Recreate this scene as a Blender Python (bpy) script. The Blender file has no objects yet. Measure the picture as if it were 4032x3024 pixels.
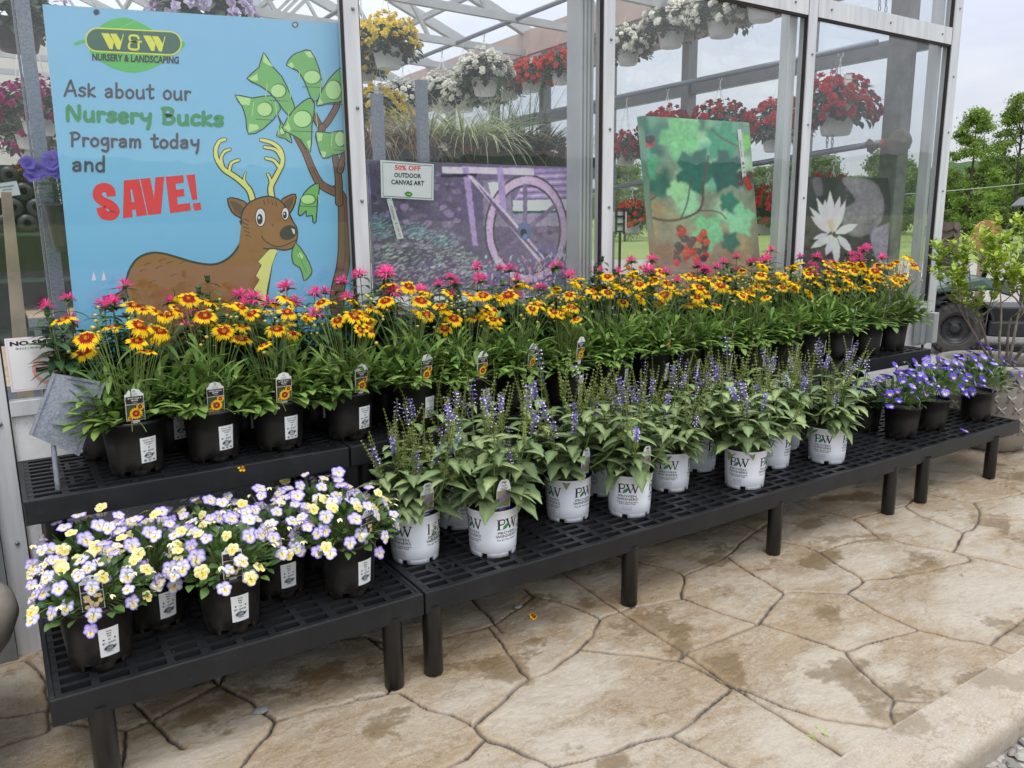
import bpy, math, random
import numpy as np
from mathutils import Vector, Matrix, Euler
from mathutils.geometry import tessellate_polygon
R = math.radians
PI = math.pi
S = bpy.context.scene
COL = S.collection
rnd = random.Random(7)

# ------------------------------------------------------------------ camera
W, H, F = 4032.0, 3024.0, 3109.0
YAW, PIT, ROL = R(33.002), R(11.404), R(-0.652)
CAM = Vector((0.0, -3.167, 1.5))
FW = Vector((math.sin(YAW) * math.cos(PIT), math.cos(YAW) * math.cos(PIT), -math.sin(PIT)))
_r = Vector((math.cos(YAW), -math.sin(YAW), 0)); _u = _r.cross(FW)
RT = _r * math.cos(ROL) + _u * math.sin(ROL)
UP = _u * math.cos(ROL) - _r * math.sin(ROL)
cam = bpy.data.cameras.new('camera'); cam_o = bpy.data.objects.new('camera', cam); COL.objects.link(cam_o)
M = Matrix((RT, UP, -FW)).transposed().to_4x4(); M.translation = CAM
cam_o.matrix_world = M
cam.sensor_fit = 'HORIZONTAL'; cam.sensor_width = 36.0; cam.lens = 36.0 * F / W
cam.clip_start = 0.05; cam.clip_end = 4000
S.camera = cam_o
# pixel of the photograph -> point on a plane of the world (used to measure the place)
def ray(px, py): return FW + RT * ((px - W / 2) / F) - UP * ((py - H / 2) / F)
def onX(px, py, X): d = ray(px, py); return CAM + d * ((X - CAM.x) / d.x)
def onY(px, py, Y): d = ray(px, py); return CAM + d * ((Y - CAM.y) / d.y)
def onZ(px, py, Z): d = ray(px, py); return CAM + d * ((Z - CAM.z) / d.z)
KD = 4032.0 / 2212.0

# ------------------------------------------------------------------ world, sun, exposure
SUN_EL, SUN_AZ = R(70), R(205)
world = bpy.data.worlds.new('World'); S.world = world; world.use_nodes = True
nt = world.node_tree; N = nt.nodes; L = nt.links
for n in list(N): N.remove(n)
out = N.new('ShaderNodeOutputWorld'); bg = N.new('ShaderNodeBackground'); bg.inputs['Strength'].default_value = 0.1
sky = N.new('ShaderNodeTexSky'); sky.sky_type = 'NISHITA'; sky.sun_disc = False
sky.sun_elevation = SUN_EL; sky.sun_rotation = SUN_AZ; sky.altitude = 200
tc = N.new('ShaderNodeTexCoord')
sep = N.new('ShaderNodeSeparateXYZ'); L.new(tc.outputs['Generated'], sep.inputs[0])
mp = N.new('ShaderNodeMapping'); mp.inputs['Scale'].default_value = (1.0, 1.0, 3.2); L.new(tc.outputs['Generated'], mp.inputs[0])
nz = N.new('ShaderNodeTexNoise'); nz.inputs['Scale'].default_value = 2.6; nz.inputs['Detail'].default_value = 7; nz.inputs['Roughness'].default_value = 0.55
L.new(mp.outputs[0], nz.inputs['Vector'])
cr = N.new('ShaderNodeValToRGB'); L.new(nz.outputs['Fac'], cr.inputs[0])
cr.color_ramp.elements[0].position = 0.36; cr.color_ramp.elements[0].color = (0.70, 0.735, 0.86, 1)
cr.color_ramp.elements[1].position = 0.66; cr.color_ramp.elements[1].color = (1.0, 1.0, 1.0, 1)
# overcast luminance: low near the horizon, about three times as bright overhead
zr = N.new('ShaderNodeMapRange'); L.new(sep.outputs['Z'], zr.inputs[0])
zr.inputs[1].default_value = 0.0; zr.inputs[2].default_value = 1.0; zr.inputs[3].default_value = 4.5; zr.inputs[4].default_value = 20.5
mul = N.new('ShaderNodeVectorMath'); mul.operation = 'SCALE'; L.new(cr.outputs[0], mul.inputs[0]); L.new(zr.outputs[0], mul.inputs['Scale'])
mx = N.new('ShaderNodeMix'); mx.data_type = 'RGBA'; mx.inputs[0].default_value = 0.9
L.new(sky.outputs[0], mx.inputs[6]); L.new(mul.outputs[0], mx.inputs[7])
L.new(mx.outputs[2], bg.inputs['Color']); L.new(bg.outputs[0], out.inputs['Surface'])
sun = bpy.data.lights.new('sun', 'SUN'); sun.energy = 1.2; sun.angle = R(22); sun.color = (1.0, 0.96, 0.9)
sun_o = bpy.data.objects.new('sun', sun); COL.objects.link(sun_o)
sd = Vector((math.sin(SUN_AZ) * math.cos(SUN_EL), math.cos(SUN_AZ) * math.cos(SUN_EL), math.sin(SUN_EL)))
sun_o.rotation_euler = (-sd).to_track_quat('-Z', 'Y').to_euler(); sun_o.location = sd * 30
S.view_settings.view_transform = 'Standard'; S.view_settings.look = 'None'
S.view_settings.exposure = 0.60; S.view_settings.gamma = 1.0
try:
    S.cycles.transparent_max_bounces = 24; S.cycles.max_bounces = 8; S.cycles.caustics_reflective = False; S.cycles.caustics_refractive = False
except Exception: pass

# ------------------------------------------------------------------ materials
def newmat(name):
    m = bpy.data.materials.new(name); m.use_nodes = True
    t = m.node_tree; p = t.nodes['Principled BSDF']
    return m, t, p
def rgba(c): return (c[0], c[1], c[2], 1.0)
def mixn(t, fac, a, b):
    x = t.nodes.new('ShaderNodeMix'); x.data_type = 'RGBA'
    if isinstance(fac, (int, float)): x.inputs[0].default_value = fac
    else: t.links.new(fac, x.inputs[0])
    for s, v in ((6, a), (7, b)):
        if isinstance(v, tuple): x.inputs[s].default_value = rgba(v)
        else: t.links.new(v, x.inputs[s])
    return x.outputs[2]
def noise(t, scale, detail=4, rough=0.55, vec=None, stretch=None):
    n = t.nodes.new('ShaderNodeTexNoise'); n.inputs['Scale'].default_value = scale
    n.inputs['Detail'].default_value = detail; n.inputs['Roughness'].default_value = rough
    c = t.nodes.new('ShaderNodeTexCoord'); v = c.outputs['Object']
    if stretch:
        mpn = t.nodes.new('ShaderNodeMapping'); mpn.inputs['Scale'].default_value = stretch
        if len(stretch) > 3: pass
        t.links.new(v, mpn.inputs[0]); v = mpn.outputs[0]
    t.links.new(v, n.inputs['Vector'])
    return n.outputs['Fac']
def ramp(t, fac, stops):
    r = t.nodes.new('ShaderNodeValToRGB'); t.links.new(fac, r.inputs[0]); e = r.color_ramp.elements
    while len(e) < len(stops): e.new(0.5)
    for i, (p, c) in enumerate(stops):
        e[i].position = p; e[i].color = rgba(c) if isinstance(c, tuple) else (c, c, c, 1)
    return r.outputs[0]
def bump(t, p, fac, strength=0.3, dist=0.01):
    b = t.nodes.new('ShaderNodeBump'); b.inputs['Strength'].default_value = strength; b.inputs['Distance'].default_value = dist
    t.links.new(fac, b.inputs['Height']); t.links.new(b.outputs[0], p.inputs['Normal']); return b
def plain(name, c, rough=0.5, var=0.12, scale=14, metal=0.0, bmp=0.0, spec=0.5):
    m, t, p = newmat(name)
    f = noise(t, scale)
    d = tuple(max(0, x * (1 - var)) for x in c); b = tuple(x * (1 + var) for x in c)
    t.links.new(ramp(t, f, [(0.3, d), (0.7, b)]), p.inputs['Base Color'])
    p.inputs['Roughness'].default_value = rough; p.inputs['Metallic'].default_value = metal
    p.inputs['Specular IOR Level'].default_value = spec
    if bmp: bump(t, p, noise(t, scale * 6), bmp, 0.004)
    return m
def leafmat(name, c1, c2, trans=0.22, rough=0.5, spec=0.35):
    m, t, p = newmat(name)
    g = t.nodes.new('ShaderNodeNewGeometry'); o = t.nodes.new('ShaderNodeObjectInfo')
    c = mixn(t, g.outputs['Random Per Island'], c1, c2)
    hs = t.nodes.new('ShaderNodeHueSaturation'); t.links.new(c, hs.inputs['Color'])
    mr = t.nodes.new('ShaderNodeMapRange'); t.links.new(o.outputs['Random'], mr.inputs[0]); mr.inputs[3].default_value = 0.85; mr.inputs[4].default_value = 1.15
    t.links.new(mr.outputs[0], hs.inputs['Value']); c = hs.outputs[0]
    at = t.nodes.new('ShaderNodeAttribute'); at.attribute_name = 'Col'
    mm = t.nodes.new('ShaderNodeMix'); mm.data_type = 'RGBA'; mm.blend_type = 'MULTIPLY'; mm.inputs[0].default_value = 1
    t.links.new(c, mm.inputs[6]); t.links.new(at.outputs['Color'], mm.inputs[7]); c = mm.outputs[2]
    t.links.new(c, p.inputs['Base Color']); p.inputs['Roughness'].default_value = rough; p.inputs['Specular IOR Level'].default_value = spec
    tr = t.nodes.new('ShaderNodeBsdfTranslucent'); t.links.new(c, tr.inputs[0])
    ms = t.nodes.new('ShaderNodeMixShader'); ms.inputs[0].default_value = trans
    t.links.new(p.outputs[0], ms.inputs[1]); t.links.new(tr.outputs[0], ms.inputs[2])
    t.links.new(ms.outputs[0], t.nodes['Material Output'].inputs[0])
    return m
def petalmat(name, c=(1, 1, 1), trans=0.3, rough=0.6):
    m, t, p = newmat(name)
    at = t.nodes.new('ShaderNodeAttribute'); at.attribute_name = 'Col'
    o = t.nodes.new('ShaderNodeObjectInfo')
    mr = t.nodes.new('ShaderNodeMapRange'); t.links.new(o.outputs['Random'], mr.inputs[0]); mr.inputs[3].default_value = 0.86; mr.inputs[4].default_value = 1.08
    mm = t.nodes.new('ShaderNodeMix'); mm.data_type = 'RGBA'; mm.blend_type = 'MULTIPLY'; mm.inputs[0].default_value = 1
    t.links.new(at.outputs['Color'], mm.inputs[6]); mm.inputs[7].default_value = rgba(c)
    sc = t.nodes.new('ShaderNodeVectorMath'); sc.operation = 'SCALE'; t.links.new(mm.outputs[2], sc.inputs[0]); t.links.new(mr.outputs[0], sc.inputs['Scale'])
    t.links.new(sc.outputs[0], p.inputs['Base Color']); p.inputs['Roughness'].default_value = rough; p.inputs['Specular IOR Level'].default_value = 0.2
    tr = t.nodes.new('ShaderNodeBsdfTranslucent'); t.links.new(sc.outputs[0], tr.inputs[0])
    ms = t.nodes.new('ShaderNodeMixShader'); ms.inputs[0].default_value = trans
    t.links.new(p.outputs[0], ms.inputs[1]); t.links.new(tr.outputs[0], ms.inputs[2])
    t.links.new(ms.outputs[0], t.nodes['Material Output'].inputs[0])
    return m
def glassmat(name, tint, rough=0.0, ior=1.5, dust=0.0):
    m, t, p = newmat(name); t.nodes.remove(p)
    tr = t.nodes.new('ShaderNodeBsdfTransparent'); tr.inputs[0].default_value = rgba(tint)
    gl = t.nodes.new('ShaderNodeBsdfGlossy'); gl.inputs['Roughness'].default_value = rough
    fr = t.nodes.new('ShaderNodeFresnel'); g = t.nodes.new('ShaderNodeNewGeometry'); mr = t.nodes.new('ShaderNodeMapRange')
    t.links.new(g.outputs['Backfacing'], mr.inputs[0]); mr.inputs[3].default_value = ior; mr.inputs[4].default_value = 1 / ior; t.links.new(mr.outputs[0], fr.inputs[0])
    ms = t.nodes.new('ShaderNodeMixShader'); t.links.new(fr.outputs[0], ms.inputs[0])
    t.links.new(tr.outputs[0], ms.inputs[1]); t.links.new(gl.outputs[0], ms.inputs[2])
    res = ms.outputs[0]
    if dust:
        df = t.nodes.new('ShaderNodeBsdfDiffuse'); df.inputs[0].default_value = (.75, .76, .78, 1); m2 = t.nodes.new('ShaderNodeMixShader')
        t.links.new(ramp(t, noise(t, 2.2, 7, .68, stretch=(1.6, 1, .5)), [(.42, 0.006), (.75, dust)]), m2.inputs[0]); t.links.new(res, m2.inputs[1]); t.links.new(df.outputs[0], m2.inputs[2]); res = m2.outputs[0]
    t.links.new(res, t.nodes['Material Output'].inputs[0]); return m
def filmmat(name, col, transp):
    m, t, p = newmat(name)
    p.inputs['Base Color'].default_value = rgba(col); p.inputs['Roughness'].default_value = 0.6
    tl = t.nodes.new('ShaderNodeBsdfTranslucent'); tl.inputs[0].default_value = rgba(col)
    tr = t.nodes.new('ShaderNodeBsdfTransparent')
    m1 = t.nodes.new('ShaderNodeMixShader'); m1.inputs[0].default_value = 0.6
    t.links.new(p.outputs[0], m1.inputs[1]); t.links.new(tl.outputs[0], m1.inputs[2])
    m2 = t.nodes.new('ShaderNodeMixShader'); m2.inputs[0].default_value = transp
    t.links.new(m1.outputs[0], m2.inputs[1]); t.links.new(tr.outputs[0], m2.inputs[2])
    t.links.new(m2.outputs[0], t.nodes['Material Output'].inputs[0]); return m
_flat = {}
def flat(c, rough=0.6):
    k = (tuple(round(x, 3) for x in c), rough)
    if k not in _flat:
        m, t, p = newmat('ink'); p.inputs['Base Color'].default_value = rgba(c); p.inputs['Roughness'].default_value = rough
        p.inputs['Specular IOR Level'].default_value = 0.3; _flat[k] = m
    return _flat[k]
def srgb(r, g, b):
    f = lambda x: (x / 255 / 12.92) if x <= 10 else ((x / 255 + 0.055) / 1.055) ** 2.4
    return tuple(min(.86, 1.28 * v) for v in (f(r), f(g), f(b)))

MT = {}
MT['alu'] = plain('painted_aluminium', (0.56, 0.57, 0.59), 0.42, 0.05, 5)
m, t, p = newmat('aluminium_weathered'); f = noise(t, 3.0, 5, 0.6, stretch=(9, 9, 0.7))
t.links.new(ramp(t, f, [(0.3, (0.46, 0.475, 0.50)), (0.62, (0.60, 0.61, 0.63))]), p.inputs['Base Color']); p.inputs['Roughness'].default_value = 0.45; MT['alu'] = m
MT['alu_dark'] = plain('dark_aluminium', (0.20, 0.215, 0.225), 0.4, 0.15, 6, metal=0.3)
MT['frame_grey'] = plain('grey_roof_frame', (0.44, 0.455, 0.47), 0.45, 0.1, 5)
MT['gasket'] = plain('rubber_gasket', (0.02, 0.016, 0.015), 0.7)
MT['stucco'] = plain('white_stucco', (0.78, 0.78, 0.78), 0.85, 0.05, 30, bmp=0.6)
MT['black_pot'] = plain('black_nursery_plastic', (0.0062, 0.0064, 0.0068), 0.40, 0.35, 22, bmp=0.08)
t = MT['black_pot'].node_tree; p = t.nodes['Principled BSDF']; src = p.inputs['Base Color'].links[0].from_socket
tcn = t.nodes.new('ShaderNodeTexCoord'); sx = t.nodes.new('ShaderNodeSeparateXYZ'); t.links.new(tcn.outputs['Object'], sx.inputs[0]); lo = ramp(t, sx.outputs['Z'], [(.0, .55), (.10, .10)])
dm = t.nodes.new('ShaderNodeMath'); dm.operation = 'MULTIPLY'; t.links.new(lo, dm.inputs[0]); t.links.new(ramp(t, noise(t, 26, 6, .7), [(.42, 0.0), (.66, 1.0)]), dm.inputs[1]); t.links.new(mixn(t, dm.outputs[0], src, (.075, .06, .045)), p.inputs['Base Color'])
MT['white_pot'] = plain('white_pot_plastic', (0.80, 0.83, 0.90), 0.32, 0.04, 6)
MT['basket_pot'] = plain('white_basket_plastic', (0.72, 0.73, 0.74), 0.45, 0.04, 8)
m, t, p = newmat('bench_plastic'); f = noise(t, 7, 6, 0.65); f2 = noise(t, 60, 3, 0.6)
c = ramp(t, f, [(0.3, (0.0075, 0.0083, 0.0098)), (0.6, (0.013, 0.0138, 0.0158)), (0.8, (0.026, 0.0265, 0.0275))])
t.links.new(mixn(t, ramp(t, f2, [(0.66, 0.0), (0.80, 0.35)]), c, (0.16, 0.16, 0.16)), p.inputs['Base Color'])
p.inputs['Roughness'].default_value = 0.42; p.inputs['Specular IOR Level'].default_value = 0.33; bump(t, p, f2, 0.12, 0.003); MT['bench'] = m
MT['leg'] = plain('black_pipe', (0.0055, 0.0055, 0.006), 0.33, 0.3, 18)
MT['soil'] = plain('potting_soil', (0.035, 0.024, 0.016), 0.95, 0.5, 60, bmp=1.0)
m, t, p = newmat('galvanised_steel')
vo = t.nodes.new('ShaderNodeTexVoronoi'); vo.inputs['Scale'].default_value = 190; tcn = t.nodes.new('ShaderNodeTexCoord'); t.links.new(tcn.outputs['Object'], vo.inputs['Vector'])
sp = t.nodes.new('ShaderNodeSeparateColor'); t.links.new(vo.outputs['Color'], sp.inputs[0])
nn = noise(t, 9, 5, 0.6)
c1 = ramp(t, sp.outputs[0], [(0.0, (0.16, 0.18, 0.215)), (1.0, (0.27, 0.295, 0.345))])
t.links.new(mixn(t, ramp(t, nn, [(0.45, 0.0), (0.75, 0.55)]), c1, (0.25, 0.265, 0.29)), p.inputs['Base Color'])
p.inputs['Metallic'].default_value = 0.45; p.inputs['Roughness'].default_value = 0.5; MT['galv'] = m
MT['wood'] = plain('weathered_lumber', (0.36, 0.27, 0.18), 0.8, 0.25, 9)
MT['wood_grey'] = plain('grey_weathered_post', (0.15, 0.15, 0.145), 0.8, 0.3, 10)
MT['stone_planter'] = plain('cast_stone', (0.30, 0.275, 0.24), 0.55, 0.22, 6, bmp=0.15)
m, t, p = newmat('aged_concrete_bowl'); f = noise(t, 5, 6, 0.65)
t.links.new(ramp(t, f, [(0.3, (0.075, 0.066, 0.052)), (0.5, (0.14, 0.125, 0.105)), (0.75, (0.20, 0.185, 0.165))]), p.inputs['Base Color']); p.inputs['Roughness'].default_value = 0.5; bump(t, p, noise(t, 40), 0.2, 0.004); MT['bowl'] = m
MT['glass'] = glassmat('window_glass', (0.965, 0.978, 0.975), dust=.03)
MT['roof'] = filmmat('roof_glazing', (0.9, 0.92, 0.95), 0.95)
MT['sleeve'] = glassmat('acrylic_sleeve', (0.93, 0.95, 0.95), 0.05)

# leaves and petals
MT['core_leaf'] = leafmat('coreopsis_leaf', (0.085, 0.175, 0.036), (0.195, 0.310, 0.075))
MT['mon_leaf'] = leafmat('bee_balm_leaf', (0.026, 0.072, 0.026), (0.060, 0.130, 0.040))
MT['salv_leaf'] = leafmat('salvia_leaf', (0.100, 0.165, 0.072), (0.190, 0.265, 0.112), rough=0.65, spec=0.2)
MT['salv_bud'] = leafmat('salvia_bud', (0.15, 0.20, 0.045), (0.27, 0.31, 0.09))
MT['viola_leaf'] = leafmat('viola_leaf', (0.040, 0.095, 0.028), (0.095, 0.175, 0.045))
MT['beg_leaf'] = leafmat('begonia_leaf', (0.020, 0.050, 0.020), (0.050, 0.090, 0.030))
MT['stem'] = plain('green_stem', (0.13, 0.20, 0.05), 0.6, 0.2)
MT['shrub_leaf'] = leafmat('lime_shrub_leaf', (0.26, 0.40, 0.040), (0.46, 0.58, 0.08), trans=0.3)
MT['bark'] = plain('grey_bark', (0.20, 0.17, 0.14), 0.9, 0.3, 20, bmp=0.5)
MT['bark_dark'] = plain('dark_bark', (0.06, 0.05, 0.04), 0.95, 0.3, 3)
MT['tree_leaf'] = leafmat('spring_tree_leaf', (0.125, 0.215, 0.045), (0.260, 0.360, 0.080), trans=0.4)
MT['tree_leaf2'] = leafmat('woodland_leaf', (0.085, 0.150, 0.040), (0.195, 0.280, 0.070), trans=0.35)
MT['grassy'] = leafmat('ornamental_grass', (0.38, 0.45, 0.20), (0.66, 0.70, 0.48))
MT['grassbrown'] = leafmat('dry_grass', (0.20, 0.12, 0.05), (0.34, 0.24, 0.11))
MT['petal'] = petalmat('petal')
MT['core_y'] = petalmat('coreopsis_gold', (0.94, 0.62, 0.008), 0.40); MT['core_r'] = petalmat('coreopsis_red', (0.30, 0.012, 0.006)); MT['core_c'] = plain('coreopsis_eye', (0.62, 0.30, 0.015), 0.8, 0.3, 300)
MT['pink'] = petalmat('bee_balm_pink', (0.95, 0.12, 0.40), 0.4)
MT['purple'] = petalmat('salvia_violet', (0.24, 0.18, 0.60)); MT['white_p'] = petalmat('salvia_lip', (0.80, 0.78, 0.90))

# ------------------------------------------------------------------ mesh builder
class MB:
    def __init__(self): self.v = []; self.f = []; self.mi = []; self.c = []; self.notch = None
    def add(self, vs, fs, m=0, col=None):
        o = len(self.v); self.v.extend(tuple(q) for q in vs)
        for f in fs: self.f.append(tuple(i + o for i in f)); self.mi.append(m)
        n = len(vs)
        if col is None: self.c.extend([(1, 1, 1)] * n)
        elif isinstance(col, tuple): self.c.extend([col] * n)
        else: self.c.extend(col)
    def box(self, a, b, m=0):
        x0, y0, z0 = a; x1, y1, z1 = b
        self.add([(x0, y0, z0), (x1, y0, z0), (x1, y1, z0), (x0, y1, z0), (x0, y0, z1), (x1, y0, z1), (x1, y1, z1), (x0, y1, z1)],
                 [(0, 3, 2, 1), (4, 5, 6, 7), (0, 1, 5, 4), (1, 2, 6, 5), (2, 3, 7, 6), (3, 0, 4, 7)], m)
    def bar(self, p, q, w, h, m=0, up=Vector((0, 0, 1))):
        p = Vector(p); q = Vector(q); d = (q - p).normalized(); s = d.cross(up)
        if s.length < 1e-4: s = d.cross(Vector((1, 0, 0)))
        s.normalize(); u = s.cross(d)
        vs = [e + s * a * w / 2 + u * b * h / 2 for e in (p, q) for a, b in ((-1, -1), (1, -1), (1, 1), (-1, 1))]
        self.add(vs, [(0, 1, 2, 3), (7, 6, 5, 4), (0, 4, 5, 1), (1, 5, 6, 2), (2, 6, 7, 3), (3, 7, 4, 0)], m)
    def tube(self, path, r, seg=6, m=0, cap=True, col=None):
        path = [Vector(p) for p in path]; n = len(path)
        rs = r if isinstance(r, (list, tuple)) else [r] * n
        vs = []; nrm = None
        for i, p in enumerate(path):
            d = (path[min(i + 1, n - 1)] - path[max(i - 1, 0)]).normalized()
            if nrm is None:
                nrm = d.cross(Vector((0, 0, 1)))
                if nrm.length < 1e-3: nrm = d.cross(Vector((1, 0, 0)))
            nrm = (nrm - d * nrm.dot(d)).normalized(); b = d.cross(nrm)
            for k in range(seg):
                a = 2 * PI * k / seg; vs.append(p + (nrm * math.cos(a) + b * math.sin(a)) * rs[i])
        fs = [(i * seg + k, i * seg + (k + 1) % seg, (i + 1) * seg + (k + 1) % seg, (i + 1) * seg + k) for i in range(n - 1) for k in range(seg)]
        if cap: fs += [tuple(range(seg))[::-1], tuple((n - 1) * seg + k for k in range(seg))]
        self.add(vs, fs, m, col)
    def lathe(self, prof, seg=32, m=0, c=(0, 0, 0)):
        vs = [(c[0] + r * math.cos(2 * PI * k / seg), c[1] + r * math.sin(2 * PI * k / seg), c[2] + z) for r, z in prof for k in range(seg)]
        fs = [(i * seg + k, i * seg + (k + 1) % seg, (i + 1) * seg + (k + 1) % seg, (i + 1) * seg + k) for i in range(len(prof) - 1) for k in range(seg)]
        self.add(vs, fs, m)
    def leaf(self, base, d, up, ln, w, droop=0.3, n=4, fold=0.15, m=0, shape='ob', col=None, midcol=None, wave=0, rib=0):
        d = Vector(d).normalized(); up = Vector(up)
        if self.notch:
            for t_ in (0, .5, .85):
                q = Vector(base) + d * ln * t_ - Vector((0, 0, droop * ln * .35 * t_ * t_))
                if q.y < -self.notch[0] and abs(q.x) < self.notch[1] and q.z < self.notch[2]: return
        s = d.cross(up)
        if s.length < 1e-4: s = d.cross(Vector((1, 0, 0.1)))
        s.normalize(); u = s.cross(d).normalized(); p = Vector(base); vs = []; cs = []
        step = ln / n; cc = col or (1, 1, 1); mc = midcol or cc
        for i in range(n + 1):
            t = i / n
            if shape == 'ob': ww = 0.25 + 1.0 * math.sin(PI * min(1, t ** 1.35 * 0.97 + 0.02)) if t < 1 else 0.05
            elif shape == 'lance': ww = math.sin(PI * (t ** 0.75) * 0.96 + 0.08)
            elif shape == 'ov': ww = math.sin(PI * (t ** 0.85) * 0.93 + 0.14)
            else: ww = 1 - t * 0.9
            ww = max(ww, 0.04) * w / 2 * (1 + (wave * (1 if i % 2 else -1)))
            if rib:
                rw = min(rib * w, ww * .5) * (1 - .7 * t); e_ = u * fold * ww
                vs += [p - s * ww + e_, p - s * rw, p + s * rw, p + s * ww + e_]; cs += [cc, mc, mc, cc]
            else: vs += [p - s * ww + u * fold * ww, p.copy(), p + s * ww + u * fold * ww]; cs += [cc, mc, cc]
            a = -droop / n
            d = (d * math.cos(a) + u * math.sin(a)).normalized(); u = s.cross(d).normalized()
            p = p + d * step
        fs = []
        q_ = 4 if rib else 3
        for i in range(n):
            o = i * q_; fs += [(o + j, o + j + 1, o + j + 1 + q_, o + j + q_) for j in range(q_ - 1)]
        self.add(vs, fs, m, cs)
    def build(self, name, mats, parent=None, smooth=True, mesh_only=False):
        me = bpy.data.meshes.new(name); me.from_pydata(self.v, [], self.f)
        if not isinstance(mats, (list, tuple)): mats = [mats]
        for q in mats: me.materials.append(q)
        if len(mats) > 1: me.polygons.foreach_set('material_index', self.mi)
        if smooth: me.polygons.foreach_set('use_smooth', [True] * len(self.f))
        a = me.color_attributes.new('Col', 'FLOAT_COLOR', 'POINT')
        a.data.foreach_set('color', np.c_[np.array(self.c, dtype=np.float32).reshape(-1, 3), np.ones(len(self.v), np.float32)].ravel())
        me.update()
        if mesh_only: return me
        return put(name, me, parent)
def put(name, me, parent=None, loc=None, rot=None, sc=None):
    o = bpy.data.objects.new(name, me); COL.objects.link(o)
    if parent: o.parent = parent
    if loc is not None: o.location = loc
    if rot is not None: o.rotation_euler = rot
    if sc is not None: o.scale = (sc, sc, sc) if isinstance(sc, (int, float)) else sc
    return o
def tag(o, label, cat, group=None, kind=None):
    o['label'] = label; o['category'] = cat
    if group: o['group'] = group
    if kind: o['kind'] = kind
    return o
def thing(name, label, cat, loc=(0, 0, 0), rz=0.0, group=None, sc=None):
    o = bpy.data.objects.new(name, None); COL.objects.link(o); o.location = loc; o.rotation_euler = (0, 0, rz); o.empty_display_size = 0.05
    if sc: o.scale = (sc, sc, sc)
    return tag(o, label, cat, group)
def struct(o): o['kind'] = 'structure'; return o
def bevel(o, w, seg=2):
    b = o.modifiers.new('bevel', 'BEVEL'); b.width = w; b.segments = seg; b.limit_method = 'ANGLE'; return o

# ---- flat graphics: text, polygons and strokes as triangles in 2-D
_txt = {}
def text2d(s, bold=0.0, res=2):
    k = (s, bold, res)
    if k in _txt: return _txt[k]
    cu = bpy.data.curves.new('t', 'FONT'); cu.body = s; cu.resolution_u = res; cu.offset = bold; cu.align_x = 'CENTER'; cu.align_y = 'CENTER'
    o = bpy.data.objects.new('t', cu); COL.objects.link(o)
    dg = bpy.context.evaluated_depsgraph_get(); me = bpy.data.meshes.new_from_object(o.evaluated_get(dg))
    vs = [(v.co.x, v.co.y) for v in me.vertices]; fs = [tuple(p.vertices) for p in me.polygons]
    bpy.data.objects.remove(o); bpy.data.curves.remove(cu); bpy.data.meshes.remove(me)
    xs = [v[0] for v in vs]; ys = [v[1] for v in vs]
    cx, cy = (min(xs) + max(xs)) / 2, (min(ys) + max(ys)) / 2; w, h = max(xs) - min(xs), max(ys) - min(ys)
    _txt[k] = ([((x - cx) / w, (y - cy) / h) for x, y in vs], fs, w / h)   # unit box
    return _txt[k]
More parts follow.
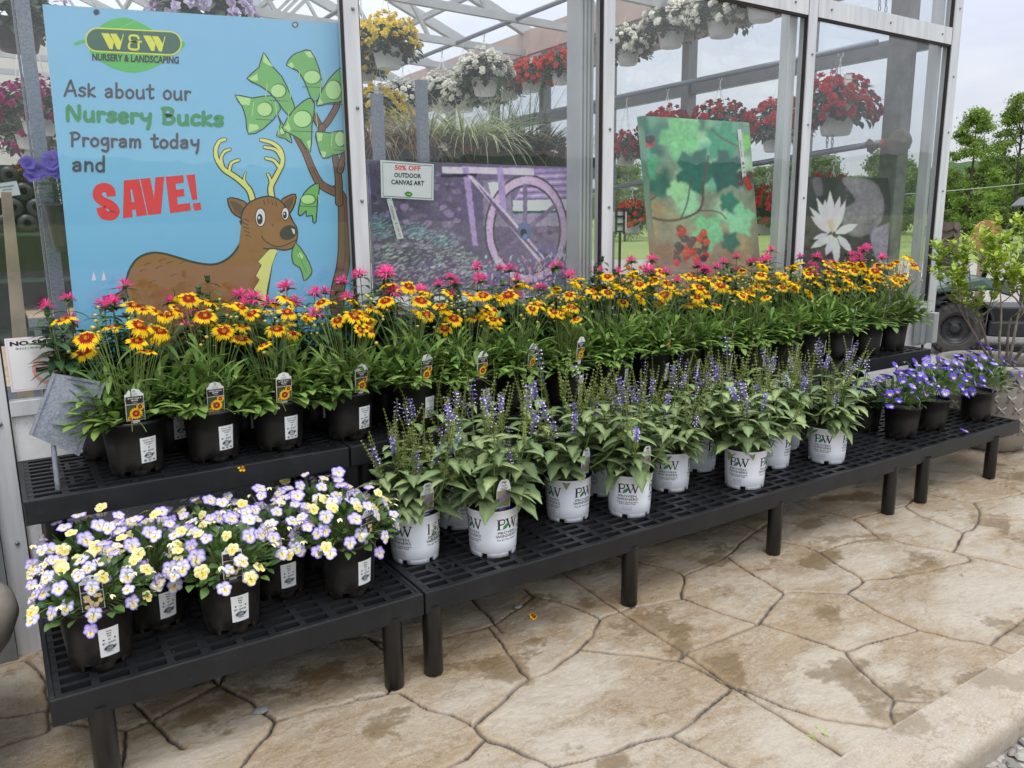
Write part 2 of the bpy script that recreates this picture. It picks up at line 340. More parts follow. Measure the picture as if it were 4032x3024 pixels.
class G:
    """Layered flat graphic: shapes in 2-D (x right, y up), mapped through fn(x, y, layer) to 3-D."""
    def __init__(self): self.items = []
    def poly(self, pts, c):
        tri = tessellate_polygon([[Vector((x, y, 0)) for x, y in pts]])
        self.items.append((list(pts), [tuple(q) for q in tri], c)); return self
    def quad(self, x0, y0, x1, y1, c, nx=1):
        vs = []; fs = []
        for i in range(nx + 1):
            x = x0 + (x1 - x0) * i / nx; vs += [(x, y0), (x, y1)]
            if i: fs.append((2 * i - 2, 2 * i, 2 * i + 1, 2 * i - 1))
        self.items.append((vs, fs, c)); return self
    def ell(self, cx, cy, rx, ry, c, n=24, rot=0):
        self.items.append(([(cx + rx * math.cos(2 * PI * i / n) * math.cos(rot) - ry * math.sin(2 * PI * i / n) * math.sin(rot), cy + rx * math.cos(2 * PI * i / n) * math.sin(rot) + ry * math.sin(2 * PI * i / n) * math.cos(rot)) for i in range(n)], [tuple(range(n))], c)); return self
    def ring(self, cx, cy, rx, ry, tx, ty, c, n=48):
        vs = []; fs = []
        for i in range(n):
            a = 2 * PI * i / n; vs += [(cx + rx * math.cos(a), cy + ry * math.sin(a)), (cx + (rx - tx) * math.cos(a), cy + (ry - ty) * math.sin(a))]
            j = (i + 1) % n; fs.append((2 * i, 2 * j, 2 * j + 1, 2 * i + 1))
        self.items.append((vs, fs, c)); return self
    def text(self, s, cx, cy, w, h, c, bold=0.0, res=2, shear=0.0, rot=0.0):
        vs, fs, asp = text2d(s, bold, res)
        if h is None: h = w / asp
        if w is None: w = h * asp
        cr_, sr = math.cos(rot), math.sin(rot)
        q = []
        for x, y in vs:
            X, Y = x * w + shear * y * h, y * h
            q.append((cx + X * cr_ - Y * sr, cy + X * sr + Y * cr_))
        self.items.append((q, fs, c)); return self
    def stroke(self, pts, w, c, closed=False, sub=5, caps=True, taper=None):
        P = [Vector((x, y)) for x, y in pts]
        if sub > 1 and len(P) > 2:
            Q = []; n = len(P); rng_ = n if closed else n - 1
            for i in range(rng_):
                p0 = P[(i - 1) % n] if closed or i > 0 else P[0]; p1 = P[i]; p2 = P[(i + 1) % n]; p3 = P[(i + 2) % n] if closed or i + 2 < n else P[n - 1]
                for k in range(sub):
                    t = k / sub
                    Q.append(0.5 * ((2 * p1) + (p2 - p0) * t + (2 * p0 - 5 * p1 + 4 * p2 - p3) * t * t + (3 * p1 - p0 - 3 * p2 + p3) * t ** 3))
            if not closed: Q.append(P[-1])
            P = Q
        n = len(P); vs = []; fs = []
        for i in range(n):
            a = P[(i - 1) % n] if closed or i > 0 else P[i]; b = P[(i + 1) % n] if closed or i < n - 1 else P[i]
            d = (b - a); d = d.normalized() if d.length > 1e-9 else Vector((1, 0)); nn_ = Vector((-d.y, d.x))
            ww = w if taper is None else w * (taper[0] + (taper[1] - taper[0]) * i / max(1, n - 1))
            vs += [tuple(P[i] + nn_ * ww / 2), tuple(P[i] - nn_ * ww / 2)]
        for i in range(n if closed else n - 1):
            j = (i + 1) % n; fs.append((2 * i, 2 * i + 1, 2 * j + 1, 2 * j))
        self.items.append((vs, fs, c))
        if caps and not closed:
            for e, k in ((P[0], 0), (P[-1], 1)):
                ww = w if taper is None else w * taper[k]
                self.ell(e.x, e.y, ww / 2, ww / 2, c, 10)
        return self
    def smooth_poly(self, pts, c, outline=None, ow=0, sub=4):
        P = [Vector(q) for q in pts]; n = len(P); Q = []
        for i in range(n):
            p0, p1, p2, p3 = P[i - 1], P[i], P[(i + 1) % n], P[(i + 2) % n]
            for k in range(sub):
                t = k / sub; q = 0.5 * ((2 * p1) + (p2 - p0) * t + (2 * p0 - 5 * p1 + 4 * p2 - p3) * t * t + (3 * p1 - p0 - 3 * p2 + p3) * t ** 3)
                Q.append((q.x, q.y))
        self.poly(Q, c)
        if outline: self.stroke(Q, ow, outline, closed=True, sub=1)
        return self
    def emit(self, fn, name, parent, mesh_only=False, clip=None):
        if clip:
            ar = sum(clip[i - 1][0] * clip[i][1] - clip[i][0] * clip[i - 1][1] for i in range(len(clip))); cl = clip if ar > 0 else clip[::-1]; new = []
            for vs, fs, c in self.items:
                nv = []; nf = []
                for f in fs:
                    P = [vs[i] for i in f]
                    for i in range(len(cl)):
                        a, b = cl[i - 1], cl[i]; Q = []; sd_ = lambda p: (b[0] - a[0]) * (p[1] - a[1]) - (b[1] - a[1]) * (p[0] - a[0])
                        for j in range(len(P)):
                            p, q = P[j - 1], P[j]; dp, dq = sd_(p), sd_(q)
                            if (dp >= 0) != (dq >= 0): t_ = dp / (dp - dq); Q.append((p[0] + (q[0] - p[0]) * t_, p[1] + (q[1] - p[1]) * t_))
                            if dq >= 0: Q.append(q)
                        P = Q
                        if len(P) < 3: break
                    if len(P) >= 3: nf.append(tuple(range(len(nv), len(nv) + len(P)))); nv += P
                if nf: new.append((nv, nf, c))
            self.items = new
        mb = MB(); mats = []; idx = {}; ls = min(1.0, 14.0 / max(1, len(self.items)))
        for li, (vs, fs, c) in enumerate(self.items):
            m_ = c if not isinstance(c, tuple) else flat(c)
            if m_.name not in idx: idx[m_.name] = len(mats); mats.append(m_)
            mb.add([fn(x, y, li * ls) for x, y in vs], fs, idx[m_.name])
        return mb.build(name, mats, parent, smooth=False, mesh_only=mesh_only)

# ------------------------------------------------------------------ ground
def A_(x, y): return (1400 + x * .6781, 1900 + y * .6781)
def B_(x, y): return (2532 + x * .6781, 1900 + y * .6781)
def L_(x, y): return (x * .6781, 1900 + y * .6781)
JA = [[(1040,655),(900,755),(775,830),(540,890),(300,950),(60,890)],[(775,830),(860,950),(950,1080),(1005,1135)],
 [(1005,1135),(1100,1105),(1210,1030),(1300,965),(1380,870),(1415,790)],[(1415,790),(1250,710),(1050,660),(980,620)],
 [(1415,790),(1500,755),(1590,730),(1760,700),(1895,675)],[(1300,965),(1450,990),(1700,1010),(1865,1025),(1910,990)],
 [(1865,1025),(2010,1090),(2190,1190)],[(1005,1135),(850,1270),(680,1410)],[(680,1410),(560,1350),(430,1310),(280,1230),(210,1215),(0,1250)],
 [(680,1410),(760,1490),(880,1530),(1020,1590),(1140,1650),(1200,1680)],[(760,1490),(640,1590),(510,1650),(400,1690)],
 [(1140,1650),(1300,1610),(1480,1560),(1650,1510),(1830,1460),(2010,1340),(2180,1200)],[(1830,1460),(2000,1550),(2180,1650),(2300,1700)],
 [(1895,675),(1890,640),(1900,540),(1780,490),(1680,470),(1500,420)]]
JB = [[(230,540),(470,430),(620,305),(760,210)],[(490,430),(640,530),(820,640)],[(230,670),(400,735),(660,820)],[(820,640),(680,800),(660,820)],
 [(660,820),(450,910),(240,990)],[(820,640),(1000,635),(1190,640)],[(1190,640),(1270,560),(1120,470),(1030,400)],
 [(1270,560),(1450,545),(1700,500),(1900,450),(1800,405),(1580,360),(1370,320),(1150,360),(1030,400)],[(1030,400),(890,355),(700,330),(620,305)],
 [(1190,640),(1400,760),(1600,850)],[(1600,850),(1350,920),(1170,970),(1060,935),(870,880),(680,815)],[(1170,970),(1300,1120),(1460,1255)],
 [(1460,1255),(1560,1265),(1720,1262)],[(1460,1255),(1440,1320),(1455,1400)],[(560,1195),(850,1310),(1080,1370),(1430,1418)],
 [(1600,850),(1800,900),(2010,945),(2140,990)],[(2010,945),(2100,860),(2212,800),(2400,690)],[(1800,405),(1860,290),(1920,260),(1955,180),(1920,115)],
 [(1810,405),(2000,450),(2212,500),(2400,540)],[(1370,320),(1220,210),(1050,165),(890,120),(700,60)],[(1220,210),(1430,155),(1520,130),(1600,60)],
 [(1860,290),(1700,220),(1560,165),(1520,130)],[(1920,115),(2080,90),(2212,60),(2400,0)],[(1920,115),(1770,90),(1600,50)],[(1955,205),(2212,215),(2500,225)],[(2000,-25),(2212,60)]]
JL = [[(1265,1170),(1400,1240),(1600,1385)],[(1600,1385),(1900,1300),(2212,1230),(2280,1160)],[(1600,1385),(1500,1520),(1380,1658),(1340,1720)],
 [(1265,1170),(1050,1290),(880,1370),(720,1430),(600,1420),(420,1400),(280,1380)],[(720,1430),(735,1530),(710,1658),(700,1700)],[(280,1370),(262,1440),(150,1480),(0,1530),(-200,1600)],
 [(-100,1080),(0,1060),(130,1030),(170,1040),(245,1110),(275,1250),(280,1370)],[(2130,890),(2212,950),(2290,1000)],[(1265,1170),(1380,1050),(1700,960),(2130,890)],[(245,1110),(600,1000),(1000,1010),(1265,1170)]]
CJ = [A_(*q) for q in [(900,330),(1215,535),(1400,655),(1600,790),(1910,990),(2190,1185)]] + [B_(*q) for q in [(880,1410),(1090,1540),(1290,1670),(1500,1800)]]
def w2(lst, fn): return [[tuple(onZ(*fn(*q), 0.0)[:2]) for q in pl] for pl in lst]
joints = [(pl, 0.0048) for pl in w2(JA, A_) + w2(JB, B_) + w2(JL, L_)] + [([tuple(onZ(*q, 0.0)[:2]) for q in CJ], 0.0042)]
# further joints of the same pattern beyond what the photo shows
joints += [(pl, 0.0048) for pl in [[(-3,-1.2),(-2.2,-1.5),(-1.3,-1.3),(-.6,-1.7)],[(-2.2,-1.5),(-2.0,-2.0)],[(-1.3,-1.3),(-1.2,-.5),(-1.9,0)],[(-.6,-1.7),(-.2,-2.0)],[(-1.2,-.5),(-.4,-.35),(0.2,-.5),(.9,-.35),(1.5,-.45),(2.2,-.3),(3,-.45),(3.7,-.3),(4.4,-.4)],[(0.2,-.5),(.3,-.9)],[(1.5,-.45),(1.45,-.85)],[(2.2,-.3),(2.3,-.7)],[(3,-.45),(3.05,-.8)],[(4.4,-.4),(4.7,-.75)],[(0.9,-.35),(1.0,0)],[(2.2,-.3),(2.4,0)],[(3.7,-.3),(3.6,0)],[(4.4,-.4),(5.2,-.1)]]]
def catmull(pl, sub=6):
    P = [np.array(q) for q in pl]; n = len(P); Q = []
    if n < 3: sub = 6
    for i in range(n - 1):
        p0 = P[max(i - 1, 0)]; p1 = P[i]; p2 = P[i + 1]; p3 = P[min(i + 2, n - 1)]
        for k in range(sub):
            t = k / sub; Q.append(0.5 * (2 * p1 + (p2 - p0) * t + (2 * p0 - 5 * p1 + 4 * p2 - p3) * t * t + (3 * p1 - p0 - 3 * p2 + p3) * t ** 3))
    Q.append(P[-1]); return Q
def vnoise(X, Y, sc, seed):
    r = np.random.RandomState(seed); T = r.rand(256, 256); x = X * sc + 37.3; y = Y * sc + 91.7
    i = np.floor(x).astype(int); j = np.floor(y).astype(int); fx = x - i; fy = y - j; fx = fx * fx * (3 - 2 * fx); fy = fy * fy * (3 - 2 * fy)
    g = lambda a, b: T[a % 256, b % 256]
    return (g(i, j) * (1 - fx) + g(i + 1, j) * fx) * (1 - fy) + (g(i, j + 1) * (1 - fx) + g(i + 1, j + 1) * fx) * fy
KY0, KY1 = -2.0, -2.19
def make_paving():
    xs = np.concatenate([np.arange(-3.2, -0.7, 0.03), np.arange(-0.7, -.25, 0.0065), np.arange(-.25, 3.3, 0.0044), np.arange(3.3, 4.6, .0075), np.arange(4.6, 6.15, 0.014)]); ys = np.concatenate([np.arange(KY0, -.75, 0.0046), np.arange(-.75, .031, .0085)])
    nx, ny = len(xs), len(ys); X, Y = np.meshgrid(xs, ys)
    Xn = X + (vnoise(X, Y, 14, 1) - .5) * 0.012 + (vnoise(X, Y, 60, 2) - .5) * 0.004; Yn = Y + (vnoise(X, Y, 14, 3) - .5) * 0.012 + (vnoise(X, Y, 60, 4) - .5) * 0.004
    Dm = np.full(X.shape, 9.0)
    for pl, wd in joints:
        q = catmull(pl)
        straight = wd < 0.0045
        XX, YY = (X, Y) if straight else (Xn, Yn)
        for a, b in zip(q[:-1], q[1:]):
            i0, i1 = np.searchsorted(xs, [min(a[0], b[0]) - .07, max(a[0], b[0]) + .07]); j0, j1 = np.searchsorted(ys, [min(a[1], b[1]) - .07, max(a[1], b[1]) + .07])
            if i1 <= i0 or j1 <= j0: continue
            px = XX[j0:j1, i0:i1]; py = YY[j0:j1, i0:i1]; d = b - a; l2 = d @ d + 1e-12
            t = np.clip(((px - a[0]) * d[0] + (py - a[1]) * d[1]) / l2, 0, 1)
            dist = np.hypot(px - a[0] - t * d[0], py - a[1] - t * d[1]) / (wd / 0.0048)
            Dm[j0:j1, i0:i1] = np.minimum(Dm[j0:j1, i0:i1], dist)
    wob = vnoise(X, Y, 9, 5)
    g = np.clip(1 - Dm / (0.011 + 0.010 * wob), 0, 1)
    core = np.clip(1 - (Dm - 0.0012 - 0.0036 * vnoise(X, Y, 22, 8)) / 0.0030, 0, 1)
    Z = -0.007 * g ** 1.6 - 0.006 * core
    Z += (vnoise(X, Y, 2.2, 6) - .5) * 0.010 * (1 - g) + (vnoise(X + .4 * Y, Y, 11, 7) - .5) * 0.004 + (vnoise(X, Y, 40, 9) - .5) * 0.0016
    # slate clefts: shallow terraces
    h = vnoise(X * .8 + Y * .6, Y * 1.6 - X * .4, 4.2, 10) + .35 * vnoise(X, Y, 13, 11); fr = (h * 5) % 1.0
    Z += np.where(fr > .93, (fr - .93) / .07, fr * .0) * 0.0022
    hh = .5 * vnoise(X * .8 + Y * .5, Y * 1.5 - X * .4, 3.1, 21) + .28 * vnoise(X + Y * .3, Y * 1.7, 9, 22) + .15 * vnoise(X, Y * 1.5, 27, 23) + .07 * vnoise(X, Y, 75, 24)
    lv = hh * 9; fl_h = np.floor(lv) + np.clip((lv - np.floor(lv)) * 5 - 4, 0, 1); Z += (fl_h - 4.5) * 0.0011 * (1 - g)
    # one tone per slab: flood fill between the joints on a coarse grid
    sx_, sy_ = 4, 4; mk = (Dm[::sy_, ::sx_] > 0.0075); lab = np.zeros(mk.shape, int); nl = 0; hgt, wid = mk.shape
    for a0 in range(0, hgt, 6):
        for b0 in range(0, wid, 6):
            if mk[a0, b0] and not lab[a0, b0]:
                nl += 1; st = [(a0, b0)]; lab[a0, b0] = nl
                while st:
                    a, b = st.pop()
                    for c, d in ((a + 1, b), (a - 1, b), (a, b + 1), (a, b - 1)):
                        if 0 <= c < hgt and 0 <= d < wid and mk[c, d] and not lab[c, d]: lab[c, d] = nl; st.append((c, d))
    tone = np.random.RandomState(5).rand(nl + 1); tone[0] = .5; slab = np.repeat(np.repeat(tone[lab], sy_, 0), sx_, 1)[:ny, :nx]
    edge = np.clip(1 - (Dm - 0.012) / 0.03, 0, 1) * np.clip(wob * 1.6, 0, 1)
    me = bpy.data.meshes.new('paving'); nv = nx * ny
    me.vertices.add(nv); me.vertices.foreach_set('co', np.stack([X, Y, Z], -1).astype(np.float32).ravel())
    i = np.arange(nx - 1)[None, :] + (np.arange(ny - 1) * nx)[:, None]; Fq = np.stack([i, i + 1, i + nx + 1, i + nx], -1).reshape(-1, 4); nf = len(Fq)
    me.loops.add(nf * 4); me.polygons.add(nf); me.loops.foreach_set('vertex_index', Fq.ravel().astype(np.int32))
    me.polygons.foreach_set('loop_start', np.arange(0, nf * 4, 4, dtype=np.int32)); me.polygons.foreach_set('use_smooth', np.ones(nf, bool))
    a = me.color_attributes.new('Col', 'FLOAT_COLOR', 'POINT')
    a.data.foreach_set('color', np.stack([core, edge, slab, np.clip((hh - .2) / .6, 0, 1)], -1).astype(np.float32).ravel())
    me.update(); me.validate(); return me
def stone_colour(t, joint=True):
    n1 = noise(t, 1.7, 5, 0.6); n2 = noise(t, 5.5, 8, 0.68, stretch=(1, 1.7, 1)); n3 = noise(t, 45, 4, 0.6); n4 = noise(t, 2.6, 4, 0.5, stretch=(1.1, 1.3, 1)); n5 = noise(t, 16, 6, 0.7, stretch=(1.0, 2.6, 1))
    base = ramp(t, n2, [(0.30, (0.25, 0.195, 0.13)), (0.46, (0.315, 0.26, 0.19)), (0.60, (0.335, 0.30, 0.245)), (0.74, (0.305, 0.285, 0.255))])
    base = mixn(t, ramp(t, n1, [(0.40, 0.0), (0.60, 0.6)]), base, (0.335, 0.315, 0.29))
    base = mixn(t, ramp(t, n5, [(0.42, 0.6), (0.56, 0.0)]), base, (0.28, 0.215, 0.14))
    base = mixn(t, ramp(t, n5, [(0.60, 0.0), (0.72, 0.55)]), base, (0.43, 0.385, 0.325))
    nv = noise(t, 3.4, 7, 0.62, stretch=(1.0, 1.8, 1)); base = mixn(t, ramp(t, nv, [(.475, 0.0), (.497, .7), (.503, .7), (.512, 0.0)]), base, (0.15, 0.105, 0.062))
    nw = noise(t, 5.1, 7, 0.65, stretch=(1.6, 1.0, 1)); base = mixn(t, ramp(t, nw, [(.545, 0.0), (.553, .55), (.560, 0.0)]), base, (0.15, 0.11, 0.07)); base = mixn(t, ramp(t, nw, [(.560, 0.0), (.566, .5), (.60, 0.0)]), base, (0.46, 0.42, 0.36))
    ng = noise(t, 150, 3, 0.7); base = mixn(t, ramp(t, ng, [(.36, .55), (.46, 0.0)]), base, (0.17, 0.13, 0.09)); base = mixn(t, ramp(t, ng, [(.56, 0.0), (.68, .6)]), base, (0.50, 0.46, 0.40))
    # damp brown stains with ragged edges
    ad = t.nodes.new('ShaderNodeMath'); ad.operation = 'MULTIPLY_ADD'; t.links.new(n3, ad.inputs[0]); ad.inputs[1].default_value = 0.16; t.links.new(n4, ad.inputs[2])
    ad2 = t.nodes.new('ShaderNodeMath'); ad2.operation = 'MULTIPLY_ADD'; t.links.new(n2, ad2.inputs[0]); ad2.inputs[1].default_value = 0.35; t.links.new(ad.outputs[0], ad2.inputs[2])
    st = ramp(t, ad2.outputs[0], [(0.830, 0.0), (0.885, 0.75)])
    base = mixn(t, st, base, (0.135, 0.095, 0.05))
    base = mixn(t, ramp(t, n3, [(0.64, 0.0), (0.74, 0.45)]), base, (0.20, 0.16, 0.12))
    base = mixn(t, ramp(t, n3, [(0.22, 0.35), (0.34, 0.0)]), base, (0.56, 0.53, 0.47))
    return base, n2, n3, n5, st
m, t, p = newmat('stamped_concrete'); base, n2, n3, n5, st = stone_colour(t)
at = t.nodes.new('ShaderNodeAttribute'); at.attribute_name = 'Col'; sc = t.nodes.new('ShaderNodeSeparateColor'); t.links.new(at.outputs['Color'], sc.inputs[0])
hs = ramp(t, at.outputs['Alpha'], [(.28, 0.0), (.40, .55), (.58, 1.0)]); base = mixn(t, .45, base, mixn(t, hs, (0.185, 0.135, 0.082), (0.305, 0.28, 0.245)))
base = mixn(t, ramp(t, at.outputs['Alpha'], [(.62, 0.0), (.78, .6)]), base, (0.36, 0.335, 0.30))
st2 = t.nodes.new('ShaderNodeMath'); st2.operation = 'MULTIPLY'; st2.inputs[1].default_value = .85; t.links.new(st, st2.inputs[0]); base = mixn(t, st2.outputs[0], base, (0.125, 0.088, 0.045))
tn = ramp(t, sc.outputs[2], [(0.0, (0.74, 0.68, 0.59)), (0.35, (1.03, .97, .86)), (0.7, (0.88, 0.885, 0.875)), (1.0, (1.14, 1.08, .96))]); mm = t.nodes.new('ShaderNodeMix'); mm.data_type = 'RGBA'; mm.blend_type = 'MULTIPLY'; mm.inputs[0].default_value = 1.0; t.links.new(base, mm.inputs[6]); t.links.new(tn, mm.inputs[7]); base = mm.outputs[2]
ed = t.nodes.new('ShaderNodeMath'); ed.operation = 'MULTIPLY'; ed.inputs[1].default_value = 0.38; t.links.new(sc.outputs[1], ed.inputs[0])
base = mixn(t, ed.outputs[0], base, (0.30, 0.21, 0.115))
base = mixn(t, sc.outputs[0], base, mixn(t, ramp(t, noise(t, 6), [(0.40, 0.0), (0.6, 1.0)]), (0.026, 0.021, 0.019), (0.085, 0.072, 0.062)))
t.links.new(base, p.inputs['Base Color']); t.links.new(ramp(t, n2, [(.4, .42), (.65, .62)]), p.inputs['Roughness']); p.inputs['Specular IOR Level'].default_value = 0.4
hb = t.nodes.new('ShaderNodeMath'); hb.operation = 'MULTIPLY_ADD'; t.links.new(n5, hb.inputs[0]); hb.inputs[1].default_value = 1.0; t.links.new(n3, hb.inputs[2]); bump(t, p, hb.outputs[0], 0.6, 0.008)
MT['paving'] = m
pv = put('paving', make_paving()); pv.data.materials.append(m); struct(pv)
m, t, p = newmat('kerb_concrete'); base, n2, n3, n5, st = stone_colour(t)
base = mixn(t, 0.35, base, (0.335, 0.29, 0.225)); t.links.new(base, p.inputs['Base Color']); p.inputs['Roughness'].default_value = 0.6; bump(t, p, n5, 0.3, 0.006); MT['kerb'] = m
mb = MB(); prof = [(KY0, 0.003), (KY0 - .004, 0.0015), (KY0 - .008, 0.0025), (KY0 - .15, 0.0), (KY0 - .172, -.006), (KY0 - .185, -.020), (KY1, -.045), (KY1, -.16)]
xk = list(np.arange(-3.2, 6.2, 0.06)); vs = [(x, y + (rnd.uniform(-.002, .002) if i > 3 else 0), z + rnd.uniform(-.0015, .0015)) for x in xk for i, (y, z) in enumerate(prof)]; n = len(prof)
mb.add(vs, [(i * n + j, i * n + j + 1, (i + 1) * n + j + 1, (i + 1) * n + j) for i in range(len(xk) - 1) for j in range(n - 1)])
struct(mb.build('kerb', MT['kerb']))
# gravel lot, lawn, hills
m, t, p = newmat('gravel'); vo = t.nodes.new('ShaderNodeTexVoronoi'); vo.inputs['Scale'].default_value = 42; tcn = t.nodes.new('ShaderNodeTexCoord'); t.links.new(tcn.outputs['Object'], vo.inputs['Vector'])
sp = t.nodes.new('ShaderNodeSeparateColor'); t.links.new(vo.outputs['Color'], sp.inputs[0])
c = ramp(t, sp.outputs[0], [(0, (0.13, 0.12, 0.11)), (0.5, (0.26, 0.245, 0.225)), (1, (0.42, 0.40, 0.37))])
c = mixn(t, ramp(t, noise(t, 0.6), [(0.4, 0.0), (0.7, 0.5)]), c, (0.30, 0.27, 0.225)); t.links.new(c, p.inputs['Base Color']); p.inputs['Roughness'].default_value = 0.9
iv = t.nodes.new('ShaderNodeMath'); iv.operation = 'SUBTRACT'; iv.inputs[0].default_value = 1; t.links.new(vo.outputs['Distance'], iv.inputs[1]); bump(t, p, iv.outputs[0], 0.8, 0.02); MT['gravel'] = m
mb = MB(); mb.add([(-300, -900, -.09), (900, -900, -.09), (900, 900, -.09), (-300, 900, -.09)], [(0, 1, 2, 3)]); mb.add([(-900, -900, -.09), (-300, -900, -.09), (-300, 900, -.09), (-900, 900, -.09)], [(0, 1, 2, 3)])
struct(mb.build('ground', MT['gravel']))
mb = MB()
for k in range(420):
    x = rnd.uniform(1.95, 3.6) if k < 340 else rnd.uniform(5.9, 8.0); y = rnd.uniform(-2.62, -2.20) if k < 340 else rnd.uniform(-.9, 1.4); r = rnd.uniform(.007, .02)
    nv = 8; vs = []
    for lat in (-.8, 0, .8):
        for a in range(6):
            th = 2 * PI * a / 6; rr = r * math.cos(lat) * rnd.uniform(.7, 1.2); vs.append((x + rr * math.cos(th) * 1.25, y + rr * math.sin(th), -.088 + r * .45 + r * .6 * math.sin(lat) * rnd.uniform(.7, 1.1)))
    vs.append((x, y, -.088 + r * 1.05)); g_ = rnd.uniform(.55, 1.3); col = (g_ * rnd.uniform(.95, 1.08), g_, g_ * rnd.uniform(.9, 1.0))
    mb.add(vs, [(i * 6 + j, i * 6 + (j + 1) % 6, i * 6 + 6 + (j + 1) % 6, i * 6 + 6 + j) for i in range(2) for j in range(6)] + [(12 + j, 12 + (j + 1) % 6, 18) for j in range(6)], 0, col)
o = mb.build('gravel_stones', petalmat('stone', (0.24, 0.235, 0.225), 0.0, 0.85), smooth=False); tag(o, 'loose grey gravel stones beside the concrete kerb', 'gravel', kind='stuff')
m, t, p = newmat('lawn_grass'); t.links.new(ramp(t, noise(t, 0.12, 8, 0.7), [(0.3, (0.13, 0.175, 0.05)), (0.6, (0.19, 0.245, 0.075)), (0.8, (0.27, 0.30, 0.12))]), p.inputs['Base Color']); p.inputs['Roughness'].default_value = 0.9; p.inputs['Specular IOR Level'].default_value = .1; MT['lawn'] = m
mb = MB(); pts = [(r_, a) for r_ in (34, 60, 140, 600) for a in np.linspace(R(-200), R(120), 65)]
zz = {34: -.085, 60: -.05, 140: 0.45, 600: 5.0}
mb.add([(r_ * math.cos(a), r_ * math.sin(a), zz[r_]) for r_, a in pts], [(i * 65 + j, i * 65 + j + 1, (i + 1) * 65 + j + 1, (i + 1) * 65 + j) for i in range(3) for j in range(64)])
struct(mb.build('lawn', MT['lawn']))
m, t, p = newmat('forested_hill'); t.links.new(ramp(t, noise(t, 0.05, 9, 0.75), [(0.3, (0.035, 0.075, 0.03)), (0.7, (0.085, 0.14, 0.055))]), p.inputs['Base Color']); p.inputs['Roughness'].default_value = 0.95; p.inputs['Specular IOR Level'].default_value = .05; bump(t, p, noise(t, 0.08, 6, .7), 1.0, 6); MT['hill'] = m
mb = MB(); na = 720; vs = []
for i in range(na):
    a = 2 * PI * i / na; hz = 49 - 18 * math.sin(a) + 4 * math.sin(2 * a + 1.0) + 4 * math.sin(5 * a) + 4 * math.sin(13 * a + 2) + rnd.uniform(-1.3, 1.3)
    for r_, k in ((560, 0.0), (640, .45), (720, .9), (780, 1.0), (1000, .3)): vs.append((r_ * math.cos(a), r_ * math.sin(a), -2 + (hz + rnd.uniform(-1.5, 1.5)) * k))
mb.add(vs, [(i * 5 + j, ((i + 1) % na) * 5 + j, ((i + 1) % na) * 5 + j + 1, i * 5 + j + 1) for i in range(na) for j in range(4)])
struct(mb.build('hills', MT['hill']))

# ------------------------------------------------------------------ greenhouse
gh = thing('greenhouse', 'white framed glass greenhouse behind the plant benches, baskets hanging inside', 'greenhouse', (0, 0, 0))
def bx(name, a, b, mat, par=None, bv=0.0):
    mb = MB(); mb.box(a, b); o = mb.build(name, mat, par or gh, smooth=False)
    if bv: bevel(o, bv)
    return o
EAVE = 3.35
POSTS = [(-0.085, -0.012), (1.275, 1.338), (2.598, 2.666), (4.122, 4.198), (5.647, 5.744)]
for i, (x0, x1) in enumerate(POSTS):
    mb = MB(); mb.box((x0, -.018, 0.0), (x1, .045, EAVE if i != 2 else 4.0), 0)
    mb.box((x0 - .006, -.012, .05), (x0 - .0005, .0105, EAVE), 1); mb.box((x1 + .0005, -.012, .05), (x1 + .006, .0105, EAVE), 1)
    po = mb.build('post', [MT['alu'], MT['gasket']], gh, smooth=False)
    z = 0.42
    while z < 3.2:
        mb = MB(); xx = (x0 + x1) / 2 + .008; mb.tube([(xx, -.0175, z), (xx, -.024, z)], [.008, .006], 8); mb.build('screw', MT['alu_dark'], po)
        z += rnd.uniform(.36, .44)
for i in range(4):
    x0, x1 = POSTS[i][1] + .007, POSTS[i + 1][0] - .007
    ro = bx('rail', (x0, -.016, 2.668), (x1, .04, 2.775), MT['alu'])
    for k in range(3):
        mb = MB(); xx = x0 + .12 + (x1 - x0 - .24) * k / 2; mb.tube([(xx, -.0155, 2.722), (xx, -.022, 2.722)], [.008, .006], 8); mb.build('screw', MT['alu_dark'], ro)
    bx('rail_gasket', (x0, -.010, 2.655), (x1, .011, 2.6675), MT['gasket'])
    so = bx('sill', (x0, -.016, .872), (x1, .04, .922), MT['alu'])
    for k in range(2):
        mb = MB(); xx = x0 + .10 + (x1 - x0 - .2) * k; mb.tube([(xx, -.0155, .897), (xx, -.022, .897)], [.009, .007], 8); mb.build('screw', MT['alu_dark'], so)
    bx('knee_wall', (x0, .0, 0.0), (x1, .06, .8715), MT['stucco'])
    bx('glass_pane', (x0, .012, .9225), (x1, .017, 2.6545), MT['glass'])
    bx('glass_pane', (x0, .012, 2.7755), (x1, .017, EAVE + .25), MT['glass'])
# base plate left of the first post, and further panes out of frame to the left
bx('base_trim', (-.35, -.045, .0), (-.087, .05, .93), MT['alu_dark'])
bx('glass_pane', (-1.35, .012, .9225), (-.0865, .017, 3.3), MT['glass'])
bx('knee_wall', (-1.35, .0, .0), (-.352, .06, .9), MT['stucco'])
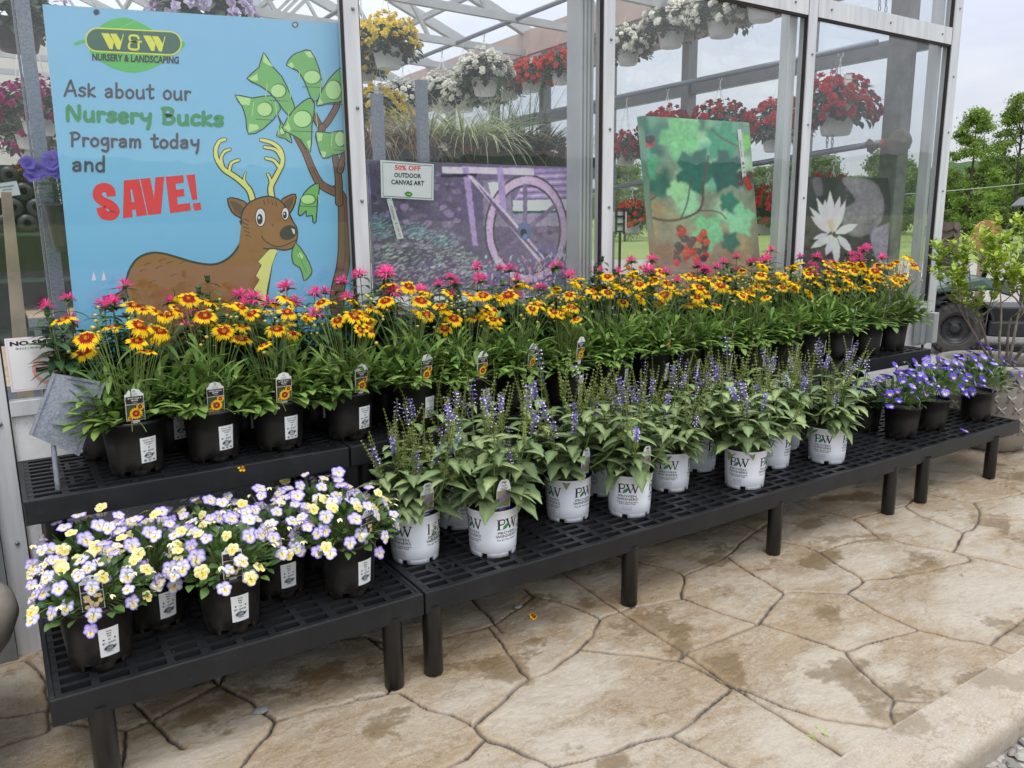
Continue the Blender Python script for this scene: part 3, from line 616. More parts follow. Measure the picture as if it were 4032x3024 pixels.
# side wall along Y at X 5.7
SY = [1.16, 2.475, 3.62, 4.80, 5.93, 7.1, 8.3, 9.5, 10.7, 12.0]
mb = MB()
for y in SY: bx('side_post', (5.63, y - .045, 0), (5.74, y + .045, EAVE), MT['alu_dark'])
bx('side_rail', (5.655, .05, 2.675), (5.715, 12, 2.785), MT['alu_dark'])
bx('side_sill', (5.655, .05, .86), (5.715, 12, .93), MT['alu_dark'])
bx('side_wall', (5.66, .065, 0), (5.71, 12, .859), MT['stucco'])
yy = [.05] + SY
for a, b in zip(yy[:-1], yy[1:]):
    bx('glass_pane', (5.716, a + .05, .931), (5.721, b - .05, EAVE), MT['glass'])
bx('corner_column', (5.47, .20, 0), (5.60, .34, 3.3), MT['wood_grey'], bv=.006)
bx('inner_jamb', (4.05, .06, .93), (4.12, .12, 3.3), MT['alu'])
bx('inner_jamb', (5.605, .05, .93), (5.645, .12, 3.3), MT['alu'])
# ribbed column behind the third post
mb = MB(); x0, x1 = 2.515, 2.597
for k in range(7):
    xa = x0 + (x1 - x0) * k / 7; mb.box((xa, .06 + (.012 if k % 2 else 0), .93), (xa + (x1 - x0) / 7 - .0005, .17, 3.6))
mb.build('ribbed_column', MT['frame_grey'], gh, smooth=False)
# eaves, gutter, rolled curtain, roof frame
curt = plain('rolled_curtain', (0.50, 0.38, 0.34), 0.8, 0.12, 4)
bx('gutter', (5.62, .05, EAVE), (5.80, 12, EAVE + .16), MT['alu_dark'])
mb = MB(); mb.bar((5.60, .4, 3.24), (5.60, 12, 3.24), .09, .20); mb.build('rolled_curtain', curt, gh, smooth=False)
mb = MB(); mb.bar((5.40, .4, 3.52), (5.40, 12, 3.52), .05, .26); mb.build('curtain_beam', curt, gh, smooth=False)
RX, RZ = 0.6, 5.6
roof = lambda x: EAVE + .2 + (RZ - EAVE - .2) * (5.7 - x) / (5.7 - RX)
for y in [.1] + SY:
    mb = MB(); mb.bar((5.7, y, roof(5.7)), (RX, y, roof(RX)), .07, .11); mb.build('rafter', MT['frame_grey'], gh, smooth=False)
    mb = MB(); mb.bar((RX - .001, y, roof(RX)), (-4.5, y, EAVE + .2), .07, .11); mb.build('rafter', MT['frame_grey'], gh, smooth=False)
    if y > 1:
        mb = MB(); mb.bar((5.62, y, 3.42), (-4.4, y, 3.62), .05, .07); mb.bar((4.2, y, 3.42), (3.6, y, roof(3.6)), .035, .035); mb.bar((2.6, y, 3.42), (3.6, y, roof(3.6)), .035, .035); mb.bar((2.6, y, 3.42), (1.4, y, roof(1.4)), .035, .035)
        mb.build('truss', MT['frame_grey'], gh, smooth=False)
for x in (4.6, 3.4, 2.2, 1.0):
    mb = MB(); mb.bar((x, .16, roof(x) - .09), (x, 12, roof(x) - .09), .05, .06); mb.build('purlin', MT['frame_grey'], gh, smooth=False)
mb = MB(); mb.add([(5.75, .0, roof(5.75) + .07), (RX, .0, roof(RX) + .07), (RX, 12, roof(RX) + .07), (5.75, 12, roof(5.75) + .07), (5.75, .0, roof(5.75) + .078), (RX, .0, roof(RX) + .078), (RX, 12, roof(RX) + .078), (5.75, 12, roof(5.75) + .078)], [(0, 1, 2, 3), (4, 7, 6, 5), (0, 4, 5, 1), (2, 6, 7, 3)])
mb.build('roof_panel', MT['roof'], gh, smooth=False)
mb = MB(); mb.add([(-4.6, .0, EAVE + .27), (RX - .01, .0, roof(RX) + .07), (RX - .01, 12, roof(RX) + .07), (-4.6, 12, EAVE + .27), (-4.6, .0, EAVE + .278), (RX - .01, .0, roof(RX) + .078), (RX - .01, 12, roof(RX) + .078), (-4.6, 12, EAVE + .278)], [(0, 3, 2, 1), (4, 5, 6, 7), (0, 1, 5, 4), (2, 3, 7, 6)])
mb.build('roof_panel', MT['roof'], gh, smooth=False)
bx('back_wall', (-4.5, 12.05, 0), (5.7, 12.15, 4.4), plain('beige_panel', (0.62, 0.60, 0.54), .8, .08, 2))
bx('far_wall', (-4.6, .07, 0), (-4.5, 12, 3.5), MT['stucco'])
# pipes the baskets hang from
def pipe(a, b, r=.022):
    mb = MB(); mb.tube([a, b], r, 12); return mb.build('hanging_pipe', MT['galv'], gh)
P1 = (5.40, 3.63); P2 = (5.40, 2.73); P3 = (5.40, 1.985); P4 = (4.5, 3.44); P5 = (3.35, 3.72); P6 = (-.15, 2.75)
for (x, z), y0, y1 in ((P1, .5, 11.5), (P2, .38, 11.5), (P4, 1.6, 11.5), (P5, 1.6, 11.5), (P6, .8, 11)): pipe((x, y0, z), (x, y1, z))
pipe((5.40, .18, 2.05), (5.40, 4.5, 1.78))
fl = plain('greenhouse_floor', (0.36, 0.35, 0.32), .8, .2, 2); mb = MB(); mb.box((-4.5, .065, -.05), (5.655, 12.04, .004)); struct(mb.build('greenhouse_floor', fl, smooth=False))
# electrical box on the right corner
mb = MB(); c0 = onY(*(3300 + 760 * .4219, 1200 + 160 * .4219), -.02)
mb.box((c0.x - .075, -.075, .62), (c0.x + .045, -.019, .86)); ob = mb.build('outlet_box', plain('grey_plastic_box', (0.40, 0.42, 0.43), .45, .05), gh, smooth=False); bevel(ob, .02, 3)
mb = MB(); mb.box((c0.x - .02, -.135, .64), (c0.x + .045, -.076, .855)); mb.box((c0.x - .075, -.088, .64), (c0.x - .025, -.076, .85)); o2 = mb.build('cover', plain('grey_plastic_cover', (0.47, 0.49, 0.50), .4, .05), ob, smooth=False); bevel(o2, .018, 3)

# ------------------------------------------------------------------ plant benches
def make_bench(name, label, x0, x1, y0, y1, zt, legs, legz=0.0, rows=0.0463, pitch=0.0945):
    root = thing(name, label, 'bench', ((x0 + x1) / 2, y0, legz), 0, 'black plastic plant benches')
    ox, oy, oz = (x0 + x1) / 2, y0, legz
    T = 0.077; mb = MB(); rim = .016
    X0, X1, Y1, Z0, Z1 = x0 - ox, x1 - ox, y1 - oy, zt - T - oz, zt - oz
    mb.box((X0, 0, Z0), (X1, rim, Z1)); mb.box((X0, Y1 - rim, Z0), (X1, Y1, Z1))
    mb.box((X0, rim, Z0), (X0 + rim, Y1 - rim, Z1)); mb.box((X1 - rim, rim, Z0), (X1, Y1 - rim, Z1))
    fr = mb.build('frame', MT['bench'], root, smooth=False); bevel(fr, .004)
    mb = MB(); n = int((Y1 - 2 * rim) / rows); py = (Y1 - 2 * rim) / n
    for i in range(n + 1):
        yc = rim + py * i; h = .0088
        a, b = max(yc - h, rim - .0005), min(yc + h, Y1 - rim + .0005); mb.box((X0 + rim - .0005, a, Z1 - .035), (X1 - rim + .0005, b, Z1 - .0012))
    nx_ = int((X1 - X0 - 2 * rim) / pitch); px_ = (X1 - X0 - 2 * rim) / nx_
    for i in range(nx_ + 1):
        xc = X0 + rim + px_ * i; w = .010 if i % 4 else .014
        mb.box((max(xc - w, X0 + rim - .0004), rim - .0004, Z1 - .034), (min(xc + w, X1 - rim + .0004), Y1 - rim + .0004, Z1 - .0022))
    for sx in (X0 + .14, X1 - .14):                       # leg sockets moulded into the deck
        for yy_ in (.16, Y1 - .16):
            prof = [(.052, -.03), (.052, -.0004), (.040, -.0004), (.040, -.03)]; mb.lathe(prof, 24, 0, (sx, yy_, Z1))
            mb.box((sx - .05, yy_ - .008, Z1 - .03), (sx + .05, yy_ + .008, Z1 - .0008)); mb.box((sx - .007, yy_ - .05, Z1 - .03), (sx + .007, yy_ + .05, Z1 - .0009))
    gd = mb.build('grating', MT['bench'], root, smooth=False)
    for lx, ly in legs:
        mb = MB(); r = .033; h = zt - T - legz + .02
        mb.lathe([(0, 0.0), (r - .002, 0.0), (r, .004), (r, h)], 24, 0, (lx - ox, ly - oy, 0)); mb.build('leg', MT['leg'], root)
    return root
LYF, LYB = -0.952, -0.13
make_bench('plant_bench', 'low black grated bench at the left holding the pale purple and yellow violas', -0.009, 1.064, -.98, -.08, .312, [(.105, LYF), (.959, LYF), (.105, LYB), (.959, LYB)])
make_bench('plant_bench', 'long low black grated bench carrying the white salvia pots', 1.070, 4.000, -.98, -.08, .312, [(1.105, LYF), (1.988, LYF), (2.866, LYF), (3.772, LYF), (1.105, LYB), (1.988, LYB), (2.866, LYB), (3.772, LYB)])
make_bench('plant_bench', 'low black grated bench at the right end under the blue violas', 4.006, 5.069, -.972, -.08, .312, [(4.075, LYF), (4.80, LYF), (4.075, LYB), (4.80, LYB)])
make_bench('plant_bench', 'raised black grated bench behind the pale violas with the metal sign holder', -0.006, 1.006, -.529, -.03, .717, [(.07, -.48), (.93, -.48), (.07, -.11), (.93, -.11)], .312)
make_bench('plant_bench', 'long raised black grated bench behind the salvias carrying coreopsis', 1.012, 3.93, -.529, -.03, .717, [(1.09, -.48), (2.0, -.48), (2.9, -.48), (3.85, -.48), (1.09, -.11), (3.85, -.11)], .312)
make_bench('plant_bench', 'raised black grated bench at the right end next to the grey electrical box', 3.936, 4.816, -.529, -.03, .717, [(4.05, -.48), (4.73, -.48), (4.05, -.11), (4.73, -.11)], .312)

# ------------------------------------------------------------------ pots, stickers, tags (shared meshes)
BP_H, BP_R0, BP_R1 = .180, .079, .1005          # black nursery pot: height, base and rim radius
WP_H, WP_R0, WP_R1 = .197, .0865, .0985          # white printed pot
def feet(mb, r, h, m=0, n=6):
    for k in range(n):
        a0 = 2 * PI * k / n + .14; a1 = 2 * PI * (k + 1) / n - .14; q = 5
        vs = []
        for i in range(q + 1):
            a = a0 + (a1 - a0) * i / q
            for rr, z in ((r, h), (r, 0), (r - .012, 0), (r - .012, h)): vs.append((rr * math.cos(a), rr * math.sin(a), z))
        fs = [(i * 4 + j, i * 4 + j + 1, i * 4 + 5 + j, i * 4 + 4 + j) for i in range(q) for j in range(3)] + [(0, 3, 2, 1), (q * 4, q * 4 + 1, q * 4 + 2, q * 4 + 3)]
        mb.add(vs, fs, m)
def black_pot_mesh():
    mb = MB(); f = lambda z: BP_R0 + (BP_R1 - .006 - BP_R0) * z / BP_H
    mb.lathe([(0, .017), (f(.017) - .002, .016), (f(.019), .019), (f(.05), .05), (f(.1), .1), (f(.150), .150), (f(.150) + .0025, .1515), (f(.168) + .0028, .168), (BP_R1 - .001, .170), (BP_R1, .174), (BP_R1 - .001, .179), (BP_R1 - .005, .180), (BP_R1 - .009, .176), (f(.13) - .004, .13)], 40)
    feet(mb, f(.01) - .0005, .0185)
    return mb.build('pot', MT['black_pot'], mesh_only=True)
def white_pot_mesh():
    mb = MB(); f = lambda z: WP_R0 + (WP_R1 - .003 - WP_R0) * z / WP_H
    mb.lathe([(0, .015), (f(.014) - .004, .014), (f(.016) - .003, .016), (f(.022), .020), (f(.06), .06), (f(.12), .12), (f(.172), .172), (WP_R1 - .001, .176), (WP_R1, .181)], 40, 0)
    mb.lathe([(WP_R1, .181), (WP_R1 + .0006, .184), (WP_R1 - .003, .1865), (WP_R1 - .007, .183), (f(.13) - .004, .13)], 40, 1)
    feet(mb, f(.01) - .0018, .017, 0, 5)
    return mb.build('pot', [MT['white_pot'], MT['black_pot']], mesh_only=True)
def soil_mesh(r, z):
    mb = MB(); mb.lathe([(0, .008), (r * .5, .006), (r, 0)], 24, 0, (0, 0, z)); return mb.build('soil', MT['soil'], mesh_only=True)
def cone_map(r0, r1, h, eps):
    # 2-D (x along the girth, y height) -> the pot's wall, facing -Y
    def fn(x, y, l):
        r = r0 + (r1 - r0) * y / h + eps + l * .00018; a = x / (r0 + (r1 - r0) * .5) - PI / 2
        return (r * math.cos(a), r * math.sin(a), y)
    return fn
bmap = cone_map(BP_R0, BP_R1 - .006, BP_H, .0012); wmap = cone_map(WP_R0, WP_R1 - .003, WP_H, .0006); wmap2 = cone_map(WP_R0, WP_R1 - .003, WP_H, .0012)
INK = (0.02, 0.02, 0.022); PAPER = (0.80, 0.81, 0.82); GREY = (0.22, 0.22, 0.22)
def leaf_logo(g, cx, cy, s):
    g.smooth_poly([(cx - .5 * s, cy - .05 * s), (cx - .3 * s, cy + .2 * s), (cx, cy + .28 * s), (cx + .3 * s, cy + .15 * s), (cx + .56 * s, cy + .12 * s), (cx + .38 * s, cy - .14 * s), (cx, cy - .3 * s), (cx - .34 * s, cy - .2 * s)], GREY)
    g.poly([(cx - .36 * s, cy - .09 * s), (cx + .36 * s, cy - .09 * s), (cx + .40 * s, cy), (cx + .36 * s, cy + .09 * s), (cx - .36 * s, cy + .09 * s), (cx - .40 * s, cy)], INK)
    g.text('W&W', cx, cy, .5 * s, .10 * s, PAPER, .02, 1)
def sticker(lines, price, zc, icons=True, w=.040, h=.066, paper=PAPER):
    g = G(); b = zc - h / 2
    pts = [(-w / 2, b), (w / 2, b), (w / 2, b + h), (-w / 2, b + h)]
    g.quad(-w / 2, b, w / 2, b + h, paper, 8)
    for i, (s, fr) in enumerate(lines): g.text(s, 0, b + h - .007 - i * .0058, w * fr, .0040, INK, .03, 1)
    y = b + h - .007 - len(lines) * .0058 - .002
    g.ring(0, y, .0024, .0024, .0009, .0009, INK, 12)
    if not icons:
        g.ell(-.011, y, .002, .002, INK, 8); g.ell(.011, y, .002, .002, INK, 8)
    g.text(price, -.001, y - .0085, w * .66, .0052, INK, .03, 1)
    leaf_logo(g, 0, y - .0205, .026)
    g.stroke([(-.007, y - .0295), (.007, y - .0295)], .0012, GREY, sub=1, caps=False)
    if icons:
        g.ring(-.011, b + .006, .0034, .0034, .0009, .0009, INK, 12); g.quad(-.013, b + .005, -.009, b + .0072, INK)
        g.stroke([(-.002, b + .0035), (0, b + .009), (.002, b + .0035)], .0012, INK, sub=1); g.stroke([(-.003, b + .006), (.003, b + .006)], .001, INK, sub=1)
        g.poly([(.008, b + .009), (.011, b + .0065), (.014, b + .009), (.0135, b + .0035), (.011, b + .005), (.0085, b + .0035)], INK)
    return g.emit(lambda x, y, l: bmap(x * 1.28, zc + (y - zc) * 1.28, l), 'price_label', None, True)
ME = {}
ME['bpot'] = black_pot_mesh(); ME['wpot'] = white_pot_mesh(); ME['bsoil'] = soil_mesh(.090, .160); ME['wsoil'] = soil_mesh(.086, .174)
ME['st_core'] = sticker([('Tickseed - Uptick', .72), ("'Gold & Bronze'", .62), ('Coreopsis', .34)], '#1 - $14.99', .085)
ME['st_mon'] = sticker([('Bee Balm', .5), ('Monarda', .45)], '#1 - $14.99', .085)
ME['st_viola'] = sticker([('Violet', .28), ("'Etain'", .26), ('Viola', .2)], '#1 - $14.99', .082, False)
ME['st_blue'] = sticker([('Viola', .26), ('Columbine', .5)], '#1 - $14.99', .085, False)
# print on the white pots
def pw_art(g, cx, s, tag2):
    K = (0.025, 0.02, 0.022)
    def q(pts): g.poly([(cx + (x - 50) * s, .108 + (y - 0) * s) for x, y in pts], K)
    # letters P and W with serifs, 100 units wide and 44 high
    q([(6, 0), (24, 0), (24, 2.2), (18.5, 3), (18.5, 41), (6, 44), (6, 42.3), (10.5, 41), (10.5, 3), (6, 2.2)])
    g.stroke([(cx + (x - 50) * s, .108 + y * s) for x, y in [(18, 41.5), (30, 42), (37.5, 38), (38.5, 31), (34, 24), (25, 21.5), (18, 22)]], 4.6 * s, K, sub=4)
    q([(40, 44), (57, 44), (57, 42), (53, 41), (65, 9), (66.5, 12), (73, 31), (70, 39), (67, 42), (67, 44), (82, 44), (82, 42), (78, 41), (77, 38), (86, 12), (95, 40.5), (90.5, 42), (90.5, 44), (104, 44), (104, 42), (99.5, 41), (86.5, 0), (83, 0), (74, 26), (64.5, 0), (61.5, 0), (45.5, 40.5), (40, 42)])
    g.smooth_poly([(cx + (x - 50) * s, .108 + y * s) for x, y in [(30, 1), (33, 12), (41, 20), (55, 27), (54, 17), (48, 7), (38, 2)]], (0.02, 0.20, 0.06))
    g.stroke([(cx + (x - 50) * s, .108 + y * s) for x, y in [(27, -1), (38, 9), (54, 25)]], 1.0 * s, (0.25, 0.55, 0.25), sub=2)
    g.text('PROVEN', cx, .0965, 80 * s, .0102, K, .002, 2); g.text('WINNERS', cx - 1 * s, .0830, 96 * s, .0102, K, .002, 2); g.ring(cx + 50 * s, .087, .0009, .0009, .0003, .0003, K, 8)
    if tag2: g.text('A Better Garden Starts', cx, .0705, 96 * s, .0064, K, .012, 1); g.text('with a Better Plant', cx, .0630, 76 * s, .0062, K, .012, 1)
    else: g.text('The #1 Plant Brand', cx, .0690, 90 * s, .0068, K, .012, 1)
circ = 2 * PI * (WP_R0 + WP_R1) / 2
for v_ in (0, 1):
    g = G(); pw_art(g, 0, .00092, v_)
    if v_:
        for j in range(4): g.text(['Proven Winners LLC', 'Sycamore, IL 60178', 'www.provenwinners.com', '1.00gal (3.79L)'][j], 0, .050 - j * .0048, .040, .0026, INK, .01, 1)
    ME['print%d' % v_] = g.emit(wmap, 'printing', None, True)
def wsticker():
    g = G(); w, h, zc = .038, .062, .118; b = zc - h / 2
    g.quad(-w / 2, b, w / 2, b + h, (0.72, 0.71, 0.66), 8)
    for i, (s, fr) in enumerate([('Sage - Catmint', .6), ("'Azure Snow'", .5), ('Salvia', .25)]): g.text(s, 0, b + h - .007 - i * .0056, w * fr, .0038, INK, .03, 1)
    g.ring(0, b + .040, .0022, .0022, .0008, .0008, INK, 12); g.text('#1 - $18.99', 0, b + .033, w * .66, .005, INK, .03, 1); leaf_logo(g, 0, b + .0205, .025)
    for x in (-.011, 0, .011): g.ell(x, b + .006, .0026, .0026, INK, 8)
    return g.emit(lambda x, y, l: wmap2(x * 1.15, zc + (y - zc) * 1.15, l), 'price_label', None, True)
ME['st_salv'] = wsticker()
# plastic picture tags standing in the soil: flat card with its printing, base at z=0, facing -Y
def card(shape, mats_fn, w, h, name):
    def mk():
        mb = MB(); pts = shape; n = len(pts); th = .0008
        mb.add([(x, 0, y) for x, y in pts] + [(x, th, y) for x, y in pts], [tuple(range(n)), tuple(range(2 * n - 1, n - 1, -1))] + [(i, i + n, (i + 1) % n + n, (i + 1) % n) for i in range(n)])
        return mb.build(name, flat((0.78, 0.79, 0.80)), smooth=False, mesh_only=True)
    g = G(); mats_fn(g); return mk(), g.emit(lambda x, y, l: (x, -.0006 - l * .00025, y), 'print', None, True)
def arch(w, h): return [(-w * .12, -.06), (w * .12, -.06), (w * .2, 0), (w / 2, 0), (w / 2, h * .82), (w * .38, h * .86), (w * .30, h * .95), (0, h), (-w * .30, h * .95), (-w * .38, h * .86), (-w / 2, h * .82), (-w / 2, 0), (-w * .2, 0)]
DK = (0.035, 0.022, 0.022)
def art_core(g):
    g.ring(0, .081, .003, .003, .001, .001, INK, 12); g.text('Full Sun', 0, .0745, .014, .0028, INK, 0, 1); g.text('PERENNIAL', 0, .0705, .018, .002, INK, 0, 1)
    g.quad(-.0215, .047, .0215, .067, DK); g.text('UPTICK GOLD &', 0, .062, .034, .0038, PAPER, .03, 1); g.text('BRONZE', 0, .0565, .016, .0038, PAPER, .03, 1); g.text('Tickseed', 0, .0515, .012, .003, PAPER, .0, 1)
    g.quad(-.0215, .002, .0215, .045, (0.06, 0.07, 0.025))
    for cx, cy, s in ((.001, .020, 1.0), (.012, .038, .6), (-.014, .008, .4)):
        pts = []
        for k in range(32): r = (.017 if k % 2 else .0135) * s; pts.append((cx + r * math.cos(2 * PI * k / 32), max(.003, min(.044, cy + r * math.sin(2 * PI * k / 32)))))
        g.poly(pts, (0.85, 0.52, 0.02)); g.ell(cx, cy, .0095 * s, .0095 * s, (0.36, 0.02, 0.01), 14); g.ell(cx, cy, .003 * s, .003 * s, (0.6, 0.3, 0.03), 8)
def art_viola(g):
    g.ring(-.005, .081, .0028, .0028, .001, .001, INK, 12); g.ell(.005, .081, .0028, .0028, INK, 10); g.text('Full Sun to Full Shade', 0, .0745, .030, .0024, INK, 0, 1); g.text('PERENNIAL', 0, .0705, .016, .002, INK, 0, 1)
    g.quad(-.0215, .049, .0215, .067, DK); g.text("'Etain'", 0, .061, .014, .004, PAPER, .03, 1); g.text('Violet', 0, .0545, .011, .003, PAPER, 0, 1); g.quad(-.0215, .002, .0215, .047, (0.04, 0.05, 0.025))
    rr = random.Random(3)
    for k in range(16): cx = rr.uniform(-.014, .016); cy = rr.uniform(.010, .040); g.ell(cx, cy, .0055, .005, (0.75, rr.uniform(.5, .65), rr.uniform(.2, .4)), 9, rr.uniform(0, 3))
def art_mon(g):
    g.ring(0, .081, .003, .003, .001, .001, INK, 12); g.quad(-.0215, .047, .0215, .067, DK); g.text('BEE BALM', 0, .057, .03, .005, PAPER, .03, 1); g.quad(-.0215, .002, .0215, .045, (0.07, 0.09, 0.04)); g.ell(0, .022, .014, .012, (0.7, .05, .22), 12)
def art_blue(g):
    g.quad(-.021, .074, .021, .086, (0.24, 0.27, 0.16)); g.text('Viola', 0, .080, .014, .004, (.1, .12, .05), .02, 1); g.quad(-.021, .002, .021, .073, (0.08, 0.09, 0.30))
    for a, r_, c_ in ((.9, .017, (0.12, 0.13, 0.50)), (2.2, .017, (0.12, 0.13, 0.50)), (-.2, .015, (0.16, 0.17, 0.55)), (3.3, .015, (0.16, 0.17, 0.55)), (-1.57, .013, (0.70, 0.66, 0.62))): g.ell(.012 * math.cos(a), .038 + .015 * math.sin(a), r_, r_ * .85, c_, 14)
    g.ell(0, .034, .005, .005, (0.8, .4, .05), 10); g.quad(-.021, .002, .021, .010, (.12, .07, .02))
def art_pw(g):
    g.text('PW', 0, .0865, .016, .008, INK, .03, 1); g.text('PROVEN', 0, .0785, .017, .003, INK, 0, 1); g.text('WINNERS', 0, .0745, .020, .003, INK, 0, 1); g.text('COLOR SPIRES', 0, .069, .026, .003, GREY, .02, 1); g.text('AZURE SNOW', 0, .0645, .022, .003, GREY, .02, 1)
    g.quad(-.022, .008, .022, .061, (0.34, 0.27, 0.21)); rr = random.Random(5)
    for k in range(70): x = rr.uniform(-.019, .019); y = rr.uniform(.012, .032); g.ell(x, y, .0034, .0015, (rr.uniform(.1, .28), rr.uniform(.16, .30), rr.uniform(.04, .1)), 6, rr.uniform(0, 3))
    for k in range(34): x = rr.uniform(-.020, .019); y = .028 + .022 * (x + .02) / .04 + rr.uniform(-.004, .004); g.stroke([(x, y - .006), (x + .001, min(y + .007, .059))], .0016, (.24, .20, .40), sub=1, caps=False)
    g.quad(-.022, .001, .022, .007, (.06, .04, .18)); g.text('Salvia', -.009, .004, .012, .0025, PAPER, 0, 1)
pwshape = [(-.006, -.06), (.006, -.06), (.010, 0), (.024, 0), (.024, .066), (.016, .090), (.009, .096), (-.009, .096), (-.016, .090), (-.024, .066), (-.024, 0), (-.010, 0)]
ME['tag_core'] = card(arch(.046, .088), art_core, .046, .088, 'plant_tag'); ME['tag_viola'] = card(arch(.046, .088), art_viola, 0, 0, 'plant_tag'); ME['tag_mon'] = card(arch(.046, .088), art_mon, 0, 0, 'plant_tag')
ME['tag_blue'] = card([(-.006, -.06), (.006, -.06), (.010, 0), (.022, 0), (.022, .088), (-.022, .088), (-.022, 0), (-.010, 0)], art_blue, 0, 0, 'plant_tag'); ME['tag_pw'] = card(pwshape, art_pw, 0, 0, 'plant_tag')
def add_tag(root, key, ang, r, z, lean=0.12, turn=0.0):
    a = ang - PI / 2; r += .008; z += .018; t_ = put('plant_tag', ME[key][0], root, (r * math.cos(a), r * math.sin(a), z), Euler((lean, 0.0, ang + turn)), 1.2)
    put('print', ME[key][1], t_); return t_

# ------------------------------------------------------------------ flowers (shared meshes, facing +Z, top of the flower +Y)
def orient(n, up=Vector((0, 0, 1)), spin=0.0):
    z = Vector(n).normalized(); y = (Vector(up) - z * Vector(up).dot(z))
    if y.length < 1e-3: y = Vector((0, 1, 0))
    y.normalize(); x = y.cross(z)
    return (Matrix((x, y, z)).transposed() @ Matrix.Rotation(spin, 3, 'Z')).to_euler()
def mesh_coreopsis(seed):
    r = random.Random(seed); mb = MB(); np_ = 8
    for k in range(np_):
        a = 2 * PI * k / np_ + r.uniform(-.12, .12); L_p = .038 * r.uniform(.86, 1.10); w = .0225 * r.uniform(.85, 1.1); dr = r.uniform(-.006, .014)
        ca, sa = math.cos(a), math.sin(a); red = r.uniform(.46, .64)
        def P(t, s): # t along, s across -1..1
            ww = w / 2 * (0.30 + .75 * math.sin(min(1, t * 1.12) * PI * .5)); x = t * L_p; z = .006 * math.sin(t * PI) - dr * t * t + .002 * abs(s)
            return (x * ca - s * ww * sa, x * sa + s * ww * ca, z)
        ts = [.12, .30, red - .08, red]; cols = 6
        vs = [P(t, -1 + 2 * j / cols) for t in ts for j in range(cols + 1)]
        # ragged edge between red and gold
        for j in range(cols + 1):
            x, y, z = P(red + (.10 if j % 2 else -.07) * r.uniform(.6, 1.2), -1 + 2 * j / cols); vs[3 * (cols + 1) + j] = (x, y, z)
        mb.add(vs, [(i * 7 + j, i * 7 + j + 1, i * 7 + j + 8, i * 7 + j + 7) for i in range(3) for j in range(cols)], 1)
        v2 = vs[21:28] + [P(.84, -1 + 2 * j / cols) for j in range(7)] + [P((1.08 if j in (1, 3, 5) else .86) + r.uniform(-.03, .03), (-1 + 2 * j / cols) * .92) for j in range(7)]
        mb.add(v2, [(i * 7 + j, i * 7 + j + 1, i * 7 + j + 8, i * 7 + j + 7) for i in range(2) for j in range(cols)], 0)
    mb.lathe([(.0072, .001), (.0072, .005), (.0056, .0080), (.003, .0092), (0, .009)], 12, 2)
    for k in range(26):
        a = r.uniform(0, 6.28); q = .0075 * math.sqrt(r.random()); mb.tube([(q * math.cos(a), q * math.sin(a), .007), (q * 1.25 * math.cos(a), q * 1.25 * math.sin(a), .0125)], .0007, 4, 2, False)
    mb.lathe([(.007, -.002), (.004, -.006), (.0015, -.008)], 8, 3)
    return mb.build('flower', [MT['core_y'], MT['core_r'], MT['core_c'], MT['stem']], mesh_only=True)
def mesh_viola(inner, mid, edge, seed, sc=1.0, eye=(0.85, 0.42, 0.01), wide=.22):
    r = random.Random(seed); mb = MB()
    for cx, cy, rx, ry, z0, kind, tilt in ((-.0085, .0115, .0125, .0130, -.0012, 0, .3), (.0085, .0115, .0125, .0130, -.0024, 0, .3), (-.0125, -.0005, .0115, .0105, .0002, 1, .2), (.0125, -.0005, .0115, .0105, .0004, 1, .2), (0, -.0125, .0135, .0115, .0016, 2, -.1)):
        nr, ns = 5, 18; vs = [(cx * sc * .75, cy * sc * .75, z0)]; cs = []
        d0 = math.hypot(cx, cy)
        def colr(t, x, y):
            # t 0 centre of petal .. 1 margin
            dc = math.hypot(x, y) / (.024 * sc)
            base = inner if kind == 2 and dc < .62 else mid
            if kind == 2 and dc < .26: base = eye
            e = max(0, (t - (1 - wide * 1.6)) / (wide * 1.6)) ** 1.1
            out_ = math.hypot(x, y) / (.022 * sc); e *= min(1, max(0, out_ - .3) * 1.6)
            if kind == 0: e = min(1, e + .14)
            return tuple(base[i] * (1 - e) + edge[i] * e for i in range(3))
        cs.append(colr(0, *vs[0][:2]))
        for i in range(1, nr + 1):
            t = i / nr
            for k in range(ns):
                a = 2 * PI * k / ns; wv = 1 + .04 * math.sin(5 * a + seed + kind)
                x = (cx + rx * t * math.cos(a) * wv) * sc; y = (cy + ry * t * math.sin(a) * wv) * sc
                z = z0 - (.0030 + .002 * tilt) * t * t * (1 if kind != 2 else .6) + .0009 * math.sin(3 * a + seed) * t + (.002 if kind == 2 else 0) * (-y / .024)
                vs.append((x, y, z)); cs.append(colr(t, x, y))
        fs = [(0, 1 + k, 1 + (k + 1) % ns) for k in range(ns)] + [(1 + (i - 1) * ns + k, 1 + i * ns + k, 1 + i * ns + (k + 1) % ns, 1 + (i - 1) * ns + (k + 1) % ns) for i in range(1, nr) for k in range(ns)]
        mb.add(vs, fs, 0, cs)
    mb.lathe([(.0016, .0030), (.0013, .0042), (0, .0046)], 8, 0, (0, -.0016 * sc, 0)); mb.c[-24:] = [(.8, .30, .0)] * 24
    # green calyx behind
    for k in range(5): a = 2 * PI * k / 5; mb.leaf((0, 0, -.003), (math.cos(a), math.sin(a), -.2), (0, 0, 1), .010, .004, .2, 2, 0, 1)
    return mb.build('flower', [MT['petal'], MT['stem']], mesh_only=True)
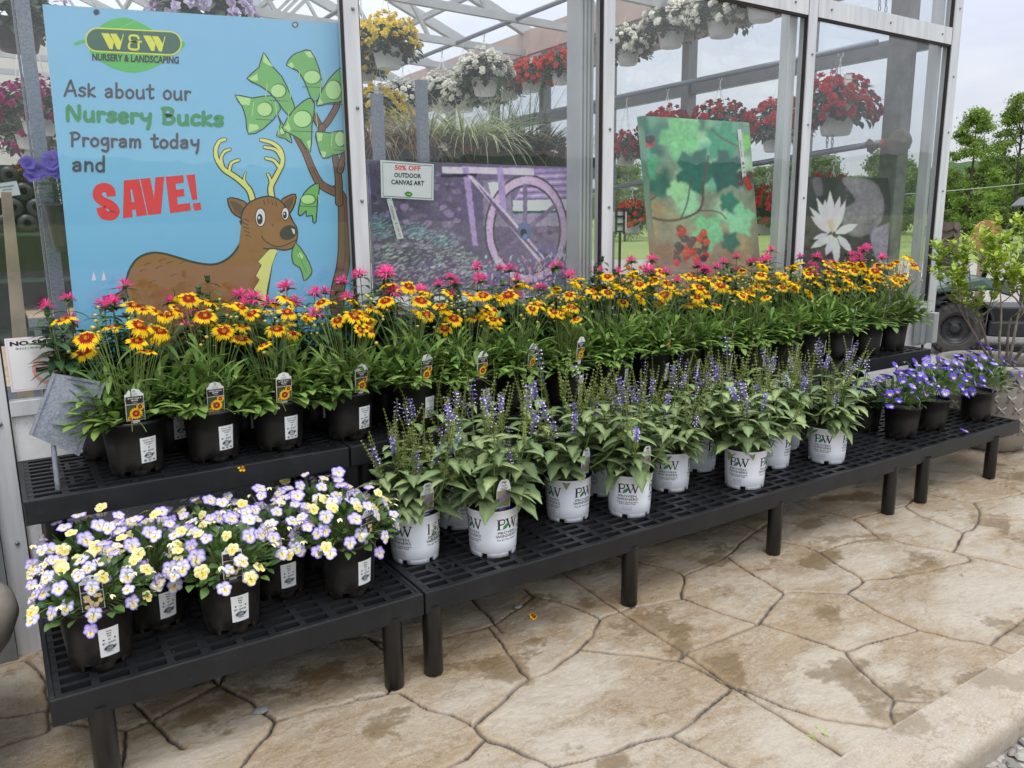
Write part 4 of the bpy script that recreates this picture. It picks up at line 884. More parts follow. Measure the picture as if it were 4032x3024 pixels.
def mesh_beebalm(seed):
    r = random.Random(seed); mb = MB()
    for k in range(46):
        a = r.uniform(0, 2 * PI); el = R(r.choice([5, 15, 25, 40, 55, 70]) + r.uniform(-8, 8)); ln = .034 * r.uniform(.75, 1.15); rr = .010
        d = Vector((math.cos(a) * math.cos(el), math.sin(a) * math.cos(el), math.sin(el))); b = Vector((rr * math.cos(a) * math.cos(el), rr * math.sin(a) * math.cos(el), .006 + rr * .5 * math.sin(el)))
        g_ = r.uniform(.75, 1.2); mb.leaf(b, d, (0, 0, 1), ln, .0058 * r.uniform(.8, 1.2), r.uniform(-.2, .9), 3, .5, 0, 'lance', (g_, g_, g_))
    mb.lathe([(.006, -.006), (.012, .0), (.012, .006), (.007, .011), (0, .012)], 10, 1)
    for k in range(8): a = 2 * PI * k / 8 + r.uniform(-.2, .2); mb.leaf((.008 * math.cos(a), .008 * math.sin(a), -.003), (math.cos(a), math.sin(a), .25), (0, 0, 1), .028 * r.uniform(.8, 1.2), .013, .5, 3, .2, 1, 'lance')
    return mb.build('flower', [MT['pink'], MT['mon_leaf']], mesh_only=True)
def mesh_spike(seed, bloom, ln):
    r = random.Random(seed); mb = MB(); n = int(ln / .0125); bend = r.uniform(-.02, .02)
    cx = lambda z: bend * (z / ln) ** 2
    mb.tube([(cx(ln * i / 5), 0, ln * i / 5) for i in range(6)], [.0017 - .0011 * i / 5 for i in range(6)], 5, 0)
    b0, b1 = (bloom if bloom else (2, 2))
    for i in range(n):
        z = ln * (i + .5) / n; t = i / n; q = 4 + (i % 2); s_ = (1 - .55 * t)
        for k in range(q):
            a = 2 * PI * k / q + i * .8 + r.uniform(-.2, .2); d = Vector((math.cos(a), math.sin(a), r.uniform(.2, .7))); b = Vector((cx(z), 0, z))
            if b0 <= t < b1:
                mb.leaf(b, d, (0, 0, 1), .013 * r.uniform(.8, 1.1), .0078, .5, 2, .2, 1, 'ov')
                tip = b + d.normalized() * .010; mb.leaf(tip, d, (0, 0, 1), .0065 * r.uniform(.6, 1.2), .0075, 1.2, 2, .2, 2 if r.random() < .6 else 1, 'ov')
            else: mb.leaf(b, d, (0, 0, 1), .0145 * s_ * r.uniform(.8, 1.3), .0085 * s_, -.3, 2, .3, 0, 'ov')
    return mb.build('flower_spike', [MT['salv_bud'], MT['purple'], MT['white_p']], mesh_only=True)
def mesh_begonia(c, c2, seed):
    r = random.Random(seed); mb = MB()
    for ring_, (n, ln, el) in enumerate(((5, .024, 5), (5, .019, 35), (4, .012, 62))):
        for k in range(n):
            a = 2 * PI * k / n + ring_ * .5 + r.uniform(-.2, .2); e = R(el + r.uniform(-10, 10)); g_ = r.uniform(0, 1); col = tuple(c[i] * (1 - g_) + c2[i] * g_ for i in range(3))
            mb.leaf((0, 0, .003 * ring_), (math.cos(a) * math.cos(e), math.sin(a) * math.cos(e), math.sin(e)), (0, 0, 1), ln, ln * 1.05, r.uniform(-.3, .5), 3, .25, 0, 'ov', col)
    return mb.build('blossom', MT['petal'], mesh_only=True)
FL_CORE = [mesh_coreopsis(i) for i in range(4)]
WHT, PYEL, PUR, LPUR = (0.80, 0.79, 0.80), (0.84, 0.78, 0.36), (0.20, 0.11, 0.60), (0.26, 0.18, 0.68)
YIN = (0.86, 0.72, 0.14)
FL_VIOLA = [mesh_viola((.85, .78, .36), (0.80, .79, .80), LPUR, 1, wide=.28), mesh_viola((.86, .80, .42), (.74, .71, .82), PUR, 2, 1.05, wide=.34), mesh_viola((.85, .77, .30), (0.87, .83, .66), (.46, .38, .74), 3, .95, wide=.20), mesh_viola((.86, .80, .45), (.66, .58, .82), PUR, 4, 1.0, wide=.42), mesh_viola((.85, .70, .12), (.86, .80, .34), (.80, .76, .58), 5, .9, wide=.12)]
FL_BLUE = [mesh_viola((.70, .66, .55), (.10, .07, .52), (.07, .04, .44), 11, .95, wide=.5), mesh_viola((.82, .74, .30), (.18, .13, .62), (.08, .045, .48), 12, .95, wide=.5), mesh_viola((.80, .77, .70), (.38, .34, .76), (.11, .07, .54), 13, .95, wide=.45), mesh_viola((.84, .74, .20), (.80, .74, .45), (.62, .58, .62), 14, .9, wide=.2)]
FL_BEE = [mesh_beebalm(i) for i in range(3)]
SP_GREEN = [mesh_spike(i, None, q) for i, q in ((1, .13), (2, .17), (3, .15), (4, .10))]
SP_BLOOM = [mesh_spike(11, (.0, .62), .11), mesh_spike(12, (.1, .7), .13), mesh_spike(13, (.0, .95), .09), mesh_spike(14, (.4, .85), .15), mesh_spike(15, (0, .45), .15)]

# ------------------------------------------------------------------ plant bodies: foliage mesh + list of flowers
def jit(r, v, a): return Vector((v[0] + r.uniform(-a, a), v[1] + r.uniform(-a, a), v[2] + r.uniform(-a, a)))
def curve3(a, b, up, n=5):
    a, b = Vector(a), Vector(b); c = a + (b - a) * .5 + Vector(up); return [a * (1 - t) ** 2 + c * 2 * t * (1 - t) + b * t * t for t in [i / n for i in range(n + 1)]]
def coreopsis_body(seed):
    r = random.Random(seed); mb = MB(); fl = []; mb.notch = (.06, .034, .275)
    for s in range(52):
        az = r.uniform(0, 2 * PI); til = math.sqrt(r.random()) * R(82); ln = r.uniform(.15, .222) * (1 - .24 * til / 1.4)
        b = Vector((r.uniform(0, .045) * math.cos(az), r.uniform(0, .045) * math.sin(az), .165)); d = Vector((math.sin(til) * math.cos(az), math.sin(til) * math.sin(az), math.cos(til) + .05)).normalized()
        e = b + d * ln + Vector((0, 0, -.03 * math.sin(til))); path = curve3(b, e, (0, 0, .03 * math.sin(til)), 5); mb.tube(path, [.0022, .002, .0018, .0016, .0014, .0012], 4, 1, False)
        for k in range(8):
            u = .22 + .78 * (k / 7.0); q = path[min(5, int(u * 5))].lerp(path[min(5, int(u * 5) + 1)], (u * 5) % 1) if u < 1 else path[5]
            a2 = az + (k * 2.4) + r.uniform(-.5, .5); rad = Vector((math.cos(a2), math.sin(a2), 0)); ld = d * (.55 + .5 * u) + rad * r.uniform(.5, 1.0); ld.z += r.uniform(-.1, .3)
            low = q.z < .24; l_ = r.uniform(.062, .098) * (1.08 if not low else .95); g_ = r.uniform(.85, 1.15)
            mb.leaf(q, ld, (0, 0, 1), l_, r.uniform(.014, .020) * (1.25 if low else .88), r.uniform(.3, 1.0), 5, .25, 0, 'ob', (g_, g_, g_), (g_ * 1.35, g_ * 1.25, g_ * 1.2))
    for k in range(34):
        if k % 5 == 0: ca_ = r.uniform(0, 6.28)
        az = (ca_ + r.uniform(-.55, .55)) if k % 3 else r.uniform(0, 2 * PI); rr = .165 * math.sqrt(r.random()); z = r.uniform(.41, .56) - rr * .28
        a = Vector((rr * .35 * math.cos(az), rr * .35 * math.sin(az), .22)); e = Vector((rr * math.cos(az), rr * math.sin(az), z))
        mb.tube(curve3(a, e, (0, 0, .04), 6), [.0015] * 3 + [.0012] * 4, 4, 1, False)
        if k % 3 == 0:
            n = Vector((math.cos(az) * .35 + r.uniform(-.45, .45), math.sin(az) * .30 + r.uniform(-.45, .35) - .18, 1.0)); fl.append((r.choice(FL_CORE), e + Vector((0, 0, .006)), orient(n, (0, 1, 0), r.uniform(0, 6)), r.uniform(.66, 1.12)))
        else:
            s_ = r.uniform(.005, .0075); mb.lathe([(0, -s_ * .8), (s_ * .8, -s_ * .5), (s_, 0), (s_ * .75, s_ * .6), (0, s_ * .9)], 8, 2, e)
            for q in range(5): a2 = 1.256 * q; mb.leaf(e - Vector((0, 0, s_ * .5)), (math.cos(a2), math.sin(a2), .3), (0, 0, 1), .012, .003, -.3, 2, .1, 1, 'lance')
    return mb.build('foliage', [MT['core_leaf'], MT['stem'], plain('coreopsis_bud', (.42, .36, .09), .6, .3, 200)] if 'bud' not in MT else [MT['core_leaf'], MT['stem'], MT['bud']], mesh_only=True), fl
MT['bud'] = plain('coreopsis_bud', (.42, .36, .09), .6, .3, 200)
def beebalm_body(seed):
    r = random.Random(seed); mb = MB(); fl = []
    for s in range(30):
        az = r.uniform(0, 2 * PI); rr = .165 * math.sqrt(r.random()); h = r.uniform(.45, .60) if s < 8 else r.uniform(.34, .52)
        a = Vector((rr * .45 * math.cos(az), rr * .45 * math.sin(az), .16)); e = Vector((rr * math.cos(az), rr * math.sin(az), h)); path = curve3(a, e, (rr * .25 * math.cos(az), rr * .25 * math.sin(az), 0), 8)
        mb.tube(path, [.0032 - .0016 * i / 8 for i in range(9)], 5, 1, False)
        n = int((h - .18) / .030)
        for k in range(n):
            u = (k + .8) / n; i = min(7, int(u * 8)); q = path[i].lerp(path[i + 1], min(1, u * 8 - i)); sz = (.068 + .035 * math.sin(PI * min(1, u * .9))) * (1 - .30 * max(0, u - .7) / .3)
            for j in range(2):
                a2 = az + k * 1.57 + j * PI + r.uniform(-.3, .3); g_ = r.uniform(.8, 1.2)
                mb.leaf(q, (math.cos(a2), math.sin(a2), r.uniform(.1, .6)), (0, 0, 1), sz * r.uniform(.85, 1.15), sz * .34, r.uniform(.5, 1.2), 4, .25, 0, 'lance', (g_, g_, g_), (g_ * 1.3, g_ * 1.25, g_ * 1.2))
        if s < 8:
            if r.random() < .74: fl.append((r.choice(FL_BEE), e, orient((r.uniform(-.35, .35), r.uniform(-.4, .2), 1), (0, 1, 0), r.uniform(0, 6)), r.uniform(.75, 1.1)))
            else:
                mb.lathe([(.003, -.004), (.009, .002), (.009, .012), (.004, .018), (0, .019)], 8, 0, e)
                for q in range(7): a2 = .9 * q; mb.leaf(e, (math.cos(a2), math.sin(a2), 1.0), (0, 0, 1), .028, .012, -.5, 3, .3, 0, 'lance')
    return mb.build('foliage', [MT['mon_leaf'], MT['stem']], mesh_only=True), fl
def salvia_body(seed):
    r = random.Random(seed); mb = MB(); fl = []; mb.notch = (.06, .032, .285)
    def lf(q, d, ln, dr):
        g_ = r.uniform(.82, 1.15); mb.leaf(q, d, (0, 0, 1), ln, ln * r.uniform(.40, .52), dr, 7, .22, 0, 'lance', (g_, g_, g_), (g_ * 2.1, g_ * 1.8, g_ * 1.9), .12, .05)
    for s in range(17):
        az = 2 * PI * s / 17 + r.uniform(-.3, .3); rr = r.uniform(.03, .175); h = r.uniform(.27, .45)
        a = Vector((rr * .25 * math.cos(az), rr * .25 * math.sin(az), .165)); e = Vector((rr * math.cos(az), rr * math.sin(az), h)); path = curve3(a, e, (rr * .3 * math.cos(az), rr * .3 * math.sin(az), 0), 8)
        mb.tube(path, [.0034 - .0014 * i / 8 for i in range(9)], 5, 1, False); n = 6
        for k in range(n):
            u = (k + .5) / n; i = min(7, int(u * 8)); q = path[i].lerp(path[i + 1], min(1, u * 8 - i)); sz = .125 * (1 - .60 * u) + .014
            for j in range(2):
                a2 = az + k * 1.57 + j * PI + r.uniform(-.4, .4); lf(q, (math.cos(a2), math.sin(a2), r.uniform(.0, .55)), sz * r.uniform(.8, 1.2), r.uniform(.4, 1.3))
        d = (path[8] - path[6]).normalized()
        for j in range(r.choice((1, 2, 2, 3))):
            dd = jit(r, d, .42 if j else .20); q = path[8] if j == 0 else path[r.choice((5, 6, 7))]
            if j: a3 = q + dd.normalized() * .05; mb.tube([q, a3], .0014, 4, 1, False); q = a3
            mesh = r.choice(SP_BLOOM) if r.random() < .32 else r.choice(SP_GREEN); fl.append((mesh, q, orient(dd, (0, 1, 0), 0), r.uniform(.8, 1.15)))
    for k in range(20):
        az = r.uniform(0, 2 * PI); q = Vector((.05 * math.cos(az), .05 * math.sin(az), r.uniform(.185, .23))); lf(q, (math.cos(az), math.sin(az), r.uniform(.35, 1.0)), r.uniform(.075, .125), r.uniform(.7, 1.5) if k > 2 else 2.3)
    return mb.build('foliage', [MT['salv_leaf'], MT['stem']], mesh_only=True), fl
def viola_body(seed, flowers, nfl, blue=False):
    r = random.Random(seed); mb = MB(); fl = []; Rm = .142 if not blue else .16; mb.notch = (.075, .026, .25)
    for k in range(280):
        az = r.uniform(0, 2 * PI); ph = math.acos(1 - r.random() * 1.08); rr = Rm * r.uniform(.55, 1.0)
        q = Vector((rr * math.sin(ph) * math.cos(az) * 1.0, rr * math.sin(ph) * math.sin(az), .178 + max(-.035, rr * .72 * math.cos(ph)))); base = Vector((q.x * .3, q.y * .3, .17))
        if k % 2 == 0: mb.tube(curve3(base, q, (0, 0, .02), 3), .0011, 4, 1, False)
        d = (q - Vector((0, 0, .16))).normalized() + Vector((r.uniform(-.5, .5), r.uniform(-.5, .5), r.uniform(-.2, .4))); g_ = r.uniform(.75, 1.2)
        ln = r.uniform(.026, .044); mb.leaf(q, d, (r.uniform(-.5, .5), r.uniform(-.7, .2), 1), ln, ln * (.62 if not blue else .40), r.uniform(-.2, .8), 4, .15, 0, 'ov', (g_, g_, g_), (g_ * 1.15, g_ * 1.1, g_))
    view = Vector((-.15, -.8, .62))
    for k in range(nfl):
        u = (k + .5) / nfl; az = k * 2.39996 + r.uniform(-.3, .3); ph = math.acos(1 - u * .98)
        rr = Rm * r.uniform(1.02, 1.2); q = Vector((rr * math.sin(ph) * math.cos(az) * 1.08, rr * math.sin(ph) * math.sin(az), .178 + rr * .92 * math.cos(ph) + r.uniform(-.03, .022)))
        if blue and ph > 1.2 and r.random() < .5: continue
        out_ = (q - Vector((0, 0, .15))).normalized(); n = out_ * .55 + view * .75 + Vector((r.uniform(-.6, .6), r.uniform(-.45, .45), r.uniform(-.5, .3)))
        base = Vector((q.x * .4, q.y * .4, .19)); mb.tube(curve3(base, q - n.normalized() * .004, (out_.x * .01, out_.y * .01, .035), 5), .0011, 4, 1, False)
        fl.append((r.choice(flowers), q, orient(n, (0, 0, 1), r.uniform(-.4, .4)), r.uniform(.68, .98)))
    for k in range(14):   # closed buds
        az = r.uniform(0, 2 * PI); q = Vector((.155 * math.cos(az), .155 * math.sin(az), r.uniform(.20, .31))); mb.tube(curve3(q * .6 + Vector((0, 0, .06)), q, (0, 0, .03), 4), .001, 4, 1, False)
        for j in range(3): mb.leaf(q, (math.cos(az + j), math.sin(az + j), -.2), (0, 0, 1), .015, .008, .5, 3, .5, 2 if not blue else 1, 'ov')
    return mb.build('foliage', [MT['viola_leaf'], MT['stem'], flat((.80, .77, .45))], mesh_only=True), fl
CORE = [coreopsis_body(100 + i) for i in range(5)]; BEE = [beebalm_body(200 + i) for i in range(5)]; SALV = [salvia_body(300 + i) for i in range(5)]
VIO = [viola_body(400 + i, [FL_VIOLA[j] for j in (0, 0, 1, 1, 3, 2, 4, 1)] if i % 2 else [FL_VIOLA[j] for j in (0, 1, 0, 2, 1, 4, 3, 4)], 50) for i in range(4)]
BLU = [viola_body(500 + i, [FL_BLUE[j] for j in (0, 0, 0, 1, 1, 1, 2, 2)], 48, True) for i in range(3)]

def potted(kind, name, label, cat, group, x, y, z, body, rz=0.0, sc=1.0, tagpos=None, stick=0.0, drop=0.0, keep=None):
    root = thing(name, label, cat, (x, y, z), 0, group)
    white = kind == 'salv'
    pot = put('pot', ME['wpot' if white else 'bpot'], root)
    so = put('soil', ME['wsoil' if white else 'bsoil'], root)
    if white:
        for k in range(4): put('printing', ME['print%d' % (k % 2)], pot, None, (0, 0, (keep or 0) + k * PI / 2))
    if stick is not None: put('price_label', ME[{'core': 'st_core', 'bee': 'st_mon', 'salv': 'st_salv', 'viola': 'st_viola', 'blue': 'st_blue'}[kind]], pot, None, (0, 0, stick))
    if tagpos is not None: rz = tagpos[0]
    fo = put('foliage', body[0], root, None, (0, 0, rz), sc); Rz = Matrix.Rotation(rz, 3, 'Z')
    nm = 'flower_spike' if kind == 'salv' else 'flower'
    for me, q, e, s_ in body[1]:
        put(nm, me, root, (Rz @ Vector(q)) * sc, (Rz @ e.to_matrix()).to_euler(), s_ * sc)
    if tagpos is not None: add_tag(root, {'core': 'tag_core', 'bee': 'tag_mon', 'salv': 'tag_pw', 'viola': 'tag_viola', 'blue': 'tag_blue'}[kind], tagpos[0], tagpos[1], tagpos[2], tagpos[3] if len(tagpos) > 3 else .12, tagpos[4] if len(tagpos) > 4 else 0)
    return root
# coreopsis along the front of the raised benches
CX = [.315, .564, .795, 1.06, 1.334, 1.584, 1.831, 2.083, 2.344, 2.598, 2.803, 3.049, 3.292, 3.56, 3.827, 4.07, 4.333, 4.596]
CLAB = ['gold and red coreopsis in a black pot right beside the metal sign holder', 'gold and red coreopsis in a black pot, second from the left of its row', 'third gold and red coreopsis from the left, in front of the deer poster',
 'gold and red coreopsis before the right edge of the deer poster, label turned right', 'gold and red coreopsis with a tall upright picture tag, left of the first salvia spikes', 'gold and red coreopsis half hidden by the leftmost salvia spikes',
 'gold and red coreopsis in front of the bottom left of the water wheel picture', 'gold and red coreopsis below the wheel of the water wheel picture', 'gold and red coreopsis before the grey ribbed column', 'gold and red coreopsis just right of the third white window post',
 'gold and red coreopsis directly below the left edge of the grapevine picture', 'gold and red coreopsis in front of the middle of the grapevine picture', 'gold and red coreopsis before the right edge of the grapevine picture', 'gold and red coreopsis before the fourth white window post',
 'gold and red coreopsis below the left side of the water lily picture', 'third gold and red coreopsis from the right end of the raised bench', 'next to last gold and red coreopsis at the right end of the raised bench', 'rightmost gold and red coreopsis, last on the raised bench by the corner post']
cr_ = random.Random(21)
for i, x in enumerate(CX):
    tg = {0: (.02, .074, .168), 1: (.0, .074, .160), 2: (.02, .076, .165), 3: (.25, .074, .165), 4: (.2, .078, .176), 5: (.2, .075, .165), 6: (.35, .075, .170), 7: (.3, .077, .178), 9: (.4, .075, .166), 11: (.6, .075, .17), 13: (.55, .076, .172), 14: (.55, .077, .176), 15: (.6, .077, .178), 16: (.5, .077, .178)}.get(i)
    potted('core', 'potted_coreopsis', CLAB[i], 'potted plant', 'coreopsis in black pots', x + .01, -.375 + cr_.uniform(-.012, .012), .717, CORE[(i * 2) % 5 if i != 1 else 3], cr_.uniform(0, 6.28), cr_.uniform(.94, 1.06), tg, [.35, .3, .25, .35, .4, .5, .5, .5, .55, .5, .6, .62, .6, .6, .65, .66, .66, .6][i])
# bee balm against the wall
BX = [.27, .47, .74, 1.02, 1.33, 1.72, 2.03, 2.37, 2.80, 3.22, 3.58, 3.95, 4.27, 4.62]
BLAB = ['pink bee balm behind the metal sign holder, leftmost on the raised bench', 'short pink bee balm before the rump of the painted deer', 'pink bee balm before the belly of the painted deer', 'pink bee balm before the chest of the painted deer', 'pink bee balm in front of the second white window post',
 'pink bee balm before the bottom left of the water wheel picture', 'pink bee balm before the middle of the water wheel picture', 'pink bee balm before the right side of the water wheel picture', 'pink bee balm between the third window post and the grapevine picture', 'pink bee balm before the grapes in the grapevine picture',
 'pink bee balm before the lower right corner of the grapevine picture', 'pink bee balm in front of the fourth white window post', 'pink bee balm directly below the white water lily bloom', 'rightmost pink bee balm, near the corner of the greenhouse']
for i, x in enumerate(BX):
    potted('bee', 'potted_bee_balm', BLAB[i], 'potted plant', 'bee balm in black pots', x, -.135, .717, BEE[i % 5], cr_.uniform(0, 6.28), cr_.uniform(.95, 1.06) * (.93 if i == 1 else 1), None, .35 if i < 6 else .5)
# salvias in white printed pots
SL = [(1.180, -.685, 'white pot of budding salvia next to the violas, front left of the long bench', .5, (.15, .072, .168)), (1.446, -.797, 'second white salvia pot along the front edge, picture tag over its rim', .06, (-.05, .072, .165)), (1.470, -.485, 'white salvia pot mostly hidden behind the two leftmost salvias', .1, None),
 (1.884, -.680, 'white salvia pot standing alone with a tilted oval picture tag', .1, (.3, .074, .175, .1)), (2.128, -.785, 'white salvia pot with big leaves drooping over its rim, mid front', .75, (.15, .07, .17)), (2.190, -.515, 'white salvia pot hidden in the gap at the middle of the bench', .3, None),
 (2.490, -.650, 'white salvia pot in the second row left of the large leafed salvia', .7, None), (2.810, -.515, 'white salvia pot at the back, label partly covered by leaves', .2, None), (2.795, -.825, 'white salvia pot at the front edge with broad leaves, second from the right', .35, None),
 (3.145, -.690, 'white salvia pot peeping out behind the second salvia from the right', .3, None), (3.460, -.510, 'white salvia pot at the back right near the blue violas', .5, None), (3.437, -.800, 'rightmost white salvia pot at the front edge, lettering facing the camera', .35, None)]
for i, (x, y, lab, pr, tg) in enumerate(SL):
    potted('salv', 'potted_salvia', lab, 'potted plant', 'salvias in white pots', x, y, .312, SALV[i % 5], cr_.uniform(0, 6.28), cr_.uniform(1.04, 1.17), tg, pr + .72 if i != 0 else .40, 0, pr)
# pale violas
VL = [(.130, -.815, 'pale purple and yellow viola in the front left corner of the bench', .22, (-.1, .076, .165)), (.299, -.675, 'pale viola pot tucked between the two front left viola pots', .3, None), (.490, -.820, 'pale viola in the middle of the front, picture tag below its blooms', .1, (-.05, .078, .165)),
 (.680, -.680, 'pale viola pot set back between the two right hand viola pots', .1, None), (.878, -.800, 'pale viola at the front right of its bench beside the white pots', .3, (.45, .076, .172)), (.165, -.560, 'pale viola at the back left below the raised bench', .2, None), (.49, -.545, 'pale viola at the back middle below the raised bench', .2, None), (.87, -.55, 'pale viola at the back right, reaching up the raised bench front', .2, None)]
for i, (x, y, lab, st, tg) in enumerate(VL):
    potted('viola', 'potted_viola', lab, 'potted plant', 'pale violas in black pots', x, y, .312, VIO[i % 4], cr_.uniform(-.3, .3) + (3.0 if i > 3 else 0) * 0, cr_.uniform(.96, 1.05), tg, st)
BL = [(4.157, -.535, 'blue viola pot hidden behind the rightmost white salvia pot', .6, (.2, .075, .17)), (4.168, -.755, 'blue viola with bare soil and a blue picture tag, front of the right bench', .85, (.55, .074, .17)), (4.470, -.750, 'blue viola in the middle of the right bench, its blooms trailing right', .75, None), (4.900, -.790, 'blue viola at the far right corner of the bench before the stone planter', .8, (.65, .074, .168))]
for i, (x, y, lab, st, tg) in enumerate(BL):
    potted('blue', 'potted_viola', lab, 'potted plant', 'blue violas in black pots', x, y, .312, BLU[i % 3], cr_.uniform(-.4, .4), [.85, 1.12, 1.2, 1.22][i], tg, st)

# ------------------------------------------------------------------ deer poster inside the glass
def Z0(zx, zy): return (zx * .6329, zy * .6329)
PY = .075
def pmap(dy=0.0):
    def fn(x, y, l):
        q = onY(x * .6329, -y * .6329, PY); q.y = PY - .0006 - l * .00008; return q
    return fn
post = thing('poster_board', 'large sky blue poster with a painted brown deer and a money tree inside the window', 'poster', (0.78, PY, .95))
def loc(o, root):  # keep world placement while parenting to a translated empty
    o.location = tuple(-c for c in root.location); return o
m, t, p = newmat('poster_print'); tcn = t.nodes.new('ShaderNodeTexCoord'); sx = t.nodes.new('ShaderNodeSeparateXYZ'); t.links.new(tcn.outputs['Object'], sx.inputs[0])
mr = t.nodes.new('ShaderNodeMapRange'); t.links.new(sx.outputs['Z'], mr.inputs[0]); mr.inputs[1].default_value = .9; mr.inputs[2].default_value = 2.3
t.links.new(ramp(t, mr.outputs[0], [(0.0, srgb(112, 182, 220)), (0.35, srgb(108, 174, 224)), (0.6, srgb(122, 182, 230)), (1.0, srgb(124, 178, 228))]), p.inputs['Base Color']); p.inputs['Roughness'].default_value = .35
mb = MB(); mb.add([(.225, PY, .95), (1.335, PY, .95), (1.335, PY, 2.311), (.245, PY, 2.243), (.225, PY + .012, .95), (1.335, PY + .012, .95), (1.335, PY + .012, 2.311), (.245, PY + .012, 2.243)], [(0, 1, 2, 3), (7, 6, 5, 4), (0, 4, 5, 1), (1, 5, 6, 2), (2, 6, 7, 3), (3, 7, 4, 0)])
loc(mb.build('board', m, post, smooth=False), post)
def emitp(g, name): return loc(g.emit(pmap(), name, post), post)
class GP(G):   # graphic in pixel-down coordinates
    def __init__(self): self.items = []
def fl_(pts): return [(x, -y) for x, y in pts]
BRN = srgb(140, 96, 52); BRN2 = srgb(95, 72, 50); OUTL = srgb(42, 38, 38); BILL = srgb(110, 172, 96); BILLD = srgb(66, 120, 66); BLT = srgb(176, 220, 142); ANT = srgb(232, 222, 120); YEL = srgb(240, 228, 70)
# --- logo
g = GP()
g.smooth_poly(fl_([(560, 330), (575, 240), (620, 165), (700, 120), (790, 112), (880, 145), (960, 190), (1060, 240), (1150, 268), (1120, 310), (1040, 370), (950, 425), (830, 452), (720, 430), (630, 385)]), srgb(88, 178, 92))
g.stroke(fl_([(470, 272), (540, 255), (700, 262), (900, 280), (1140, 268)]), 20, srgb(88, 178, 92)); g.stroke(fl_([(600, 250), (760, 170), (840, 130)]), 5, srgb(120, 196, 110)); g.stroke(fl_([(800, 300), (900, 380)]), 5, srgb(120, 196, 110))
def pill(x0, y0, x1, y1, h, c, tilt): 
    pts = []
    for k in range(13): a = PI / 2 + PI * k / 12; pts.append((x0 + h + h * math.cos(a), y0 + h * math.sin(a)))
    for k in range(13): a = -PI / 2 + PI * k / 12; pts.append((x1 - h + h * math.cos(a), y1 + h * math.sin(a)))
    g.poly(fl_(pts), c)
pill(530, 247, 1131, 270, 76, YEL, 0); pill(538, 247.5, 1123, 269.5, 68, srgb(62, 98, 82), 0)
g.poly(fl_([(630, 206), (676, 208), (707, 260), (700, 306), (680, 304)]), YEL); g.poly(fl_([(686, 209), (724, 210), (752, 258), (765, 212), (770, 212), (746, 309), (728, 306)]), YEL)
g.poly(fl_([(890, 221), (936, 223), (967, 275), (960, 318), (940, 316)]), YEL); g.poly(fl_([(945, 224), (984, 226), (1012, 272), (1024, 227), (1029, 227), (1006, 322), (988, 319)]), YEL)
g.stroke(fl_([(862, 240), (852, 224), (812, 222), (806, 240), (815, 258), (858, 260), (815, 262), (802, 282), (808, 304), (856, 308), (862, 285), (862, 262), (876, 260)]), 13, YEL, sub=3)
g.text('NURSERY & LANDSCAPING', 843, -365, 540, 46, srgb(46, 40, 46), .035, 2, 0, -R(2.2))
emitp(g, 'logo')
# --- hand lettering as strokes; glyphs in a unit box (x, y up, x-height .6, capital 1)
GL = {'A': (.80, [[(0, 0), (.34, 1), (.42, .98), (.72, .02)], [(.10, .34), (.66, .40)]]), 's': (.50, [[(.42, .52), (.25, .60), (.08, .50), (.14, .36), (.36, .26), (.40, .10), (.22, 0), (.02, .08)]]), 'k': (.52, [[(.06, .85), (.06, 0)], [(.42, .62), (.08, .28), (.46, .0)]]),
 'a': (.58, [[(.05, .50), (.22, .60), (.40, .50), (.42, .05)], [(.42, .32), (.20, .34), (.04, .18), (.14, .02), (.32, .06), (.42, .20)]]), 'b': (.56, [[(.06, 1), (.06, .02)], [(.06, .42), (.24, .56), (.44, .42), (.42, .12), (.22, .0), (.06, .10)]]), 'o': (.58, [[(.26, .60), (.06, .42), (.08, .12), (.26, 0), (.46, .14), (.46, .44), (.26, .60)]]),
 'u': (.60, [[(.06, .58), (.06, .18), (.18, .0), (.36, .06), (.46, .26), (.46, .60)], [(.46, .26), (.50, .0)]]), 't': (.46, [[(.20, .92), (.20, .10), (.30, 0), (.42, .06)], [(0, .62), (.42, .64)]]), 'r': (.44, [[(.06, .60), (.08, .0)], [(.07, .36), (.20, .58), (.38, .54)]]), 'N': (.80, [[(.06, 0), (.08, 1), (.60, .02), (.64, 1)]]),
 'e': (.54, [[(.06, .28), (.44, .36), (.36, .58), (.18, .60), (.05, .38), (.08, .10), (.24, .0), (.44, .06)]]), 'y': (.54, [[(.04, .60), (.08, .34), (.22, .24), (.44, .34)], [(.48, .62), (.44, .0), (.36, -.36)]]), 'B': (.70, [[(.08, 1), (.10, .02)], [(.0, .98), (.34, 1), (.50, .82), (.40, .58), (.12, .52), (.44, .48), (.58, .26), (.44, .04), (.06, .0)]]),
 'c': (.50, [[(.42, .54), (.24, .60), (.06, .40), (.08, .10), (.26, .0), (.44, .08)]]), 'P': (.66, [[(.10, .98), (.10, 0)], [(0, .96), (.34, 1), (.54, .82), (.46, .58), (.12, .48)]]), 'g': (.56, [[(.42, .52), (.22, .60), (.05, .42), (.10, .16), (.30, .14), (.42, .34)], [(.44, .60), (.46, -.16), (.32, -.38), (.08, -.28)]]),
 'm': (.80, [[(.06, .60), (.06, 0)], [(.06, .40), (.20, .58), (.34, .48), (.35, .0)], [(.35, .40), (.50, .58), (.64, .48), (.66, .0)]]), 'd': (.58, [[(.44, 1.02), (.44, .0)], [(.44, .42), (.24, .58), (.05, .40), (.08, .10), (.26, .0), (.44, .14)]]), 'n': (.56, [[(.06, .60), (.06, 0)], [(.06, .38), (.24, .58), (.42, .46), (.44, .0)]]), ' ': (.42, [])}
